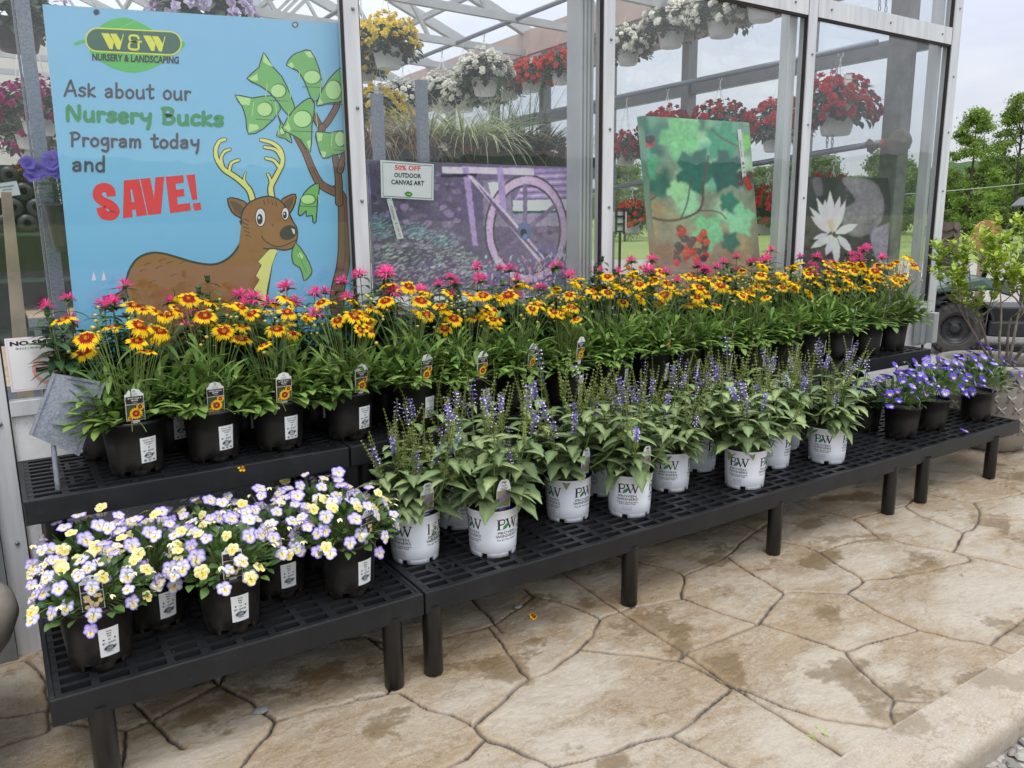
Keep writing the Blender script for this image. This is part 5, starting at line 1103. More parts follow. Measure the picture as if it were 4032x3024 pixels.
def letter(g, s, x0, y0, x1, y1, cap, w, c):
    tot = sum(GL[ch][0] for ch in s) + .08 * (len(s) - 1); k = math.hypot(x1 - x0, y1 - y0) / tot; d = Vector((x1 - x0, y1 - y0)).normalized(); pen = 0; rr = random.Random(len(s))
    for ch in s:
        gw, st = GL[ch]; wob = rr.uniform(-.03, .03)
        for pl in st: g.stroke(fl_([(x0 + d.x * (pen + px) * k - d.y * 0, y0 + d.y * (pen + px) * k - (py + wob) * cap) for px, py in pl]), w, c, sub=4)
        pen += gw + .08
g = GP(); TXT = srgb(74, 72, 80); TG = srgb(62, 138, 92)
letter(g, 'Ask about our', 402, 596, 1190, 622, 90, 15, TXT); letter(g, 'Nursery Bucks', 415, 748, 1392, 780, 92, 25, TG); letter(g, 'Program today', 440, 908, 1240, 922, 84, 16, TXT); letter(g, 'and', 452, 1062, 660, 1066, 92, 16, TXT)
emitp(g, 'lettering')
g = GP(); RED = srgb(214, 62, 66)
g.stroke(fl_([(692, 1222), (686, 1185), (650, 1166), (614, 1180), (606, 1218), (632, 1248), (690, 1278), (716, 1312), (702, 1338), (672, 1342), (640, 1330), (628, 1288)]), 58, RED, caps=False)
g.poly(fl_([(765, 1357), (770, 1123), (866, 1113), (916, 1338), (850, 1346), (843, 1304), (822, 1306), (826, 1350)]), RED); g.poly(fl_([(812, 1180), (822, 1180), (836, 1256), (820, 1258)]), srgb(112, 177, 226))
g.poly(fl_([(872, 1112), (934, 1107), (958, 1232), (966, 1103), (1022, 1098), (1002, 1328), (922, 1338)]), RED)
g.poly(fl_([(1030, 1100), (1140, 1089), (1144, 1136), (1092, 1142), (1096, 1180), (1144, 1175), (1148, 1220), (1101, 1226), (1106, 1272), (1182, 1262), (1186, 1309), (1058, 1326)]), RED)
g.poly(fl_([(1158, 1089), (1212, 1085), (1228, 1240), (1196, 1244)]), RED); g.poly(fl_([(1200, 1266), (1246, 1260), (1253, 1304), (1207, 1311)]), RED); emitp(g, 'lettering')
# --- money tree
g = GP()
for path, w, tp in (([(2060, 2450), (2110, 2050), (2095, 1850), (2135, 1640), (2140, 1450), (2130, 1250), (2085, 1180)], 66, (1.35, .75)), ([(2085, 1195), (2000, 1150), (1950, 1070), (1900, 950), (1845, 850)], 44, (1, .7)), ([(2110, 1260), (2105, 1100), (2085, 980)], 40, (1, .8)), ([(2115, 1060), (2150, 930)], 34, (1, .8)), ([(1950, 710), (2005, 790), (2080, 690), (2098, 640)], 30, (1, 1)), ([(2005, 790), (1990, 850)], 36, (1, 1))):
    g.stroke(fl_(path), w + 14, OUTL, taper=tp); g.stroke(fl_(path), w, srgb(116, 84, 62), taper=tp)
    g.stroke(fl_([(x + 6, y) for x, y in path]), 3.5, srgb(80, 58, 46), taper=(1, 1))
def bill(pts, ov, corners=()):
    g.smooth_poly(fl_(pts), BILL, OUTL, 7, sub=3) if False else (g.poly(fl_(pts), BILL), g.stroke(fl_(pts), 7, OUTL, closed=True, sub=2))
    cx, cy, rx, ry = ov; g.ell(cx + 4, -cy, rx + 6, ry + 7, BILLD, 20); g.ell(cx, -cy, rx, ry, BLT, 20)
    for a in corners: g.poly(fl_(a), BLT)
    for dx in (-1.5, 1.5): g.stroke(fl_([(cx + dx * rx, cy - ry), (cx + dx * rx * 1.15, cy + ry)]), 4, BLT, sub=1)
    g.stroke(fl_([(cx - rx * 1.2, cy + ry * 1.5), (cx + rx * 1.3, cy + ry * 1.6)]), 3.5, OUTL, sub=1)
bill([(1720, 700), (1750, 760), (1800, 830), (1815, 890), (1770, 860), (1720, 845), (1745, 770)], (1757, 815, 16, 20))
bill([(1460, 590), (1570, 610), (1690, 596), (1745, 680), (1640, 800), (1545, 835), (1530, 740), (1505, 660)], (1645, 680, 45, 42), ([(1470, 596), (1560, 612), (1550, 655), (1500, 650)], [(1545, 825), (1550, 770), (1600, 775), (1612, 800)]))
bill([(1640, 325), (1690, 410), (1755, 480), (1810, 600), (1835, 690), (1790, 715), (1740, 650), (1680, 580), (1610, 530), (1535, 488), (1610, 420)], (1730, 565, 45, 40), ([(1640, 335), (1698, 415), (1668, 405), (1635, 385)], [(1545, 488), (1600, 460), (1605, 500), (1580, 505)]))
bill([(1780, 405), (1820, 345), (1870, 322), (1930, 315), (1985, 430), (2000, 560), (1950, 640), (1900, 520), (1850, 440)], (1940, 480, 50, 40), ([(1895, 322), (1930, 320), (1955, 362), (1915, 355)], [(1786, 405), (1815, 385), (1830, 415), (1815, 425)]))
bill([(1970, 660), (1985, 600), (2040, 500), (2120, 420), (2150, 440), (2150, 620), (2050, 640)], (2072, 560, 48, 58), ([(1975, 652), (1988, 612), (2010, 640)],))
bill([(1755, 795), (1830, 680), (1920, 610), (1957, 650), (1940, 780), (1930, 950), (1870, 870), (1800, 830)], (1880, 740, 55, 50), ([(1765, 793), (1795, 765), (1808, 805), (1795, 818)], [(1905, 880), (1932, 870), (1928, 935)]))
bill([(1965, 820), (2050, 828), (2150, 815), (2152, 940), (2070, 965), (2010, 985), (1975, 900)], (2115, 865, 32, 45), ([(1970, 826), (2008, 832), (2000, 875), (1978, 880)], [(1992, 940), (2030, 945), (2020, 980), (2006, 978)]))
bill([(1985, 1140), (1975, 1240), (1965, 1380), (1945, 1378), (1942, 1340), (1905, 1345), (1905, 1310), (1880, 1335), (1855, 1335), (1870, 1240), (1920, 1170)], (1915, 1240, 42, 28))
emitp(g, 'money_tree')
# --- the deer
g = GP(); OW = 9
tail = [(800, 1745), (770, 1800), (710, 1835), (640, 1846), (668, 1868), (700, 1866), (735, 1876), (770, 1850), (800, 1850)]
g.poly(fl_(tail), BRN2); g.stroke(fl_(tail), OW, OUTL, closed=True, sub=2)
body = [(1505, 1370), (1515, 1440), (1490, 1520), (1440, 1590), (1370, 1635), (1300, 1646), (1200, 1630), (1100, 1600), (1020, 1578), (940, 1573), (860, 1605), (810, 1670), (785, 1750), (785, 1820), (815, 1890), (840, 1960), (842, 2060), (850, 2250), (1650, 2250), (1640, 1980), (1660, 1840), (1690, 1640), (1705, 1545)]
g.smooth_poly(fl_(body), BRN, OUTL, OW + 5, 3)
g.poly(fl_([(1690, 1532), (1650, 1570), (1605, 1625), (1625, 1650), (1590, 1715), (1612, 1740), (1575, 1800), (1605, 1830), (1570, 1865), (1600, 1890), (1620, 1950), (1650, 1900), (1660, 1800), (1690, 1650), (1725, 1560)]), srgb(214, 222, 122)); g.stroke(fl_([(1690, 1532), (1605, 1625), (1625, 1650), (1590, 1715), (1612, 1740), (1575, 1800), (1605, 1830), (1570, 1865)]), 5, OUTL, sub=1)
for x, y in ((990, 1625), (1040, 1640), (970, 1670), (1120, 1640), (900, 1650), (870, 1690), (1060, 1720), (930, 1760)): g.stroke(fl_([(x, y), (x + 22, y - 12), (x + 46, y - 14)]), 5, OUTL, sub=2, taper=(1, .3))
g.stroke(fl_([(1078, 1785), (1086, 1830), (1075, 1880)]), 9, OUTL, taper=(.3, 1))
for pts, cin in (([(1415, 1235), (1480, 1238), (1545, 1275), (1540, 1360), (1490, 1352), (1440, 1315)], [(1430, 1250), (1490, 1268), (1520, 1310), (1505, 1340), (1465, 1320)]), ([(1745, 1255), (1785, 1222), (1838, 1208), (1836, 1260), (1805, 1325), (1770, 1330)], [(1765, 1262), (1822, 1224), (1820, 1262), (1795, 1305)])):
    g.poly(fl_(pts), BRN); g.stroke(fl_(pts), OW, OUTL, closed=True, sub=2); g.smooth_poly(fl_(cin), BRN2)
def antler(paths):
    for pt, w, tp in paths: g.stroke(fl_(pt), w + 13, OUTL, taper=tp)
    for pt, w, tp in paths: g.stroke(fl_(pt), w, ANT, taper=tp)
antler([([(1570, 1240), (1545, 1175), (1470, 1105), (1395, 1055), (1350, 990), (1342, 930), (1365, 880), (1400, 868)], 26, (1.2, .7)), ([(1385, 1035), (1375, 985), (1395, 945), (1430, 930)], 17, (1, .8)), ([(1425, 1068), (1440, 1015), (1485, 996)], 17, (1, .8)), ([(1535, 1155), (1518, 1115), (1528, 1072)], 16, (1, .4))])
antler([([(1690, 1225), (1685, 1160), (1720, 1090), (1756, 1010), (1745, 935), (1695, 890), (1625, 870)], 26, (1.2, .7)), ([(1752, 985), (1715, 932), (1645, 915)], 18, (1, .8)), ([(1742, 1050), (1705, 1000), (1655, 985)], 18, (1, .8)), ([(1688, 1160), (1680, 1115), (1666, 1085)], 16, (1, .8))])
head = [(1505, 1385), (1508, 1320), (1545, 1265), (1610, 1232), (1680, 1222), (1745, 1250), (1790, 1310), (1820, 1375), (1846, 1420), (1848, 1480), (1828, 1535), (1770, 1556), (1705, 1545), (1640, 1545), (1570, 1500)]
g.smooth_poly(fl_(head), BRN, OUTL, OW, 3); g.poly(fl_([(1500, 1400), (1560, 1320), (1640, 1545), (1560, 1560), (1485, 1530)]), BRN)
for x, y in ((1640, 1245), (1665, 1240), (1690, 1245), (1715, 1252)): g.stroke(fl_([(x, y), (x + 6, y + 28)]), 5, OUTL, sub=1)
for x, y in ((1525, 1360), (1520, 1385), (1525, 1410), (1532, 1435), (1540, 1460)): g.stroke(fl_([(x - 12, y), (x + 22, y + 14)]), 5, OUTL, sub=1)
for cx, cy, rx, ry, pr in ((1620, 1352, 29, 54, .55), (1774, 1330, 20, 36, .55)):
    g.ell(cx, -cy, rx + 5, ry + 6, OUTL, 24); g.ell(cx, -cy, rx, ry, (.85, .85, .85), 24); g.ell(cx - rx * .15, -cy - ry * .22, rx * .62, ry * .62, OUTL, 20); g.ell(cx - rx * .3, -cy - ry * .05, rx * .22, ry * .18, (.85, .85, .85), 10)
g.ell(1793, -1447, 56, 44, OUTL, 24, .45); g.poly(fl_([(1812, 1420), (1832, 1428), (1834, 1458), (1822, 1450)]), (.8, .8, .8))
g.stroke(fl_([(1628, 1470), (1645, 1495), (1700, 1530), (1755, 1532), (1840, 1495)]), 7, OUTL); g.stroke(fl_([(1690, 1390), (1700, 1410)]), 5, OUTL, sub=1)
mbill = [(1840, 1512), (1900, 1590), (1940, 1680), (1925, 1720), (1890, 1745), (1880, 1700), (1860, 1660), (1825, 1640), (1815, 1570)]
g.poly(fl_(mbill), BILL); g.stroke(fl_(mbill), 7, OUTL, closed=True, sub=2); g.ell(1868, -1590, 14, 22, BLT, 14, .6); g.stroke(fl_([(1850, 1560), (1905, 1700)]), 4, BILLD)
emitp(g, 'deer_picture')
g = GP()
for x in (570, 632): g.poly(fl_([(x, 1746), (x + 28, 1742), (x + 12, 1684)]), srgb(222, 205, 226))
emitp(g, 'sail_picture')
for zx, zy, cin in ((600, 76, (.03, .03, .03)), (1836, 154, (.55, .6, .65))):
    g = GP(); g.ring(zx, -zy, 20, 19, 8, 8, (.05, .05, .05), 20); g.ell(zx, -zy, 12, 11, cin, 16); emitp(g, 'grommet')

# ------------------------------------------------------------------ canvas prints
def canvas(name, label, px, CY, prn, thick=.03):
    c = [onY(x * KD, y * KD, CY) for x, y in px]; bm_ = (c[2] + c[3]) / 2; root = thing(name, label, 'canvas print', bm_, 0, 'canvas prints')
    mb = MB(); vs = [tuple(q) for q in c] + [(q.x, q.y + thick, q.z) for q in c]; mb.add(vs, [(3, 2, 1, 0), (4, 5, 6, 7), (0, 1, 5, 4), (1, 2, 6, 5), (2, 3, 7, 6), (3, 0, 4, 7)])
    o = mb.build('stretched_canvas', prn, root, smooth=False); return root, loc(o, root)
def printmat(name, stops, scale, stretch=None, stops2=None):
    m, t, p = newmat(name); c = ramp(t, noise(t, scale, 7, .62, stretch=stretch), stops)
    if stops2: c = mixn(t, ramp(t, noise(t, scale * .35, 3, .5), [(.45, 0.0), (.58, 1.0)]), c, ramp(t, noise(t, scale * 1.6, 7, .6), stops2))
    t.links.new(c, p.inputs['Base Color']); p.inputs['Roughness'].default_value = .6; return m
def paint(stages, px, CY, nx, ny, name, root, seed, base, gain=1.0):
    q = [onY(x * KD, y * KD, CY) for x, y in px]; U, V = np.meshgrid(np.linspace(0, 1, nx), np.linspace(0, 1, ny)); P4 = [np.array(p, float) for p in px]
    ev = lambda C: [(C[0][i] * (1 - U) * (1 - V) + C[1][i] * U * (1 - V) + C[2][i] * U * V + C[3][i] * (1 - U) * V) for i in range(len(C[0]))]
    W3 = ev([np.array(v) for v in q]); img = base(U, V)
    def blur(a, n):
        for _ in range(n):
            p = np.pad(a, ((1, 1), (1, 1), (0, 0)), 'edge'); a = (p[:-2, 1:-1] + p[2:, 1:-1] + p[1:-1, :-2] + p[1:-1, 2:] + 2 * a) / 6
        return a
    for g, fx, nb_, ns_ in stages:
        # pixel of each grid node in the sketch's own units
        PX, PY_ = ev(P4); GX, GY = fx(PX * KD, PY_ * KD)
        for vs, fs, c in g.items:
            for f in fs:
                pl = [vs[i] for i in f]; xs = [p[0] for p in pl]; ys = [p[1] for p in pl]
                bb = (GX >= min(xs)) & (GX <= max(xs)) & (GY >= min(ys)) & (GY <= max(ys)); I = np.nonzero(bb)
                if len(I[0]) == 0: continue
                gx, gy = GX[I], GY[I]; ins = np.zeros(len(gx), bool); j = len(pl) - 1
                for i in range(len(pl)):
                    xi, yi = pl[i]; xj, yj = pl[j]
                    if yi != yj: ins ^= ((yi > gy) != (yj > gy)) & (gx < (xj - xi) * (gy - yi) / (yj - yi) + xi)
                    j = i
                img[I[0][ins], I[1][ins]] = c
        if ns_: img = img * (1 + ns_ * ((vnoise(PX, PY_, .35, seed) + .6 * vnoise(PX, PY_, .09, seed + 1) + .5 * vnoise(PX, PY_, .03, seed + 2)) / 2.1 - .5))[..., None]
        img = blur(img, nb_)
    mb = MB(); mb.v = [tuple(p) for p in np.stack([W3[0], W3[1] - .0015, W3[2]], -1).reshape(-1, 3)]; mb.c = [tuple(c) for c in np.clip(img * gain, 0, .85).reshape(-1, 3)]
    i = np.arange(nx - 1)[None, :] + (np.arange(ny - 1) * nx)[:, None]; mb.f = [tuple(f) for f in np.stack([i + nx, i + nx + 1, i + 1, i], -1).reshape(-1, 4)]; mb.mi = [0] * len(mb.f)
    return loc(mb.build(name, MT['print'], root), root)
MT['print'] = petalmat('canvas_ink', (1, 1, 1), 0.0, .55)
CW = .25
wheelp = printmat('wheel_print', [(.3, srgb(40, 34, 52)), (.5, srgb(104, 86, 128)), (.68, srgb(170, 148, 190))], 14, None, [(.3, srgb(64, 54, 80)), (.6, srgb(126, 108, 148))])
cv, _o = canvas('canvas_print', 'wide purple toned canvas of an old water wheel leaning inside the window', [(797, 346), (1241, 362), (1262, 640), (812, 640)], CW, wheelp)
def c2(zx, zy): return (1300 + zx * .6329, zy * .6329)
def cmap(Y, fx):
    def fn(x, y, l):
        q = onY(*fx(x, -y), Y); q.y = Y - .0008 - l * .0003; return q
    return fn
g = GP(); rr = random.Random(8)
for k in range(240):    # stone wall
    x = rr.uniform(240, 780) if k < 150 else rr.uniform(1230, 1545); y = rr.uniform(1060, 1540) if k < 150 else rr.uniform(1390, 1600); s_ = rr.uniform(12, 30)
    v_ = rr.uniform(.4, 1.25); pts = [(x + s_ * rr.uniform(.7, 1.2) * math.cos(a), y + s_ * .75 * rr.uniform(.7, 1.2) * math.sin(a)) for a in [2 * PI * i / 7 for i in range(7)]]
    if x < 560 and y < 1250 and k < 150: v_ *= .35
    g.poly(fl_(pts), (round(.22 * v_, 2), round(.165 * v_, 2), round(.27 * v_, 2)))
LAV = srgb(188, 168, 206); LAV2 = srgb(150, 128, 172); DKP = srgb(34, 30, 40)
g.poly(fl_([(1210, 1050), (1525, 1045), (1540, 1230), (1100, 1235)]), LAV2)
for k in range(9): g.poly(fl_([(1180 - k * 8, 1075 + k * 19), (1528, 1062 + k * 20), (1528, 1070 + k * 20), (1180 - k * 8, 1084 + k * 19)]), LAV if k % 2 else srgb(110, 92, 130))
g.poly(fl_([(1090, 1240), (1540, 1232), (1545, 1300), (1090, 1310)]), srgb(214, 206, 222)); g.poly(fl_([(1090, 1305), (1545, 1298), (1545, 1312), (1090, 1322)]), srgb(40, 80, 62)); g.poly(fl_([(1090, 1322), (1545, 1312), (1548, 1395), (1090, 1400)]), srgb(140, 128, 152))
g.poly(fl_([(900, 1120), (1060, 1110), (1100, 1400), (900, 1400)]), srgb(120, 110, 128)); g.poly(fl_([(930, 1130), (1040, 1130), (1050, 1200), (960, 1260)]), srgb(205, 205, 214))
g.ring(1187, -1425, 282, 345, 14, 16, srgb(70, 58, 70)); g.ring(1187, -1425, 270, 331, 42, 50, srgb(176, 150, 184)); g.ring(1187, -1425, 230, 283, 12, 14, srgb(66, 54, 68))
for a in (.5, 1.5, 2.55, 3.6, 4.65, 5.7): g.stroke(fl_([(1167, 1428), (1187 + 236 * math.cos(a), 1425 + 288 * math.sin(a))]), 30, srgb(110, 94, 122), sub=1, caps=False)
for pts, c in (([(650, 1033), (1232, 1046), (1232, 1086), (650, 1072)], LAV), ([(770, 1036), (812, 1038), (864, 1520), (834, 1520)], LAV2), ([(985, 1040), (1026, 1040), (1052, 1350), (1014, 1350)], LAV2), ([(640, 1082), (860, 1074), (860, 1096), (640, 1100)], DKP), ([(800, 1086), (830, 1092), (1060, 1325), (1300, 1600), (1260, 1625), (1020, 1345)], LAV), ([(830, 1098), (845, 1120), (1055, 1345), (1290, 1605), (1280, 1612), (1020, 1352)], srgb(96, 80, 104))): g.poly(fl_(pts), c)
g.ell(1165, -1428, 48, 56, srgb(84, 92, 128), 24); g.ell(1158, -1440, 22, 26, srgb(34, 34, 44), 16); g.ell(1168, -1462, 14, 16, srgb(90, 110, 150), 12)
for k in range(900):   # grey-green shrubs and ferns
    x = rr.uniform(270, 900); top = 1490 + 60 * math.sin(x / 120) + (0 if x < 640 else (x - 640) * .35); y = rr.uniform(top, 1900); a = rr.uniform(-.6, .9); ln = rr.uniform(12, 34); v_ = round(rr.uniform(.7, 1.6), 1)
    g.stroke(fl_([(x, y), (x + ln * math.cos(a), y - ln * abs(math.sin(a)))]), rr.uniform(3, 6), (.34 * v_, .36 * v_, .33 * v_) if rr.random() < .6 else (.20 * v_, .26 * v_, .27 * v_), sub=1, caps=False)
for fx_, fy_, n_ in ((500, 1480, 9), (300, 1480, 8), (640, 1530, 8), (280, 1420, 8)):
    for k in range(n_):
        a = R(20 + 140 * k / n_); 
        for j in range(6): q = 22 + 16 * j; g.stroke(fl_([(fx_ + q * math.cos(a) - 9, fy_ - q * math.sin(a) + 4), (fx_ + q * math.cos(a) + 9, fy_ - q * math.sin(a) - 4)]), 5, srgb(110, 150, 158) if j % 2 else srgb(80, 116, 124), sub=1, caps=False)
for k in range(420):
    x = rr.uniform(860, 1560); y = rr.uniform(1600 - max(0, (x - 1230)) * .25, 1960); c = rr.choice([srgb(170, 186, 190), srgb(140, 160, 160), srgb(104, 120, 116), srgb(200, 150, 150)]); g.stroke(fl_([(x, y), (x + rr.uniform(-16, 16), y - rr.uniform(10, 26))]), rr.uniform(5, 9), c, sub=1, caps=False)
for k in range(60):
    x = rr.uniform(850, 1560); y = rr.uniform(1500, 1800) if x > 1240 else rr.uniform(1640, 1850); g.stroke(fl_([(x, y + 50), (x + rr.uniform(-6, 6), y)]), 9, srgb(96, 84, 150), sub=1, taper=(1.2, .4))
for k in range(26): g.ell(rr.uniform(1000, 1540), -rr.uniform(1650, 1850), rr.uniform(7, 13), rr.uniform(6, 10), srgb(206, 128, 128), 10)
paint([(g, lambda x, y: ((x - 1300) / .6329, -y / .6329), 1, .9)], [(797.3, 346.3), (1240.8, 362.3), (1261.7, 639.8), (812.3, 639.8)], CW, 330, 215, 'picture', cv, 50,
    lambda U, V: np.stack([.07 + .14 * U, .055 + .10 * U, .10 + .19 * U], -1), 1.45)
# price slip hanging on the print
def slip(label, pts, Y, txt):
    root = thing('price_slip', label, 'price slip', onY(pts[0][0] * KD, pts[0][1] * KD, Y), 0, 'price slips'); q = [onY(x * KD, y * KD, Y) for x, y in pts]; mb = MB(); mb.add([tuple(v) for v in q] + [(v.x, v.y + .001, v.z) for v in q], [(0, 1, 2, 3), (7, 6, 5, 4), (0, 4, 5, 1), (1, 5, 6, 2), (2, 6, 7, 3), (3, 7, 4, 0)])
    o = loc(mb.build('paper', flat((.8, .8, .8)), root, smooth=False), root); g = GP(); a = (Vector(pts[0]) + Vector(pts[1])) / 2; b = (Vector(pts[3]) + Vector(pts[2])) / 2; d = b - a; ang = math.atan2(-d.y, d.x)
    for s, u in txt: c = a.lerp(b, u); g.text(s, c.x, -c.y, d.length * .36, 5.5, INK, 0, 1, 0, ang)
    g.emit(cmap(Y, lambda x, y: (x * KD, y * KD)), 'handwriting', o)
slip('white handwritten price slip hanging on the water wheel picture', [(835, 430), (846, 428), (872, 514), (858, 517)], CW - .008, [('Canvas', .35), ('$ 199.99', .78)])
CG = .25
grapep = printmat('grape_print', [(.30, srgb(46, 96, 84)), (.45, srgb(96, 160, 136)), (.58, srgb(150, 206, 160)), (.72, srgb(196, 220, 180))], 3.2, (1.2, 1, .8), [(.35, srgb(70, 130, 110)), (.65, srgb(150, 196, 170))])
t = grapep.node_tree; p = t.nodes['Principled BSDF']; src = p.inputs['Base Color'].links[0].from_socket; tcn = t.nodes.new('ShaderNodeTexCoord'); sx = t.nodes.new('ShaderNodeSeparateXYZ'); t.links.new(tcn.outputs['Object'], sx.inputs[0])
nn = t.nodes.new('ShaderNodeMath'); nn.operation = 'MULTIPLY_ADD'; t.links.new(noise(t, 3, 4), nn.inputs[0]); nn.inputs[1].default_value = .5; t.links.new(sx.outputs['Z'], nn.inputs[2]); mr = t.nodes.new('ShaderNodeMapRange'); t.links.new(nn.outputs[0], mr.inputs[0]); mr.inputs[1].default_value = 1.62; mr.inputs[2].default_value = 2.08; mr.interpolation_type = 'SMOOTHSTEP'
t.links.new(mixn(t, mr.outputs[0], ramp(t, noise(t, 2.5, 3), [(.35, srgb(150, 110, 92)), (.6, srgb(176, 146, 116))]), src), p.inputs['Base Color'])
cg, _o = canvas('canvas_print', 'tall green canvas of a grapevine with red grapes leaning inside the window', [(1389, 250), (1618, 265), (1648, 640), (1424, 640)], CG, grapep, .05)
def c3(zx, zy): return (2632 + zx * .6329, zy * .6329)
g = GP(); rr = random.Random(4)
gb = GP()
for k in range(110):
    x = rr.uniform(-330, 520); y = rr.uniform(720, 1700); up_ = y < 1230 + 120 * math.sin(x / 160); c = rr.choice([srgb(70, 132, 112), srgb(110, 172, 142), srgb(150, 204, 158), srgb(52, 104, 92), srgb(178, 214, 172)] if up_ else [srgb(160, 128, 104), srgb(148, 112, 94), srgb(172, 148, 112), srgb(150, 150, 116), srgb(128, 150, 118)])
    gb.ell(x, -y, rr.uniform(25, 80), rr.uniform(25, 90), c, 14, rr.uniform(0, 3))
def vine_leaf(cx, cy, s, rot, c):
    pts = []
    for k in range(22): a = rot + 2 * PI * k / 22; q = s * (1 + .22 * math.cos(5 * (a - rot))) * (.86 if k % 2 else 1.06); pts.append((cx + q * math.cos(a), cy + q * 1.1 * math.sin(a)))
    g.poly(fl_(pts), c)
    for j in range(5): a_ = rot + 2 * PI * j / 5; g.stroke(fl_([(cx, cy), (cx + s * .95 * math.cos(a_), cy + s * math.sin(a_))]), 4, tuple(min(1, v * 1.25 + .01) for v in c), sub=1, caps=False)
    for j in range(9): a_ = rr.uniform(0, 6.28); q_ = s * rr.uniform(.2, .75); g.ell(cx + q_ * math.cos(a_), -(cy + q_ * math.sin(a_)), s * rr.uniform(.08, .2), s * rr.uniform(.06, .14), tuple(v * rr.uniform(.75, 1.3) for v in c), 9, a_)
gm_ = GP(); g_keep = g; g = gm_
for a in ((-300, 850, 90, .2, srgb(64, 134, 106)), (60, 850, 120, .6, srgb(120, 190, 130)), (330, 880, 110, 1.2, srgb(58, 150, 112)), (150, 1050, 120, .1, srgb(40, 104, 92)), (340, 1050, 110, 2, srgb(36, 92, 86)), (-150, 1000, 90, 1, srgb(84, 158, 120)), (-240, 1120, 70, .4, srgb(150, 205, 150)), (40, 1170, 60, .5, srgb(156, 210, 150)), (430, 1350, 95, .9, srgb(140, 206, 160)), (230, 1430, 100, .3, srgb(120, 190, 140)), (360, 1240, 60, 0, srgb(46, 120, 100)), (470, 880, 50, .4, srgb(126, 200, 100)), (370, 1490, 60, .2, srgb(40, 100, 96)), (-270, 1300, 60, 0, srgb(120, 196, 150))): vine_leaf(*a)
g = g_keep
for pl, w in (([(230, 960), (200, 1120), (180, 1280), (60, 1345), (-60, 1350), (-200, 1290)], 16), ([(180, 1290), (290, 1300), (345, 1345)], 8), ([(60, 1345), (100, 1240), (120, 1100)], 9), ([(250, 800), (330, 860), (420, 900)], 9), ([(-350, 1310), (-200, 1290), (-80, 1200)], 9)): g.stroke(fl_(pl), w, srgb(96, 78, 72))
for k in range(62):
    cx, cy, sp_ = ((130, 1520, 95) if k < 44 else ((475, 1110, 40) if k < 52 else (-120, 870, 45))); x = cx + rr.uniform(-sp_, sp_); y = cy + rr.uniform(-sp_ * 1.25, sp_ * 1.25) * (1 if k < 52 else .5); c = rr.choice([srgb(58, 48, 62), srgb(96, 62, 72), srgb(200, 66, 56), srgb(120, 120, 116), srgb(76, 60, 74), srgb(180, 40, 40)]); g.ell(x, -y, 23, 24, c, 14); g.ell(x - 7, -y + 8, 6, 5, tuple(min(1, v * 1.9 + .05) for v in c), 8)
fx3 = lambda x, y: ((x - 2632) / .6329, -y / .6329)
paint([(gb, fx3, 26, .2), (gm_, fx3, 5, .35), (g, fx3, 1, .45)], [(1389.3, 250.4), (1617.7, 265.4), (1647.5, 639.8), (1424.4, 639.8)], CG, 170, 270, 'picture', cg, 60,
    lambda U, V: np.stack([.20 + .26 * V, .42 - .15 * V, .30 - .10 * V], -1))
slip('white handwritten price slip hanging on the grapevine picture', [(1593, 280), (1601, 279), (1612, 381), (1604, 384)], CG - .008, [('Outdoor Canvas', .4), ('$199', .85)])
lilyp = printmat('lily_print', [(.35, srgb(40, 38, 42)), (.55, srgb(70, 66, 74)), (.7, srgb(120, 112, 126))], 4)
cl, _o = canvas('canvas_print', 'dark grey canvas of a white water lily leaning inside the right window', [(1690, 381), (1918, 384), (1946, 640), (1712, 640)], .22, lilyp, .05)
g = GP()
g.smooth_poly(fl_([(1060, 1115), (1180, 1105), (1290, 1150), (1335, 1260), (1310, 1370), (1230, 1445), (1130, 1460), (1070, 1400), (1060, 1300), (1145, 1240)]), srgb(128, 122, 130)); g.smooth_poly(fl_([(1240, 1450), (1330, 1390), (1400, 1400), (1420, 1640), (1300, 1640)]), srgb(146, 136, 156)); g.smooth_poly(fl_([(760, 1130), (800, 1300), (830, 1420), (760, 1430), (690, 1300), (690, 1160)]), srgb(84, 78, 88)); g.smooth_poly(fl_([(880, 1120), (930, 1110), (940, 1200), (900, 1210)]), srgb(100, 92, 104))
for k in range(70): x = rr.uniform(1080, 1320); y = rr.uniform(1130, 1430); g.ell(x, -y, rr.uniform(2, 6), rr.uniform(1.5, 3), srgb(176, 168, 180), 6, rr.uniform(0, 3))
for k in range(40): g.ell(rr.uniform(1320, 1400), -rr.uniform(1260, 1560), rr.uniform(3, 8), rr.uniform(2, 5), srgb(90, 74, 104), 6)
NB_ = len(g.items)
for x0, y0, x1, y1, w in ((990, 1420, 985, 1180, 50), (985, 1420, 905, 1225, 44), (985, 1430, 862, 1280, 40), (1000, 1420, 1045, 1215, 48), (1010, 1430, 1082, 1240, 44), (960, 1400, 955, 1235, 44), (980, 1440, 870, 1335, 40), (1000, 1455, 870, 1535, 48), (1020, 1440, 1160, 1385, 52), (1010, 1465, 960, 1580, 50), (1020, 1470, 1025, 1640, 48), (1035, 1460, 1120, 1560, 48), (970, 1445, 880, 1480, 30)):
    d = Vector((x1 - x0, y1 - y0)); nrm = Vector((-d.y, d.x)).normalized() * w / 2; a, b = Vector((x0, y0)), Vector((x1, y1)); pts = [a - nrm * .3, a.lerp(b, .35) - nrm, a.lerp(b, .7) - nrm * .8, b, a.lerp(b, .7) + nrm * .8, a.lerp(b, .35) + nrm, a + nrm * .3]; sh = rr.choice([srgb(226, 216, 224), srgb(214, 202, 218), srgb(232, 226, 230)]); g.poly(fl_([tuple(v) for v in pts]), sh)
for k in range(26): x = 995 + rr.uniform(-28, 28); g.stroke(fl_([(1000, 1440), (x, 1400 - rr.uniform(0, 50))]), 5, srgb(222, 186, 160), sub=1, caps=False)
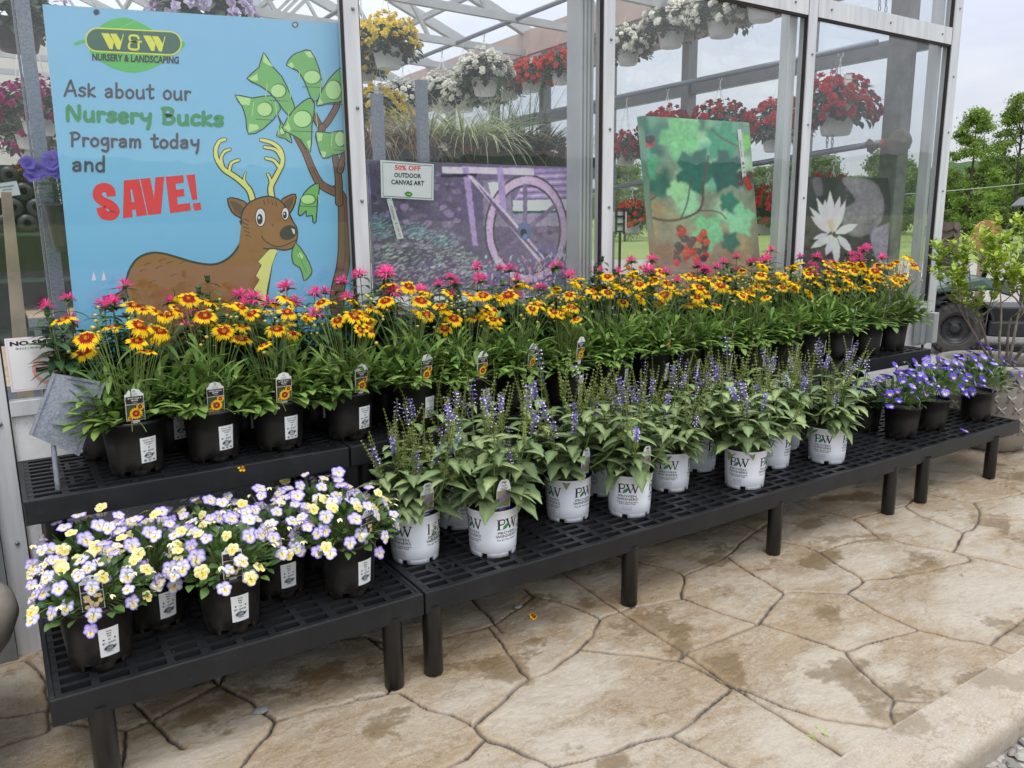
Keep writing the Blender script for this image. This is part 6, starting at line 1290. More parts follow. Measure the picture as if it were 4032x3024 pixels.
ga, gf = GP(), GP(); ga.items, gf.items = g.items[:NB_], g.items[NB_:]
paint([(ga, fx3, 4, .9), (gf, fx3, 1, .25)], [(1690.4, 381.4), (1917.6, 384.4), (1945.5, 639.8), (1712.4, 639.8)], .22, 175, 200, 'picture', cl, 70,
    lambda U, V: np.stack([.035 + .02 * V + 0 * U, .033 + .018 * V, .04 + .03 * V], -1))
for x0, x1, px_, Y_ in ((1.44, 2.72, (797, 640, 1262, 640), .25), (3.15, 4.20, (1424, 640, 1648, 640), .25), (4.30, 5.45, (1712, 640, 1946, 640), .22)):
    zb = min(onY(px_[0] * KD, px_[1] * KD, Y_).z, onY(px_[2] * KD, px_[3] * KD, Y_).z) - .003; bx('inner_ledge', (x0, .065, .80), (x1, .42, zb), MT['alu_dark'])
bx('inner_ledge', (.10, .065, .80), (1.40, .30, .948), MT['alu_dark'])
# ------------------------------------------------------------------ signs on the glass
sg = thing('paper_sign', 'white green bordered paper sign in a clear sleeve reading 50% OFF OUTDOOR CANVAS ART', 'sign', onY(880 * KD, 432 * KD, .008))
def c4(zx, zy): return c2(zx, zy)
def slab(pts, fx, Y0, Y1, mat, name, root):
    q0 = [onY(*fx(*v), Y0) for v in pts]; mb = MB(); n = len(pts); mb.add([tuple(v) for v in q0] + [(v.x, Y1, v.z) for v in q0], [tuple(range(n))[::-1], tuple(range(n, 2 * n))] + [(i, (i + 1) % n, (i + 1) % n + n, i + n) for i in range(n)]); return loc(mb.build(name, mat, root, smooth=False), root)
pap = slab([(313, 995), (645, 1022), (643, 1246), (318, 1228)], c2, .0050, .0062, flat((.80, .82, .81)), 'paper', sg); slab([(303, 985), (655, 1012), (655, 1262), (308, 1246)], c2, .0035, .0045, MT['sleeve'], 'sleeve', sg)
g = GP(); GRN = srgb(46, 104, 92)
g.stroke(fl_([(326, 1008), (634, 1032), (632, 1236), (330, 1220)]), 5, GRN, closed=True, sub=1)
tl = R(-2.6); g.text('50% OFF', 482, -1045, 160, 32, srgb(196, 52, 52), .03, 2, 0, tl); g.text('OUTDOOR', 482, -1092, 168, 30, srgb(40, 40, 44), .03, 2, 0, tl); g.text('CANVAS ART', 482, -1136, 206, 30, srgb(40, 40, 44), .03, 2, 0, tl)
g.smooth_poly(fl_([(462, 1205), (480, 1192), (500, 1196), (512, 1208), (500, 1222), (480, 1222)]), srgb(44, 110, 60)); g.text('W&W', 488, -1208, 24, 7, YEL, .02, 1)
def smap(x, y, l): q = onY(*c2(x, -y), .005); q.y = .0046 - l * .00012; return q
g.emit(smap, 'lettering', pap)
ns = thing('no_smoking_sign', 'square white NO SMOKING sign with a faded red circle behind the metal sign holder', 'sign', (.13, -.004, .955))
g = G(); W_, H_ = .25, .185
mb = MB(); mb.box((-W_ / 2, 0, 0), (W_ / 2, .003, H_)); bo = mb.build('plate', flat((.80, .79, .80)), ns, smooth=False)
g.stroke([(-W_ / 2 + .006, .006), (W_ / 2 - .006, .006), (W_ / 2 - .006, H_ - .006), (-W_ / 2 + .006, H_ - .006)], .0016, srgb(226, 140, 150), closed=True, sub=1)
g.text('NO SMOKING', 0, H_ - .019, .222, .016, INK, .045, 2); g.text('INCLUDING E-CIGARETTES', 0, H_ - .037, .19, .007, srgb(60, 60, 64), .01, 1)
g.ring(0, .070, .056, .056, .011, .011, srgb(228, 150, 152), 40); g.poly([(-.045, .098), (-.037, .106), (.045, .042), (.037, .034)], srgb(228, 150, 152)); g.poly([(-.045, .062), (.03, .062), (.03, .078), (-.045, .078)], INK); g.poly([(.033, .062), (.046, .062), (.046, .078), (.033, .078)], INK); g.stroke([(.038, .082), (.034, .094), (.042, .102), (.036, .112)], .003, INK)
g.emit(lambda x, y, l: (x, -.0006 - l * .0002, y), 'lettering', bo)
# galvanised sign holder
sh = thing('sign_holder', 'empty tilted galvanised metal sign holder on a stake, left end of the raised bench', 'sign holder', (.092, -.455, .717))
cs = [onY(x * KD, y * KD, Y) for x, y, Y in ((113, 806, -.40), (228, 826, -.40), (171, 985, -.445), (62, 938, -.445))]
mb = MB(); nrm = (cs[1] - cs[0]).cross(cs[3] - cs[0]).normalized()
if nrm.y > 0: nrm = -nrm
mb.add([tuple(q) for q in cs] + [tuple(q - nrm * .0015) for q in cs], [(3, 2, 1, 0), (4, 5, 6, 7), (0, 1, 5, 4), (1, 2, 6, 5), (2, 3, 7, 6), (3, 0, 4, 7)]); loc(mb.build('plate', MT['galv'], sh, smooth=False), sh)
def lip(a, b, t0, t1, name):
    p0, p1 = a.lerp(b, t0), a.lerp(b, t1); cen = sum(cs, Vector()) / 4; inn = (cen - (p0 + p1) / 2); dd = (p1 - p0).normalized(); inn = (inn - dd * inn.dot(dd)).normalized(); mb = MB(); w = .009
    mb.add([tuple(v) for v in (p0 + nrm * .0002, p1 + nrm * .0002, p1 + nrm * .006, p0 + nrm * .006, p1 + nrm * .006 + inn * w, p0 + nrm * .006 + inn * w, p1 + nrm * .0045 + inn * w, p0 + nrm * .0045 + inn * w)], [(0, 1, 2, 3), (3, 2, 4, 5), (5, 4, 6, 7)]); loc(mb.build(name, MT['galv'], sh, smooth=False), sh)
lip(cs[0], cs[1], .25, .8, 'clip'); lip(cs[3], cs[2], .22, .72, 'clip'); lip(cs[0], cs[3], 0, 1, 'clip'); lip(cs[1], cs[2], 0, 1, 'clip')
mb = MB(); top = (cs[2] + cs[3]) / 2 - nrm * .006; top = cs[3].lerp(cs[2], .50); upv = ((cs[0] + cs[1]) / 2 - (cs[2] + cs[3]) / 2).normalized(); p1 = top - nrm * .012 - upv * .004; mb.tube([(.088, -.455, .640), (.090, -.452, .74), tuple(p1), tuple(p1 + upv * .12 - nrm * .001)], .0075, 10); loc(mb.build('stake', MT['galv'], sh), sh)

# ------------------------------------------------------------------ hanging baskets in the greenhouse
WHITEF = ((.92, .91, .86), (.90, .89, .78)); YELF = ((.93, .78, .10), (.92, .70, .06)); REDF = ((.58, .012, .022), (.40, .006, .014)); ORF = ((.82, .10, .03), (.72, .05, .025)); MAGF = ((.36, .015, .13), (.50, .05, .22)); PALEF = ((.62, .52, .74), (.78, .72, .82)); RUSTF = ((.34, .12, .05), (.40, .20, .08)); LANT = ((.80, .34, .12), (.82, .52, .10))
BEG = {k: [mesh_begonia(c[0], c[1], 31 + i) for i in range(2)] for k, c in (('white', WHITEF), ('yellow', YELF), ('red', REDF), ('orange', ORF), ('magenta', MAGF), ('pale', PALEF), ('rust', RUSTF), ('lantana', LANT))}
def basket_mesh():
    mb = MB(); seg = 64; prof = [(0, .0), (.098, .0), (.102, .004), (.108, .02), (.136, .150), (.150, .152), (.152, .165), (.146, .166), (.132, .150)]
    vs = []
    for r_, z in prof:
        for k in range(seg): q = r_ * (1 + (.012 if (k % 2 and .01 < z < .15) else 0)); vs.append((q * math.cos(2 * PI * k / seg), q * math.sin(2 * PI * k / seg), z))
    mb.add(vs, [(i * seg + k, i * seg + (k + 1) % seg, (i + 1) * seg + (k + 1) % seg, (i + 1) * seg + k) for i in range(len(prof) - 1) for k in range(seg)])
    return mb.build('pot', MT['basket_pot'], smooth=False, mesh_only=True)
def hanger_mesh(h):
    mb = MB(); ap = Vector((0, 0, .16 + h - .09))
    for k in range(3): a = 2 * PI * k / 3 + .5; mb.tube([(.143 * math.cos(a), .143 * math.sin(a), .16), ap], .0028, 5)
    mb.tube([ap - Vector((0, 0, .01)), ap + Vector((0, 0, .03))], .006, 6)
    hook = [ap + Vector((0, 0, .03))] + [ap + Vector((0, -.022 * math.cos(a) + .0, .062 + .024 * math.sin(a))) for a in [R(x) for x in (-60, -20, 20, 60, 100, 140, 180, 210)]]
    hook = [Vector((0, p_.y, p_.z)) for p_ in hook]; mb.tube(hook, .0055, 6); return mb.build('hanger', MT['basket_pot'], mesh_only=True)
def basket_body(seed, nfl, trail=1.0, lo=1.45):
    r = random.Random(seed); mb = MB(); fl = []
    for k in range(520):
        az = r.uniform(0, 2 * PI); ph = math.acos(1 - r.random() * 1.40); rr = .275 * r.uniform(.5, 1.0); q = Vector((rr * math.sin(ph) * math.cos(az), rr * math.sin(ph) * math.sin(az), .175 + rr * .85 * math.cos(ph) * (1 if ph < 1.57 else trail)))
        g_ = r.uniform(.75, 1.2); ln = r.uniform(.05, .085); mb.leaf(q, Vector((math.cos(az), math.sin(az), r.uniform(-.5, .6))) + jit(r, (0, 0, 0), .5), (0, 0, 1), ln, ln * .8, r.uniform(.2, 1.0), 3, .15, 0, 'ov', (g_, g_, g_))
    for k in range(nfl):
        az = k * 2.39996 + r.uniform(-.5, .5); u = (k + .5) / nfl; ph = math.acos(1 - u * lo * .9) ; ph = min(ph, 2.1); rr = .295 * r.uniform(.88, 1.08)
        q = Vector((rr * math.sin(ph) * math.cos(az), rr * math.sin(ph) * math.sin(az), .18 + rr * .9 * math.cos(ph) * (1 if ph < 1.57 else trail))); n = (q - Vector((0, 0, .12))).normalized() + jit(r, (0, 0, 0), .35); fl.append((k % 2, q, orient(n, (0, 0, 1), r.uniform(0, 6)), r.uniform(1.35, 2.0)))
    return mb.build('foliage', MT['beg_leaf'], mesh_only=True), fl
ME['basket'] = basket_mesh(); BB = [basket_body(600, 98), basket_body(601, 99, 1.0, 1.15), basket_body(602, 96, 1.2, 1.4)]; HG = {}
DARKPOT = None
def basket(label, pos, w, flower, bi, hz, rz=0.0, tagc=False, pot=None, dens=1.0, hook=True):
    s_ = w / .30; root = thing('hanging_basket', label, 'hanging basket', (pos.x, pos.y, pos.z - .16 * s_), rz, 'hanging baskets in the greenhouse')
    put('pot', pot or ME['basket'], root, None, None, s_)
    if hook:
        h = round(max(.25, (hz - pos.z) / s_), 2)
        if h not in HG: HG[h] = hanger_mesh(h)
        put('hanger', HG[h], root, None, (0, 0, PI / 2 * 0 - rz), s_)
    if flower: 
        body = BB[bi]; put('foliage', body[0], root, None, None, s_)
        for k, (v, q, e, fs) in enumerate(body[1]):
            if (k * 7919 % 100) / 100 < dens: put('blossom', BEG[flower][v], root, q * s_, e, fs * s_)
    if tagc:
        mb = MB(); mb.box((-.028, -.18, .34), (.028, -.178, .42)); t_ = mb.build('price_tag', flat((.76, .76, .75)), root, smooth=False); t_.scale = (s_, s_, s_); t_.rotation_euler = (0, 0, -rz - .6)
        g = G(); g.stroke([(-.024, .344), (.024, .344), (.024, .416), (-.024, .416)], .003, INK, closed=True, sub=1); g.text('$34.99', 0, .38, .036, .012, INK, .02, 1); g.emit(lambda x, y, l: (x, -.1805 - l * .0002, y), 'print', t_)
    return root
def wpx(px, P_): return px * KD * ((P_ - CAM).dot(FW)) / F
for lab, X, x, y, w, fl, bi, hz, tg in [
    ('big basket of yellow begonias hanging high beside the second window post', 3.35, 838, 108, 72, 'yellow', 1, 3.72, False), ('basket of yellow begonias hanging behind the galvanised stakes', 3.35, 822, 250, 62, 'yellow', 0, 3.10, True),
    ('basket of yellow begonias half hidden by the window post, behind the high yellow basket', 3.35, 786, 150, 50, 'yellow', 2, 3.72, False), ('small white begonia basket low behind the galvanised stakes', 4.5, 872, 218, 46, 'white', 2, 3.44, True),
    ('white begonia basket above the variegated grass, left of the biggest white one', 4.5, 957, 212, 56, 'white', 1, 3.44, False), ('white begonia basket mostly hidden between two others above the grass', 4.5, 1003, 214, 50, 'white', 0, 3.44, False),
    ('large white begonia basket hanging in the middle of the second window', 4.5, 1047, 172, 62, 'white', 1, 3.44, False), ('white begonia basket low behind the large white basket', 5.4, 1056, 214, 42, 'white', 0, 3.1, False), ('small white begonia basket just left of the orange ones', 5.4, 1100, 190, 46, 'white', 2, 3.63, False),
    ('orange red begonia basket beside the small white one', 5.4, 1147, 173, 47, 'orange', 0, 3.63, True), ('orange red begonia basket next to the grey ribbed column', 5.4, 1212, 156, 47, 'orange', 1, 3.63, False),
    ('white begonia basket right of the third window post', 5.4, 1357, 110, 54, 'white', 2, 3.63, False), ('white begonia basket at the top of the third window', 5.4, 1450, 67, 64, 'white', 1, 3.63, False), ('white begonia basket with dark leaves cut off by the top of the photo', 5.4, 1560, 40, 71, 'white', 0, 3.63, False), ('white pot hanging by the upper right corner of the third window', 5.4, 1647, 4, 73, 'white', 2, 3.63, False),
    ('dark red begonia basket left of the grapevine picture', 5.4, 1352, 330, 48, 'red', 0, 2.73, True), ('dark red begonia basket rising behind the top of the grapevine picture', 5.4, 1440, 290, 58, 'red', 1, 2.73, True), ('dark red begonia basket behind the top right of the grapevine picture', 5.4, 1552, 285, 66, 'red', 2, 2.73, False),
    ('red begonia basket hanging across the fourth window post', 5.4, 1680, 287, 74, 'red', 1, 2.73, True), ('largest red begonia basket alone in the right window', 5.4, 1808, 246, 84, 'red', 0, 2.73, True),
    ('orange begonia basket low beside the grapevine picture', 5.4, 1365, 478, 46, 'orange', 2, 1.85, False), ('red begonia basket between the grapevine and water lily pictures', 5.4, 1655, 470, 64, 'red', 2, 1.9, False), ('red begonia basket peeping over the top of the water lily picture', 5.4, 1795, 452, 74, 'red', 0, 1.95, True)]:
    P_ = onX(x * KD, y * KD, X); basket(lab, P_, wpx(w, P_), fl, bi, hz, cr_.uniform(0, 6.28), tg)
mb = MB(); mb.lathe([(0, 0), (.10, 0), (.104, .006), (.148, .155), (.155, .158), (.155, .168), (.145, .168), (.135, .15)], 40); ME['dark_basket'] = mb.build('pot', MT['black_pot'], mesh_only=True)
for lab, x, y, Y, w, fl, bi, hz, pot, dn in [('black hanging basket of pale flowers at the top left corner', 35, 52, 1.2, 105, 'pale', 0, 2.75, ME['dark_basket'], .35), ('magenta petunia basket in a white pot at the left edge', 82, 248, 1.9, 78, 'magenta', 2, 2.75, None, 1.0), ('second magenta petunia basket below and behind the first', 66, 282, 2.6, 72, 'magenta', 2, 2.75, None, .8), ('third magenta petunia basket, lowest of the three', 70, 318, 3.3, 58, 'magenta', 0, 2.75, None, .5),
    ('rust coloured foliage basket hanging at the far left', 62, 382, 5.2, 34, 'rust', 0, 2.75, None, 1.0), ('lower rust coloured basket over the rolls of black fabric', 48, 428, 5.6, 34, 'rust', 1, 2.75, None, 1.0), ('pale pink and lilac petunia basket peeping over the top of the deer poster', 440, 62, 1.6, 110, 'pale', 1, 3.6, ME['dark_basket'], .9)]:
    P_ = onY(x * KD, y * KD, Y); basket(lab, P_, wpx(w, P_), fl, bi, hz, cr_.uniform(0, 6.28), False, pot, dn)

# ------------------------------------------------------------------ inside the greenhouse
def stand(name, label, x0, x1, y0, y1, zt, mat, cat='display table'):
    root = thing(name, label, cat, ((x0 + x1) / 2, (y0 + y1) / 2, 0)); a, b = (x1 - x0) / 2, (y1 - y0) / 2
    mb = MB(); mb.box((-a, -b, zt - .03), (a, b, zt)); mb.build('tabletop', mat, root, smooth=False)
    mb = MB(); mb.box((-a - .01, -b - .02, zt - .06), (a + .01, -b - .0005, zt + .012)); mb.build('front_rail', MT['galv'], root, smooth=False)
    for sx in (-1, 1):
        for sy in (-1, 1): mb = MB(); mb.box((sx * (a - .05) - .025, sy * (b - .06) - .025, 0), (sx * (a - .05) + .025, sy * (b - .06) + .025, zt - .0305)); mb.build('leg', MT['galv'], root, smooth=False)
    return root
stand('display_table', 'galvanised shelf carrying trays of ornamental grass above the water wheel picture', 1.75, 3.7, 1.2, 1.9, 1.86, MT['alu_dark'])
stand('display_table', 'low table with orange flowers behind the grapevine picture', 3.0, 5.3, .75, 1.9, .80, MT['alu_dark'])
stand('display_table', 'dark low table at the left behind the galvanised post', -.6, 1.1, 1.3, 3.0, .75, MT['wood'])
stand('display_table', 'dark table far back in the greenhouse', 0.2, 3.0, 4.2, 5.6, .8, MT['wood'])
def tuft(name, label, x, y, z, n, h, spread, mats, mi, droop, w, seed, potc, group):
    r = random.Random(seed); root = thing(name, label, 'potted grass', (x, y, z), 0, group); mb = MB(); a = .075; mb.add([(-a * .8, -a * .8, 0), (a * .8, -a * .8, 0), (a * .8, a * .8, 0), (-a * .8, a * .8, 0), (-a, -a, .11), (a, -a, .11), (a, a, .11), (-a, a, .11)], [(3, 2, 1, 0), (0, 1, 5, 4), (1, 2, 6, 5), (2, 3, 7, 6), (3, 0, 4, 7), (4, 5, 6, 7)]); mb.build('pot', potc, root, smooth=False); mb = MB()
    for k in range(n):
        az = r.uniform(0, 6.28); q = Vector((.05 * r.random() * math.cos(az), .05 * r.random() * math.sin(az), .10)); g_ = r.uniform(.75, 1.2); mb.leaf(q, (math.cos(az) * spread, math.sin(az) * spread, r.uniform(.5, 1.3)), (0, 0, 1), h * r.uniform(.6, 1.2), w, r.uniform(.4, 1.0) * droop, 7, .3, 0, 'tri', (g_, g_, g_))
    mb.build('foliage', mats[mi], root); return root
terra = plain('terracotta_plastic', (.30, .085, .04), .6, .15, 12); gm = [MT['grassy'], MT['grassbrown'], MT['beg_leaf'], MT['viola_leaf']]
for i, (x, y, n, h, sp_, mi, dr, w, lab) in enumerate([(1.98, 1.42, 130, .42, .9, 1, 2.0, .005, 'olive brown drooping grass at the left end of the tray'), (2.20, 1.35, 150, .40, .8, 1, 2.3, .004, 'brown grass spilling over the tray front with a small white label'), (2.38, 1.45, 150, .42, .7, 0, 1.3, .006, 'pale variegated grass left of the middle of the tray'), (2.58, 1.33, 170, .44, .8, 0, 1.7, .007, 'pale variegated grass arching over the front of the tray'), (2.78, 1.42, 150, .42, .8, 0, 1.7, .007, 'pale variegated grass at the right end of the white clumps'), (2.98, 1.38, 150, .26, 1.0, 2, 1.0, .016, 'dark small leaved bush right of the white grass'), (3.18, 1.36, 150, .25, 1.0, 2, 1.0, .016, 'dark small leaved bush second from the right in the tray'), (3.40, 1.34, 110, .40, .8, 1, 2.0, .006, 'dry reddish grass next to the ribbed column'), (3.05, 1.62, 26, .55, .35, 3, .5, .005, 'wiry twisted rush standing behind the dark bushes'), (3.28, 1.64, 22, .55, .4, 3, .5, .005, 'second wiry twisted rush, nearer to the ribbed column')]):
    tuft('potted_grass', lab, x, y, 1.868, int(n * 1.7), h * 1.25, sp_, gm, mi, dr, w * 1.6, 700 + i, terra, 'grasses in the shelf trays')
for x0, x1, lab in ((1.86, 2.90, 'long black tray under the pale grasses'), (2.91, 3.55, 'short black tray under the dark bushes')):
    mb = MB(); xx = (x0 + x1) / 2; a = (x1 - x0) / 2; mb.box((-a, -.28, 0), (a, .28, .006)); mb.box((-a, -.28, .006), (a, -.27, .085)); mb.box((-a, .27, .006), (a, .28, .085)); mb.box((-a, -.27, .006), (-a + .01, .27, .085)); mb.box((a - .01, -.27, .006), (a, .27, .085)); o = mb.build('plant_tray', MT['black_pot'], None, smooth=False); o.location = (xx, 1.50, 1.861); tag(o, lab, 'tray')
for x, y0, y1, lab in ((815, 205, 365, 'short galvanised upright, left of two beside the second window post'), (911, 175, 350, 'tall galvanised upright, right of two near the paper sign')):
    a, b = onY(x * KD, y0 * KD, .9), onY((x + 8) * KD, y1 * KD, .9); mb = MB(); mb.box((-.028, -.012, 0), (.028, .0, a.z)); mb.box((-.028, .0, 0), (-.020, .03, a.z)); o = mb.build('galvanised_upright', MT['galv'], None, smooth=False); o.location = (a.x, .9, .0045); tag(o, lab, 'upright')
LB = viola_body(800, BEG['lantana'], 44); LP = viola_body(801, BEG['magenta'], 34)
for x, y, lab, bd in [(4.15, 1.05, 'orange lantana left of the grapevine picture on the low table', LB), (4.55, 1.15, 'orange lantana deeper on the low table behind the grapevine picture', LB), (3.75, 1.0, 'orange lantana nearest the third window post', LB), (4.95, 1.0, 'purple flowered plant between the grapevine and lily pictures', LP), (4.75, .85, 'dark purple plant low between the two right hand pictures', LP)]:
    root = thing('potted_flower', lab, 'potted plant', (x, y, .801), 0, 'plants on the low table'); put('pot', ME['bpot'], root); put('soil', ME['bsoil'], root); put('foliage', bd[0], root, None, None, 1.25)
    for me, q, e, s_ in bd[1]: put('flower', me, root, q * 1.25, e, s_ * 1.1)
# label stake left of the grapes
P_ = onX(1338 * KD, 500 * KD, 3.9); ls = thing('label_stake', 'black plastic stake holding a small white card beside the orange basket', 'sign holder', (P_.x, P_.y, .80)); s_ = (P_ - CAM).dot(FW) * KD / F
mb = MB(); mb.box((-20 * s_, 0, P_.z - .80), (20 * s_, .003, P_.z - .80 + 42 * s_)); mb.build('card', flat((.72, .73, .74)), ls, smooth=False); mb = MB()
for x in (-11, 11): mb.box(((x - 2) * s_, -.012, P_.z - .80 - 6 * s_), ((x + 2) * s_, -.002, P_.z - .80 + 48 * s_))
for z in (-2, 14, 30, 45): mb.box((-9 * s_, -.010, P_.z - .80 + z * s_), (9 * s_, -.003, P_.z - .80 + (z + 4) * s_))
mb.box((-3 * s_, -.010, 0), (3 * s_, -.003, P_.z - .8 - 2 * s_ - .0005)); mb.build('frame', MT['black_pot'], ls, smooth=False)
# left end: leaning lumber, galvanised post, rolls, signs
mb = MB(); a, b = onY(28 * KD, 735 * KD, .42), onY(2 * KD, 415 * KD, .42); a2, b2 = onY(60 * KD, 735 * KD, .42), onY(25 * KD, 415 * KD, .42); a = a + (a - b) * ((a.z - .006) / (b.z - a.z)); a2 = a2 + (a2 - b2) * ((a2.z - .006) / (b2.z - a2.z)); mb.add([tuple(q) for q in (a, a2, b2, b)] + [(q.x, q.y + .05, q.z) for q in (a, a2, b2, b)], [(0, 1, 2, 3), (7, 6, 5, 4), (0, 4, 5, 1), (1, 5, 6, 2), (2, 6, 7, 3), (3, 7, 4, 0)])
o = mb.build('wooden_post', MT['wood'], None, smooth=False); tag(o, 'weathered wooden post leaning inside the left edge of the window', 'post')
P_ = onY(84 * KD, 300 * KD, .55); mb = MB(); mb.box((-.024, -.024, 0), (.024, .024, 2.9)); mb.box((-.034, .0245, 0), (-.026, .05, 2.9)); o = mb.build('galvanised_post', MT['galv'], None, smooth=False); o.location = (P_.x, .55, .0045); tag(o, 'square galvanised post standing just left of the deer poster', 'post')
rk = thing('fabric_rack', 'dark green rack of black fabric rolls seen past the left edge of the poster', 'rack', (onY(62 * KD, 520 * KD, 5.0).x, 5.3, 0)); dg = plain('dark_green_board', (.012, .045, .03), .7, .2, 5); mb = MB(); mb.box((-.55, .5, 0), (.75, .54, 2.1)); mb.build('back_panel', dg, rk, smooth=False)
for z in (.55, 1.05, 1.45): mb = MB(); mb.box((-.55, -.3, z), (.75, .49, z + .03)); mb.build('shelf', dg, rk, smooth=False)
for x in (-.55, .72): mb = MB(); mb.box((x, -.31, 0), (x + .03, -.301, 2.1)); mb.build('upright', MT['alu_dark'], rk, smooth=False)
mb = MB(); mb.lathe([(.03, 0), (.075, 0), (.075, 1.0), (.03, 1.0)], 20); ME['roll'] = mb.build('fabric_roll', plain('black_fabric_roll', (.014, .014, .015), .35, .3, 20), mesh_only=True); k = 0
for row in range(4):
    for c_ in range(4):
        o = put('fabric_roll', ME['roll'], None, (rk.location.x - .33 + .17 * c_ + (.08 if row % 2 else 0), 5.02, 1.56 + .135 * row), (-PI / 2, 0, rnd.uniform(-.03, .06))); tag(o, 'black roll of landscape fabric stacked end on in the dark green rack', 'fabric roll', 'black fabric rolls')
def board(name, label, cat, pts, Y, col, edge, art):
    root = thing(name, label, cat, onY(pts[3][0] * KD, pts[3][1] * KD, Y)); q = lambda x, y: (x * KD, y * KD); o = slab(pts, q, Y, Y + .012, flat(col), 'board', root); g = G(); g.stroke(fl_(pts), edge[1], edge[0], closed=True, sub=1); art(g); g.emit(cmap(Y, q), 'lettering', o)
def art_down(g):
    g.smooth_poly(fl_([(83, 395), (90, 405), (88, 417), (83, 420), (79, 412)]), srgb(226, 196, 96)); g.stroke(fl_([(84, 420), (86, 432)]), 1.6, PAPER, sub=1); g.stroke(fl_([(80, 427), (92, 424), (104, 428)]), 1.6, PAPER, sub=2); g.stroke(fl_([(96, 402), (101, 397), (105, 402), (96, 418), (108, 418)]), 1.8, PAPER, sub=2); g.text('DOWN', 100, -437, 20, 5, PAPER, .02, 1)
board('hanging_sign', 'black sign with a gold leaf emblem hanging behind the galvanised post', 'sign', [(68, 367), (118, 362), (132, 440), (80, 442)], 2.2, (.012, .012, .013), ((.75, .76, .76), 2.2), art_down)
board('price_sign', 'small white price sign with a teal border by the wooden post', 'sign', [(-6, 396), (36, 390), (45, 421), (-2, 428)], .75, (.66, .70, .70), (GRN, 1.4), lambda g: (g.text('HANGING BASKETS', 14, -403, 34, 4.2, INK, .02, 1, 0, R(7)), g.text('$24.99 EA.', 16, -410, 22, 4, INK, .02, 1, 0, R(7)), g.ell(19, -418, 3, 1.6, GRN, 10)))
# violet petunia whose flowers show past the poster edge
pr_ = random.Random(12); P_ = onY(118 * KD, 400 * KD, .40); root = thing('potted_petunia', 'violet petunia peeking out between galvanised post and poster', 'potted plant', (P_.x + .05, .42, P_.z - .25)); mb = MB(); put('pot', ME['bpot'], root)
for k in range(70): az = pr_.uniform(0, 6.28); q = Vector((.09 * pr_.random() * math.cos(az), .06 * math.sin(az), pr_.uniform(.17, .30))); mb.leaf(q, (math.cos(az), math.sin(az), .3), (0, 0, 1), .06, .032, .6, 3, .2, 0, 'ov')
mb.build('foliage', MT['viola_leaf'], root); mb = MB(); mb.bar((-.02, .09, .12), (-.10, .13, .12), .02, .02); mb.build('bracket', MT['galv'], root, smooth=False); PET = []
mb = MB(); vs = []; cs_ = []
for i, (r_, z) in enumerate(((.004, -.035), (.006, -.015), (.016, .0), (.030, .004))):
    for k in range(20): q = r_ * (1 + (.10 * math.cos(5 * 2 * PI * k / 20) if i > 1 else 0)); vs.append((q * math.cos(2 * PI * k / 20), q * math.sin(2 * PI * k / 20), z)); cs_.append(((.10, .05, .30), (.13, .07, .40), (.20, .13, .58), (.24, .16, .66))[i])
mb.add(vs, [(i * 20 + k, i * 20 + (k + 1) % 20, i * 20 + 20 + (k + 1) % 20, i * 20 + 20 + k) for i in range(3) for k in range(20)], 0, cs_); pet = mb.build('flower', MT['petal'], mesh_only=True)
for x, y in ((66, 362), (70, 378), (78, 366), (86, 372), (106, 345), (112, 355), (108, 366), (115, 340), (118, 372), (60, 352)):
    q = onY(x * KD, y * KD, .33); put('flower', pet, root, q - root.location, orient((pr_.uniform(-.5, .5), -1, pr_.uniform(-.1, .6)), (0, 0, 1), pr_.uniform(0, 6)), .9)
# chains and the burlap wrapped pipe end
def chain(label, X, pts, Y=None):
    a, b = [onX(x * KD, y * KD, X) for x, y in pts]; mb = MB(); n = max(4, int((a - b).length / .034))
    for k in range(n):
        c = a.lerp(b, (k + .5) / n); s_ = Vector((1, 0, 0)) if k % 2 else Vector((0, 1, 0)); mb.tube([c + s_ * .009 * math.cos(t_) + Vector((0, 0, .021 * math.sin(t_))) for t_ in [2 * PI * j / 10 for j in range(11)]], .0032, 5, 0, False)
    o = mb.build('hanging_chain', MT['galv'], None); tag(o, label, 'chain')
chain('left of two steel chains hanging from the pipe beside the largest red basket', 5.40, [(1798, 132), (1786, 318)]); chain('right of two steel chains hanging from the pipe beside the largest red basket', 5.38, [(1808, 128), (1797, 322)])
chain('left steel chain at the top of the right window', 5.4, [(1900, -40), (1900, 24)]); chain('right steel chain at the top of the right window', 5.38, [(1914, -40), (1914, 26)])
bw = MB(); a, b = onX(1878 * KD, 316 * KD, 5.40), onX(1968 * KD, 303 * KD, 5.40); ax = (b - a).normalized(); n_ = 16; seg = 18; s1 = ax.cross(Vector((0, 0, 1))).normalized(); u1 = s1.cross(ax); vs = []
for i in range(n_ + 1):
    t_ = i / n_; rad = (.055 - .028 * math.sin(PI * min(1, t_ / .45)) if t_ < .45 else .055 + .018 * math.sin(PI * (t_ - .45) / .55)) * (1 if i < n_ - 1 else .75)
    if i == n_: rad = .02
    for k in range(seg): q = 2 * PI * k / seg; rr_ = rad * .86 * (1 + .20 * math.sin(2 * q + i * .35) + .14 * math.sin(5 * q + i * .6) + .08 * math.sin(9 * q + i * 2.1) + rnd.uniform(-.06, .06)); vs.append(a + ax * (b - a).length * t_ + s1 * rr_ * math.cos(q) + u1 * rr_ * math.sin(q) * (1.15 if t_ > .4 else 1))
bw.add(vs, [(i * seg + k, i * seg + (k + 1) % seg, (i + 1) * seg + (k + 1) % seg, (i + 1) * seg + k) for i in range(n_) for k in range(seg)] + [tuple(n_ * seg + k for k in range(seg))])
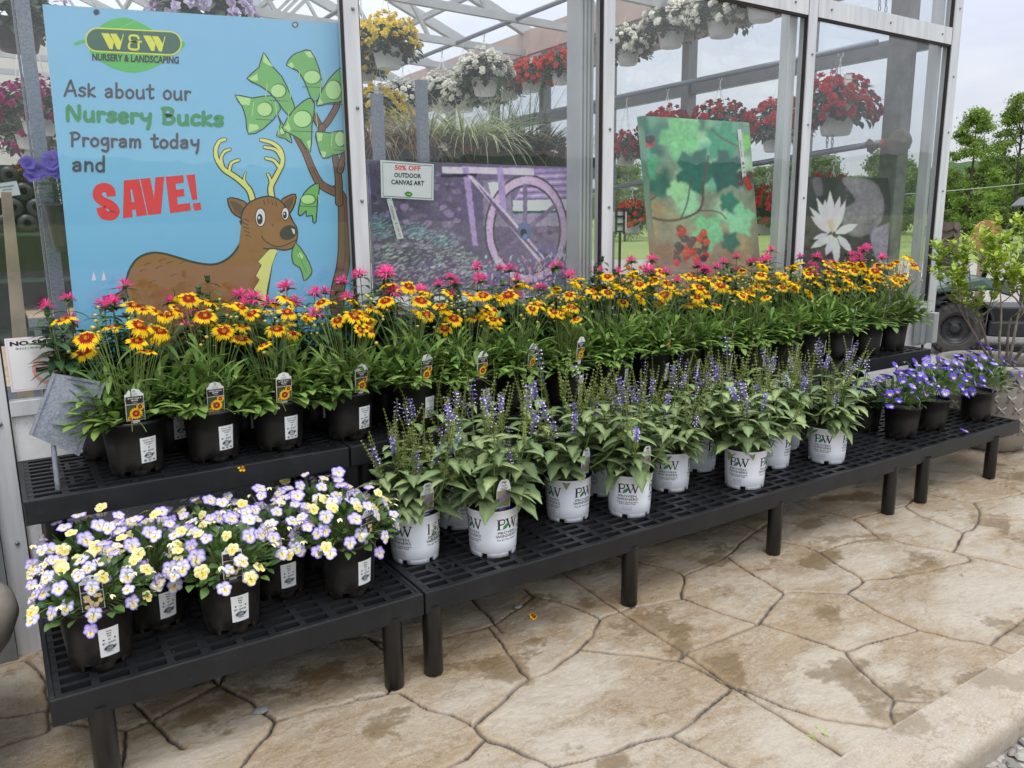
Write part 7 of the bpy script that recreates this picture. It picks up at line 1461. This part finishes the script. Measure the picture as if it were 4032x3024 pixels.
bo = thing('burlap_wrap', 'frayed burlap bundle wrapped over the end of the lowest pipe', 'wrapping', a); m, t, p = newmat('burlap'); wv = t.nodes.new('ShaderNodeTexVoronoi'); wv.inputs['Scale'].default_value = 130; t.links.new(ramp(t, wv.outputs['Distance'], [(.1, (.26, .235, .185)), (.5, (.13, .11, .085))]), p.inputs['Base Color']); p.inputs['Roughness'].default_value = .95; bump(t, p, wv.outputs['Distance'], .6, .004); loc(bw.build('cloth', m, bo), bo)
mb = MB(); c = a.lerp(b, .36); mb.tube([c - ax * .012, c + ax * .012], [.0385, .0405], 20, 0, False); loc(mb.build('tape', flat((.50, .10, .03)), bo), bo)

# ------------------------------------------------------------------ outside on the right
pl = thing('stone_planter', 'large round stone planter with raised cross marks beyond the right bench end', 'planter', (5.52, -.60, 0)); mb = MB(); PR = [(0, 0), (.17, 0), (.19, .012), (.235, .09), (.285, .20), (.322, .32), (.345, .43), (.352, .49), (.352, .535), (.362, .545), (.372, .575), (.362, .592), (.330, .594), (.318, .575), (.312, .52)]
mb.lathe(PR, 64); o = mb.build('bowl', MT['stone_planter'], pl)
mb = MB(); mb.lathe([(0, .53), (.31, .525)], 32); mb.build('soil', MT['soil'], pl)
mb = MB()
def rad_at(z):
    for (r0, z0), (r1, z1) in zip(PR[1:], PR[2:]):
        if z0 <= z <= z1: return r0 + (r1 - r0) * (z - z0) / (z1 - z0 + 1e-9)
    return .35
for i, z in enumerate((.16, .235, .31, .385, .46)):
    for k in range(22):
        a0 = 2 * PI * (k + .5 * (i % 2)) / 22
        for s_ in (-1, 1):
            pts = []
            for t_ in (-1, 0, 1): zz_ = z + .023 * t_; r_ = rad_at(zz_) + .003; aa = a0 + s_ * t_ * .023 / r_; pts.append((r_ * math.cos(aa), r_ * math.sin(aa), zz_))
            mb.tube(pts, .0062, 6)
mb.build('cross_relief', plain('worn_stone_relief', (.38, .35, .31), .6, .1, 8), o)
sr = random.Random(41); sb = thing('shrub', 'multi stemmed lime green shrub growing in the stone planter', 'shrub', (5.56, -.62, .528)); tips = []; mb = MB()
def limb(a, d, ln, r0, depth):
    n = 5; pts = [a]; dd = d.copy()
    for i in range(n): dd = (dd + jit(sr, (0, 0, .05), .13)).normalized(); pts.append(pts[-1] + dd * ln / n)
    mb.tube(pts, [r0 * (1 - .55 * i / n) for i in range(n + 1)], 6)
    if depth == 0 or r0 < .003: tips.append((pts, dd)); return
    for i in range(2, n + 1):
        for _ in range(1 if i < n else 2):
            if sr.random() < .62: limb(pts[i], (dd + jit(sr, (0, 0, .05), .75)).normalized(), ln * sr.uniform(.45, .7), r0 * .52, depth - 1)
    if depth < 2: tips.append((pts, dd))
for k in range(7):
    az = 2 * PI * k / 7 + sr.uniform(-.3, .3); limb(Vector((.03 * math.cos(az), .03 * math.sin(az), -.02)), Vector((math.cos(az) * sr.uniform(.3, .75), math.sin(az) * sr.uniform(.3, .75), 1)).normalized(), sr.uniform(.42, .58), .0115, 3)
mb.build('branches', MT['bark'], sb); mb = MB()
for pts, dd in tips:
    if pts[-1].z < .42 and sr.random() < .85: continue
    for i in range(1, len(pts)):
        for _ in range(3):
            if sr.random() < .66:
                az = sr.uniform(0, 6.28); g_ = sr.uniform(.75, 1.25); mb.leaf(pts[i] + jit(sr, (0, 0, 0), .006), dd * .5 + Vector((math.cos(az), math.sin(az), sr.uniform(-.1, .7))), (0, 0, 1), sr.uniform(.040, .066), sr.uniform(.020, .029), sr.uniform(-.2, .6), 3, .2, 0, 'ov', (g_, g_, g_ * .9))
mb.build('foliage', MT['shrub_leaf'], sb)
# utility vehicle: axes e (forward-right in the picture) and s (away from the camera)
WC = onZ(*(3300 + 1110 * .4219, 1200 + 465 * .4219), -.085); uv = thing('utility_vehicle', 'dark green off road utility vehicle with knobbly tyres parked on the gravel', 'vehicle', (WC.x + .02, WC.y + .08, -.088), -R(50)); TR_ = .315
blk = plain('black_vehicle_plastic', (.012, .013, .014), .45, .3, 10); grn = plain('dark_green_body', (.012, .045, .028), .3, .15, 5); rub = plain('dusty_tyre_rubber', (.045, .043, .040), .85, .35, 14, bmp=.4)
def wheel(x, y):
    w = thing('wheel', '', '', (x, y, TR_)); 
    for k_ in ('label', 'category'): del w[k_]
    w.parent = uv; mb = MB(); prof = [(.165, -.10), (.20, -.125), (.26, -.13), (.295, -.115), (.308, -.08), (.312, 0), (.308, .08), (.295, .115), (.26, .13), (.20, .125), (.165, .10)]; seg = 48
    vs = [(r_ * math.cos(2 * PI * k / seg), q, r_ * math.sin(2 * PI * k / seg)) for r_, q in prof for k in range(seg)]; mb.add(vs, [(i * seg + k, i * seg + (k + 1) % seg, (i + 1) * seg + (k + 1) % seg, (i + 1) * seg + k) for i in range(len(prof) - 1) for k in range(seg)])
    for k in range(26):
        a = 2 * PI * k / 26
        for s_ in (-1, 1):
            aa = a + (.06 if s_ > 0 else -.06)
            for yy0, yy1, ra in ((.02, .085, .318), (.095, .134, .292)):
                vs = []
                for q in (s_ * yy0, s_ * yy1):
                    for da in (-.065, .065): 
                        for r_ in (ra - .03, ra + .006): vs.append((r_ * math.cos(aa + da), q, r_ * math.sin(aa + da)))
                mb.add(vs, [(0, 1, 3, 2), (4, 6, 7, 5), (0, 4, 5, 1), (2, 3, 7, 6), (1, 5, 7, 3), (0, 2, 6, 4)])
    mb.build('tyre', rub, w, smooth=False); mb = MB(); prof = [(.0, -.06), (.05, -.075), (.06, -.055), (.12, -.035), (.150, -.06), (.168, -.105), (.178, -.11), (.178, .1)]; vs = [(r_ * math.cos(2 * PI * k / 40), q, r_ * math.sin(2 * PI * k / 40)) for r_, q in prof for k in range(40)]
    mb.add(vs, [(i * 40 + k, i * 40 + (k + 1) % 40, (i + 1) * 40 + (k + 1) % 40, (i + 1) * 40 + k) for i in range(len(prof) - 1) for k in range(40)])
    for k in range(4): a = PI / 4 + PI / 2 * k; mb.tube([(.085 * math.cos(a), -.05, .085 * math.sin(a)), (.085 * math.cos(a), -.072, .085 * math.sin(a))], .012, 8)
    mb.build('rim', plain('black_steel_rim', (.02, .021, .023), .4, .2, 9), w); return w
wheel(0, 0); wheel(1.85, 0); wheel(0, 1.15); wheel(1.85, 1.15)
mb = MB(); mb.box((.36, .0, .22), (1.5, 1.2, .40)); mb.box((-.25, .25, .32), (2.15, .95, .55)); o = mb.build('chassis', blk, uv, smooth=False); bevel(o, .02)
mb = MB(); n_ = 14; vs = []
for i in range(n_ + 1):
    a = R(200 - 190 * i / n_)
    for q in (-.14, .18): vs += [(.40 * math.cos(a), q, TR_ + .05 + .37 * math.sin(a)), (.37 * math.cos(a), q, TR_ + .05 + .34 * math.sin(a))]
mb.add(vs, [(i * 4 + a_, i * 4 + b_, i * 4 + 4 + b_, i * 4 + 4 + a_) for i in range(n_) for a_, b_ in ((0, 2), (2, 3), (3, 1), (1, 0))]); mb.build('fender', blk, uv, smooth=False)
mb = MB(); mb.add([(-.36, -.10, .72), (.36, -.12, .78), (.55, -.10, .70), (.55, 1.25, .70), (.36, 1.27, .78), (-.36, 1.25, .72), (-.30, -.06, .80), (.2, -.06, .92), (.52, -.04, .86), (.52, 1.19, .86), (.2, 1.2, .92), (-.30, 1.2, .80)], [(0, 1, 7, 6), (1, 2, 8, 7), (2, 3, 9, 8), (3, 4, 10, 9), (4, 5, 11, 10), (5, 0, 6, 11), (6, 7, 10, 11), (7, 8, 9, 10), (0, 5, 4, 1), (1, 4, 3, 2)]); o = mb.build('hood', grn, uv, smooth=False); bevel(o, .03, 3)
mb = MB(); mb.box((-.46, .1, .40), (-.42, 1.05, .44)); mb.tube([(-.44, .12, .44), (-.47, .12, .58), (-.40, .12, .70)], .018, 8); mb.tube([(-.44, 1.0, .44), (-.47, 1.0, .58), (-.40, 1.0, .70)], .018, 8); mb.build('bumper', blk, uv, smooth=False)
mb = MB(); mb.box((.95, .08, .52), (1.45, 1.1, .70)); mb.box((1.40, .08, .70), (1.52, 1.1, 1.20)); o = mb.build('seat', blk, uv, smooth=False); bevel(o, .04, 3)
for q in (.02, 1.15): mb = MB(); mb.tube([(.52, q, .80), (.62, q, 1.12), (.80, q, 1.55), (.92, q, 1.74), (1.10, q, 1.80), (1.75, q, 1.82), (1.92, q, 1.7), (2.0, q, .6)], .032, 10); mb.build('roll_bar', blk, uv)
mb = MB(); mb.add([(.76, -.06, 1.74), (2.0, -.06, 1.80), (2.0, 1.23, 1.80), (.76, 1.23, 1.74), (.86, .0, 1.86), (1.9, .0, 1.90), (1.9, 1.17, 1.90), (.86, 1.17, 1.86)], [(3, 2, 1, 0), (4, 5, 6, 7), (0, 1, 5, 4), (1, 2, 6, 5), (2, 3, 7, 6), (3, 0, 4, 7)]); o = mb.build('canopy', plain('grey_canopy_plastic', (.07, .075, .085), .4, .1, 6), uv, smooth=False); bevel(o, .03, 3)
mb = MB(); mb.box((1.45, -.02, .66), (2.4, 1.2, .72)); mb.box((1.55, -.02, .72), (2.4, .02, .98)); mb.box((1.55, 1.16, .72), (2.4, 1.2, .98)); mb.box((2.36, .02, .72), (2.4, 1.16, .98)); mb.build('cargo_bed', blk, uv, smooth=False)
# carved post, cable reel, pallet of slabs
def at_d(px, py, d): v = ray(px, py); return CAM + v * d
P_ = at_d(2055 * KD, 480 * KD, 12.5); cp = thing('carved_post', 'dark carved wooden post with shingle shaped scales behind the corner', 'post', (P_.x, P_.y, -.088)); h = P_.z + .088; mb = MB(); mb.box((-.085, -.085, 0), (.085, .085, h)); mb.build('shaft', MT['bark_dark'], cp, smooth=False)
mb = MB()
for i in range(4):
    z = h - .10 - .12 * i
    for s_ in range(4): 
        c_, q_ = math.cos(s_ * PI / 2), math.sin(s_ * PI / 2); f_ = lambda x, y, z_: (x * c_ - y * q_, x * q_ + y * c_, z_); mb.add([f_(-.095, -.088, z + .1), f_(.095, -.088, z + .1), f_(.10, -.112, z), f_(0, -.118, z - .05), f_(-.10, -.112, z), f_(-.095, -.0855, z), f_(.095, -.0855, z)], [(0, 4, 3, 2, 1), (2, 3, 4, 5, 6)])
mb.build('shingle_carving', plain('carved_brown_wood', (.085, .065, .05), .85, .3, 12), cp, smooth=False)
P_ = at_d(2132 * KD, 512 * KD, 10.6); cr2 = thing('cable_reel', 'round tan wooden disc on a post beside the vehicle roll bar', 'reel', (P_.x, P_.y, -.088), -R(28)); r_ = 36 * KD * 10.6 / F; zc = P_.z + .088; vs = []
mb = MB(); mb.add([(r_ * math.cos(2 * PI * k / 36), q, zc + r_ * math.sin(2 * PI * k / 36)) for q in (-.015, .015) for k in range(36)], [tuple(range(36)), tuple(range(71, 35, -1))] + [(k, 36 + k, 36 + (k + 1) % 36, (k + 1) % 36) for k in range(36)]); mb.build('disc', plain('tan_board', (.40, .20, .085), .75, .15, 6), cr2, smooth=False); mb = MB(); mb.tube([(0, -.04, zc), (0, -.016, zc)], [.045, .055], 14); mb.build('hub', MT['wood'], cr2); mb = MB(); mb.box((-.04, .016, 0), (.04, .08, zc)); mb.build('post', MT['wood'], cr2, smooth=False)
P_ = at_d(2010 * KD, 600 * KD, 11.5); sp2 = thing('slab_pallet', 'stacked pale stone slabs on the gravel behind the greenhouse corner', 'pallet', (P_.x + .2, P_.y + .1, -.088), .5)
for i in range(6): mb = MB(); mb.box((-.5 + rnd.uniform(-.02, .02), -.4, .14 + i * .11), (.5 + rnd.uniform(-.02, .02), .4, .14 + i * .11 + .105)); o = mb.build('slab', plain('pale_slab', (.42, .39, .35), .8, .2, 5), sp2, smooth=False); bevel(o, .015)
mb = MB(); mb.box((-.52, -.42, 0), (.52, .42, .139)); mb.build('pallet', MT['wood'], sp2, smooth=False)

# ------------------------------------------------------------------ trees
def crown_mesh(seed, h, rad, base, n, leafs, mat, thin=0.0):
    r = np.random.RandomState(seed); cl = []
    nb = 70
    for k in range(nb):
        t_ = r.rand() ** .8; z = base + (h - base) * t_; prof = math.sin(PI * min(1, .16 + .82 * t_)) ** .8; a = r.rand() * 2 * PI; q = rad * prof * (.25 + .75 * math.sqrt(r.rand())); cl.append((q * math.cos(a), q * math.sin(a), z, rad * r.uniform(.13, .30)))
    cl = np.array(cl); idx = r.randint(0, nb, n); d = r.normal(size=(n, 3)); d /= np.linalg.norm(d, axis=1)[:, None]; rr_ = cl[idx, 3] * (r.rand(n) ** .55) * r.choice([.8, 1.0, 1.35], n); P = cl[idx, :3] + d * rr_[:, None] * np.array([1.15, 1.15, .75])
    a = r.normal(size=(n, 3)); a /= np.linalg.norm(a, axis=1)[:, None]; b = np.cross(a, r.normal(size=(n, 3))); b /= np.linalg.norm(b, axis=1)[:, None]; s_ = leafs * r.uniform(.6, 1.3, n)[:, None]
    V = np.stack([P - a * s_, P + b * s_ * .55, P + a * s_, P - b * s_ * .55], 1).reshape(-1, 3); me = bpy.data.meshes.new('crown'); me.from_pydata(V.tolist(), [], np.arange(4 * n).reshape(-1, 4).tolist()); g_ = np.repeat(r.uniform(.7, 1.25, nb)[idx] * r.uniform(.85, 1.15, n), 4)
    at_ = me.color_attributes.new('Col', 'FLOAT_COLOR', 'POINT'); at_.data.foreach_set('color', np.stack([g_, g_, g_ * .9, np.ones_like(g_)], -1).astype(np.float32).ravel()); me.materials.append(mat)
    mb = MB(); rn = random.Random(seed); pts = [Vector((0, 0, -.3)), Vector((.05, 0, h * .3)), Vector((-.05, .05, h * .62)), Vector((0, 0, h * .93))]; mb.tube(pts, [h * .017, h * .013, h * .008, h * .002], 8)
    for k in range(18):
        c_ = cl[rn.randrange(nb)]; z0 = max(base * .8, c_[2] - rad * rn.uniform(.35, .8)); mb.tube([Vector((0, 0, z0)), Vector((c_[0] * .5, c_[1] * .5, z0 + (c_[2] - z0) * .45)), Vector(c_[:3])], [h * .005, h * .0035, h * .0012], 5)
    return me, mb.build('trunk', MT['bark_dark'], mesh_only=True)
TRM = [crown_mesh(1, 11.0, 2.25, 1.3, 17000, .105, MT['tree_leaf']), crown_mesh(2, 12.0, 2.7, 1.6, 14000, .105, MT['tree_leaf']), crown_mesh(3, 9.0, 3.6, .9, 16000, .16, MT['tree_leaf2']), crown_mesh(4, 8.5, 3.9, .6, 16000, .16, MT['tree_leaf2'])]
def tree(label, px, ytop, d, k, group='trees beyond the lawn'):
    v = ray(px * KD, 1512 - 610); v.z = 0; v.normalize(); q = CAM + v * d; ft = {0: -.06, 1: -.06}.get(k, .1); v2 = ray(px * KD, ytop * KD); zt = CAM.z + v2.z / math.hypot(v2.x, v2.y) * d; h = [11.0, 12.0, 9.0, 8.5][k]; s_ = (zt - ft) / h
    root = thing('tree', label, 'tree', (q.x, q.y, ft), rnd.uniform(0, 6.28), group); put('crown', TRM[k][0], root, None, None, s_); put('trunk', TRM[k][1], root, None, None, s_)
tree('tall slender tree with fresh leaves nearest the greenhouse corner', 2086, 238, 62, 0); tree('taller airy tree at the right edge of the photo', 2185, 205, 66, 1)
for px, yt, d, k, lab in [(2052, 395, 100, 2, 'bushy tree low behind the greenhouse corner post'), (2140, 345, 95, 3, 'dense tree between the two tall trees'), (2230, 330, 92, 2, 'dense tree behind the airy tree at the right edge'), (2100, 400, 120, 3, 'dark low tree far behind the tall slender tree'), (2180, 392, 110, 2, 'dark low tree behind the vehicle canopy'),
    (1905, 330, 90, 3, 'tree seen through the right window beside the dark column'), (1940, 350, 95, 2, 'tree seen between dark column and corner post'), (1765, 340, 85, 2, 'rounded tree seen through glass left of the fourth post'), (1690, 352, 95, 3, 'tree seen through glass behind the lowest pipe'), (1640, 365, 90, 2, 'tree seen past the right edge of the grapevine picture'), (1350, 360, 70, 3, 'light green tree seen through glass left of the grapevine picture'), (1420, 372, 80, 2, 'tree behind the grapevine picture seen through glass'), (1560, 380, 90, 3, 'tree hidden mostly behind the grapevine picture'), (1240, 385, 80, 2, 'tree seen through glass beside the ribbed column'), (1120, 390, 85, 3, 'tree seen through glass below the orange baskets')]:
    tree(lab, px, yt, d, k)
for px, yt, d, k, lab in [(2038, 372, 84, 3, 'dense woodland tree right behind the white corner post'), (2072, 384, 88, 2, 'woodland tree behind the trunk of the tall slender tree'), (2116, 368, 86, 3, 'woodland tree filling the gap right of the tall slender tree'), (2152, 360, 90, 2, 'woodland tree just left of the airy tree'), (2206, 352, 84, 3, 'woodland tree behind the trunk of the airy tree'), (2130, 420, 78, 2, 'low bushy tree at the lawn edge behind the tan disc')]:
    tree(lab, px, yt, d, k)
a, b = at_d(1700 * KD, 432 * KD, 46), at_d(2420 * KD, 372 * KD, 46); mb = MB(); mb.tube([a.lerp(b, i / 12) - Vector((0, 0, .25 * math.sin(PI * i / 12))) for i in range(13)], .016, 5); o = mb.build('power_line', flat((.45, .47, .46)), None); tag(o, 'thin pale overhead wire crossing in front of the trees', 'wire')

# ------------------------------------------------------------------ left bowl, weeds and litter
bl = thing('concrete_bowl', 'weathered concrete bowl planter cut off by the left edge of the photo', 'planter', (-.405, -.62, 0)); mb = MB(); mb.lathe([(0, 0), (.17, 0), (.20, .02), (.215, .06), (.20, .10), (.14, .14), (.13, .17), (.18, .22), (.27, .30), (.335, .38), (.355, .43), (.35, .465), (.33, .485), (.305, .487), (.28, .46), (.2, .36), (0, .31)], 56); mb.build('bowl', MT['bowl'], bl)
wd = thing('weed', 'small green weed sprouting from the straight paving joint', 'weed', onZ(1765 * KD, 1592 * KD, -.004)); mb = MB(); wr = random.Random(3)
for k in range(13): a = wr.uniform(0, 6.28); mb.leaf((wr.uniform(-.03, .03), wr.uniform(-.01, .01), 0), (math.cos(a), math.sin(a), wr.uniform(.2, 1)), (0, 0, 1), wr.uniform(.018, .036), .007, .7, 3, .2, 0, 'lance')
mb.build('leaves', MT['shrub_leaf'], wd)
def pebble(lab, x, y, s_, col):
    q = onZ(x * KD, y * KD, 0); mb = MB(); vs = []; rr_ = random.Random(int(x))
    for la in (-.9, -.3, .3, .9):
        for k in range(9): a = 2 * PI * k / 9; w = s_ * math.cos(la) * rr_.uniform(.85, 1.15); vs.append((w * 1.4 * math.cos(a), w * math.sin(a), s_ * .45 + s_ * .5 * math.sin(la)))
    mb.add(vs, [(i * 9 + k, i * 9 + (k + 1) % 9, i * 9 + 9 + (k + 1) % 9, i * 9 + 9 + k) for i in range(3) for k in range(9)] + [tuple(range(27, 36))]); o = mb.build('pebble', plain('grey_pebble', col, .8, .2, 30), None); o.location = (q.x, q.y, -.004); tag(o, lab, 'pebble')
pebble('grey pebble lying on the paving below the left bench', 563, 1538, .019, (.22, .225, .22)); pebble('flat grey pebble on the paving near the second bench leg', 1118, 1312, .014, (.25, .255, .25))
for lab, x, y, z, me, s_ in (('fallen gold and red petals on the paving under the long bench', 1152, 1331, .004, FL_CORE[0], .45), ('gold and red petal stuck on the raised bench front edge', 522, 1012, .721, FL_CORE[1], .35), ('violet viola bloom dangling over the edge of the right bench', 2085, 930, .345, FL_BLUE[1], 1.1)):
    q = onZ(x * KD, y * KD, z); o = put('fallen_flower', me, None, q, (.5, -.2, 1.0), s_); tag(o, lab, 'flower')
lt = MB()
for k in range(160):
    q = (rnd.uniform(-.5, 5.5), rnd.uniform(-1.95, -.3)); s_ = rnd.uniform(.002, .0055); a = rnd.uniform(0, 6.28); lt.add([(q[0] + s_ * math.cos(a), q[1] + s_ * math.sin(a), .004), (q[0] + s_ * .6 * math.cos(a + 2), q[1] + s_ * .6 * math.sin(a + 2), .0055), (q[0] - s_ * math.cos(a), q[1] - s_ * math.sin(a), .004)], [(0, 1, 2)], 0, rnd.choice([(.4, .3, .2), (.6, .5, .35), (.25, .18, .12)]))
for k in range(240):
    up_ = rnd.random() < .45; q = (rnd.uniform(0, 4.8), rnd.uniform(-.52, -.06) if up_ else rnd.uniform(-.97, -.30)); zt = (.717 if up_ else .312) + .001; s_ = rnd.uniform(.002, .005); a = rnd.uniform(0, 6.28); lt.add([(q[0] + s_ * math.cos(a), q[1] + s_ * math.sin(a), zt), (q[0] + s_ * .6 * math.cos(a + 2), q[1] + s_ * .6 * math.sin(a + 2), zt + .002), (q[0] - s_ * math.cos(a), q[1] - s_ * math.sin(a), zt)], [(0, 1, 2)], 0, rnd.choice([(.5, .35, .2), (.9, .8, .6), (.3, .22, .15)]))
o = lt.build('leaf_litter', petalmat('debris', (.35, .3, .25), 0, .9), None, smooth=False); tag(o, 'tiny dark crumbs of leaf litter scattered over the paving', 'litter', kind='stuff')
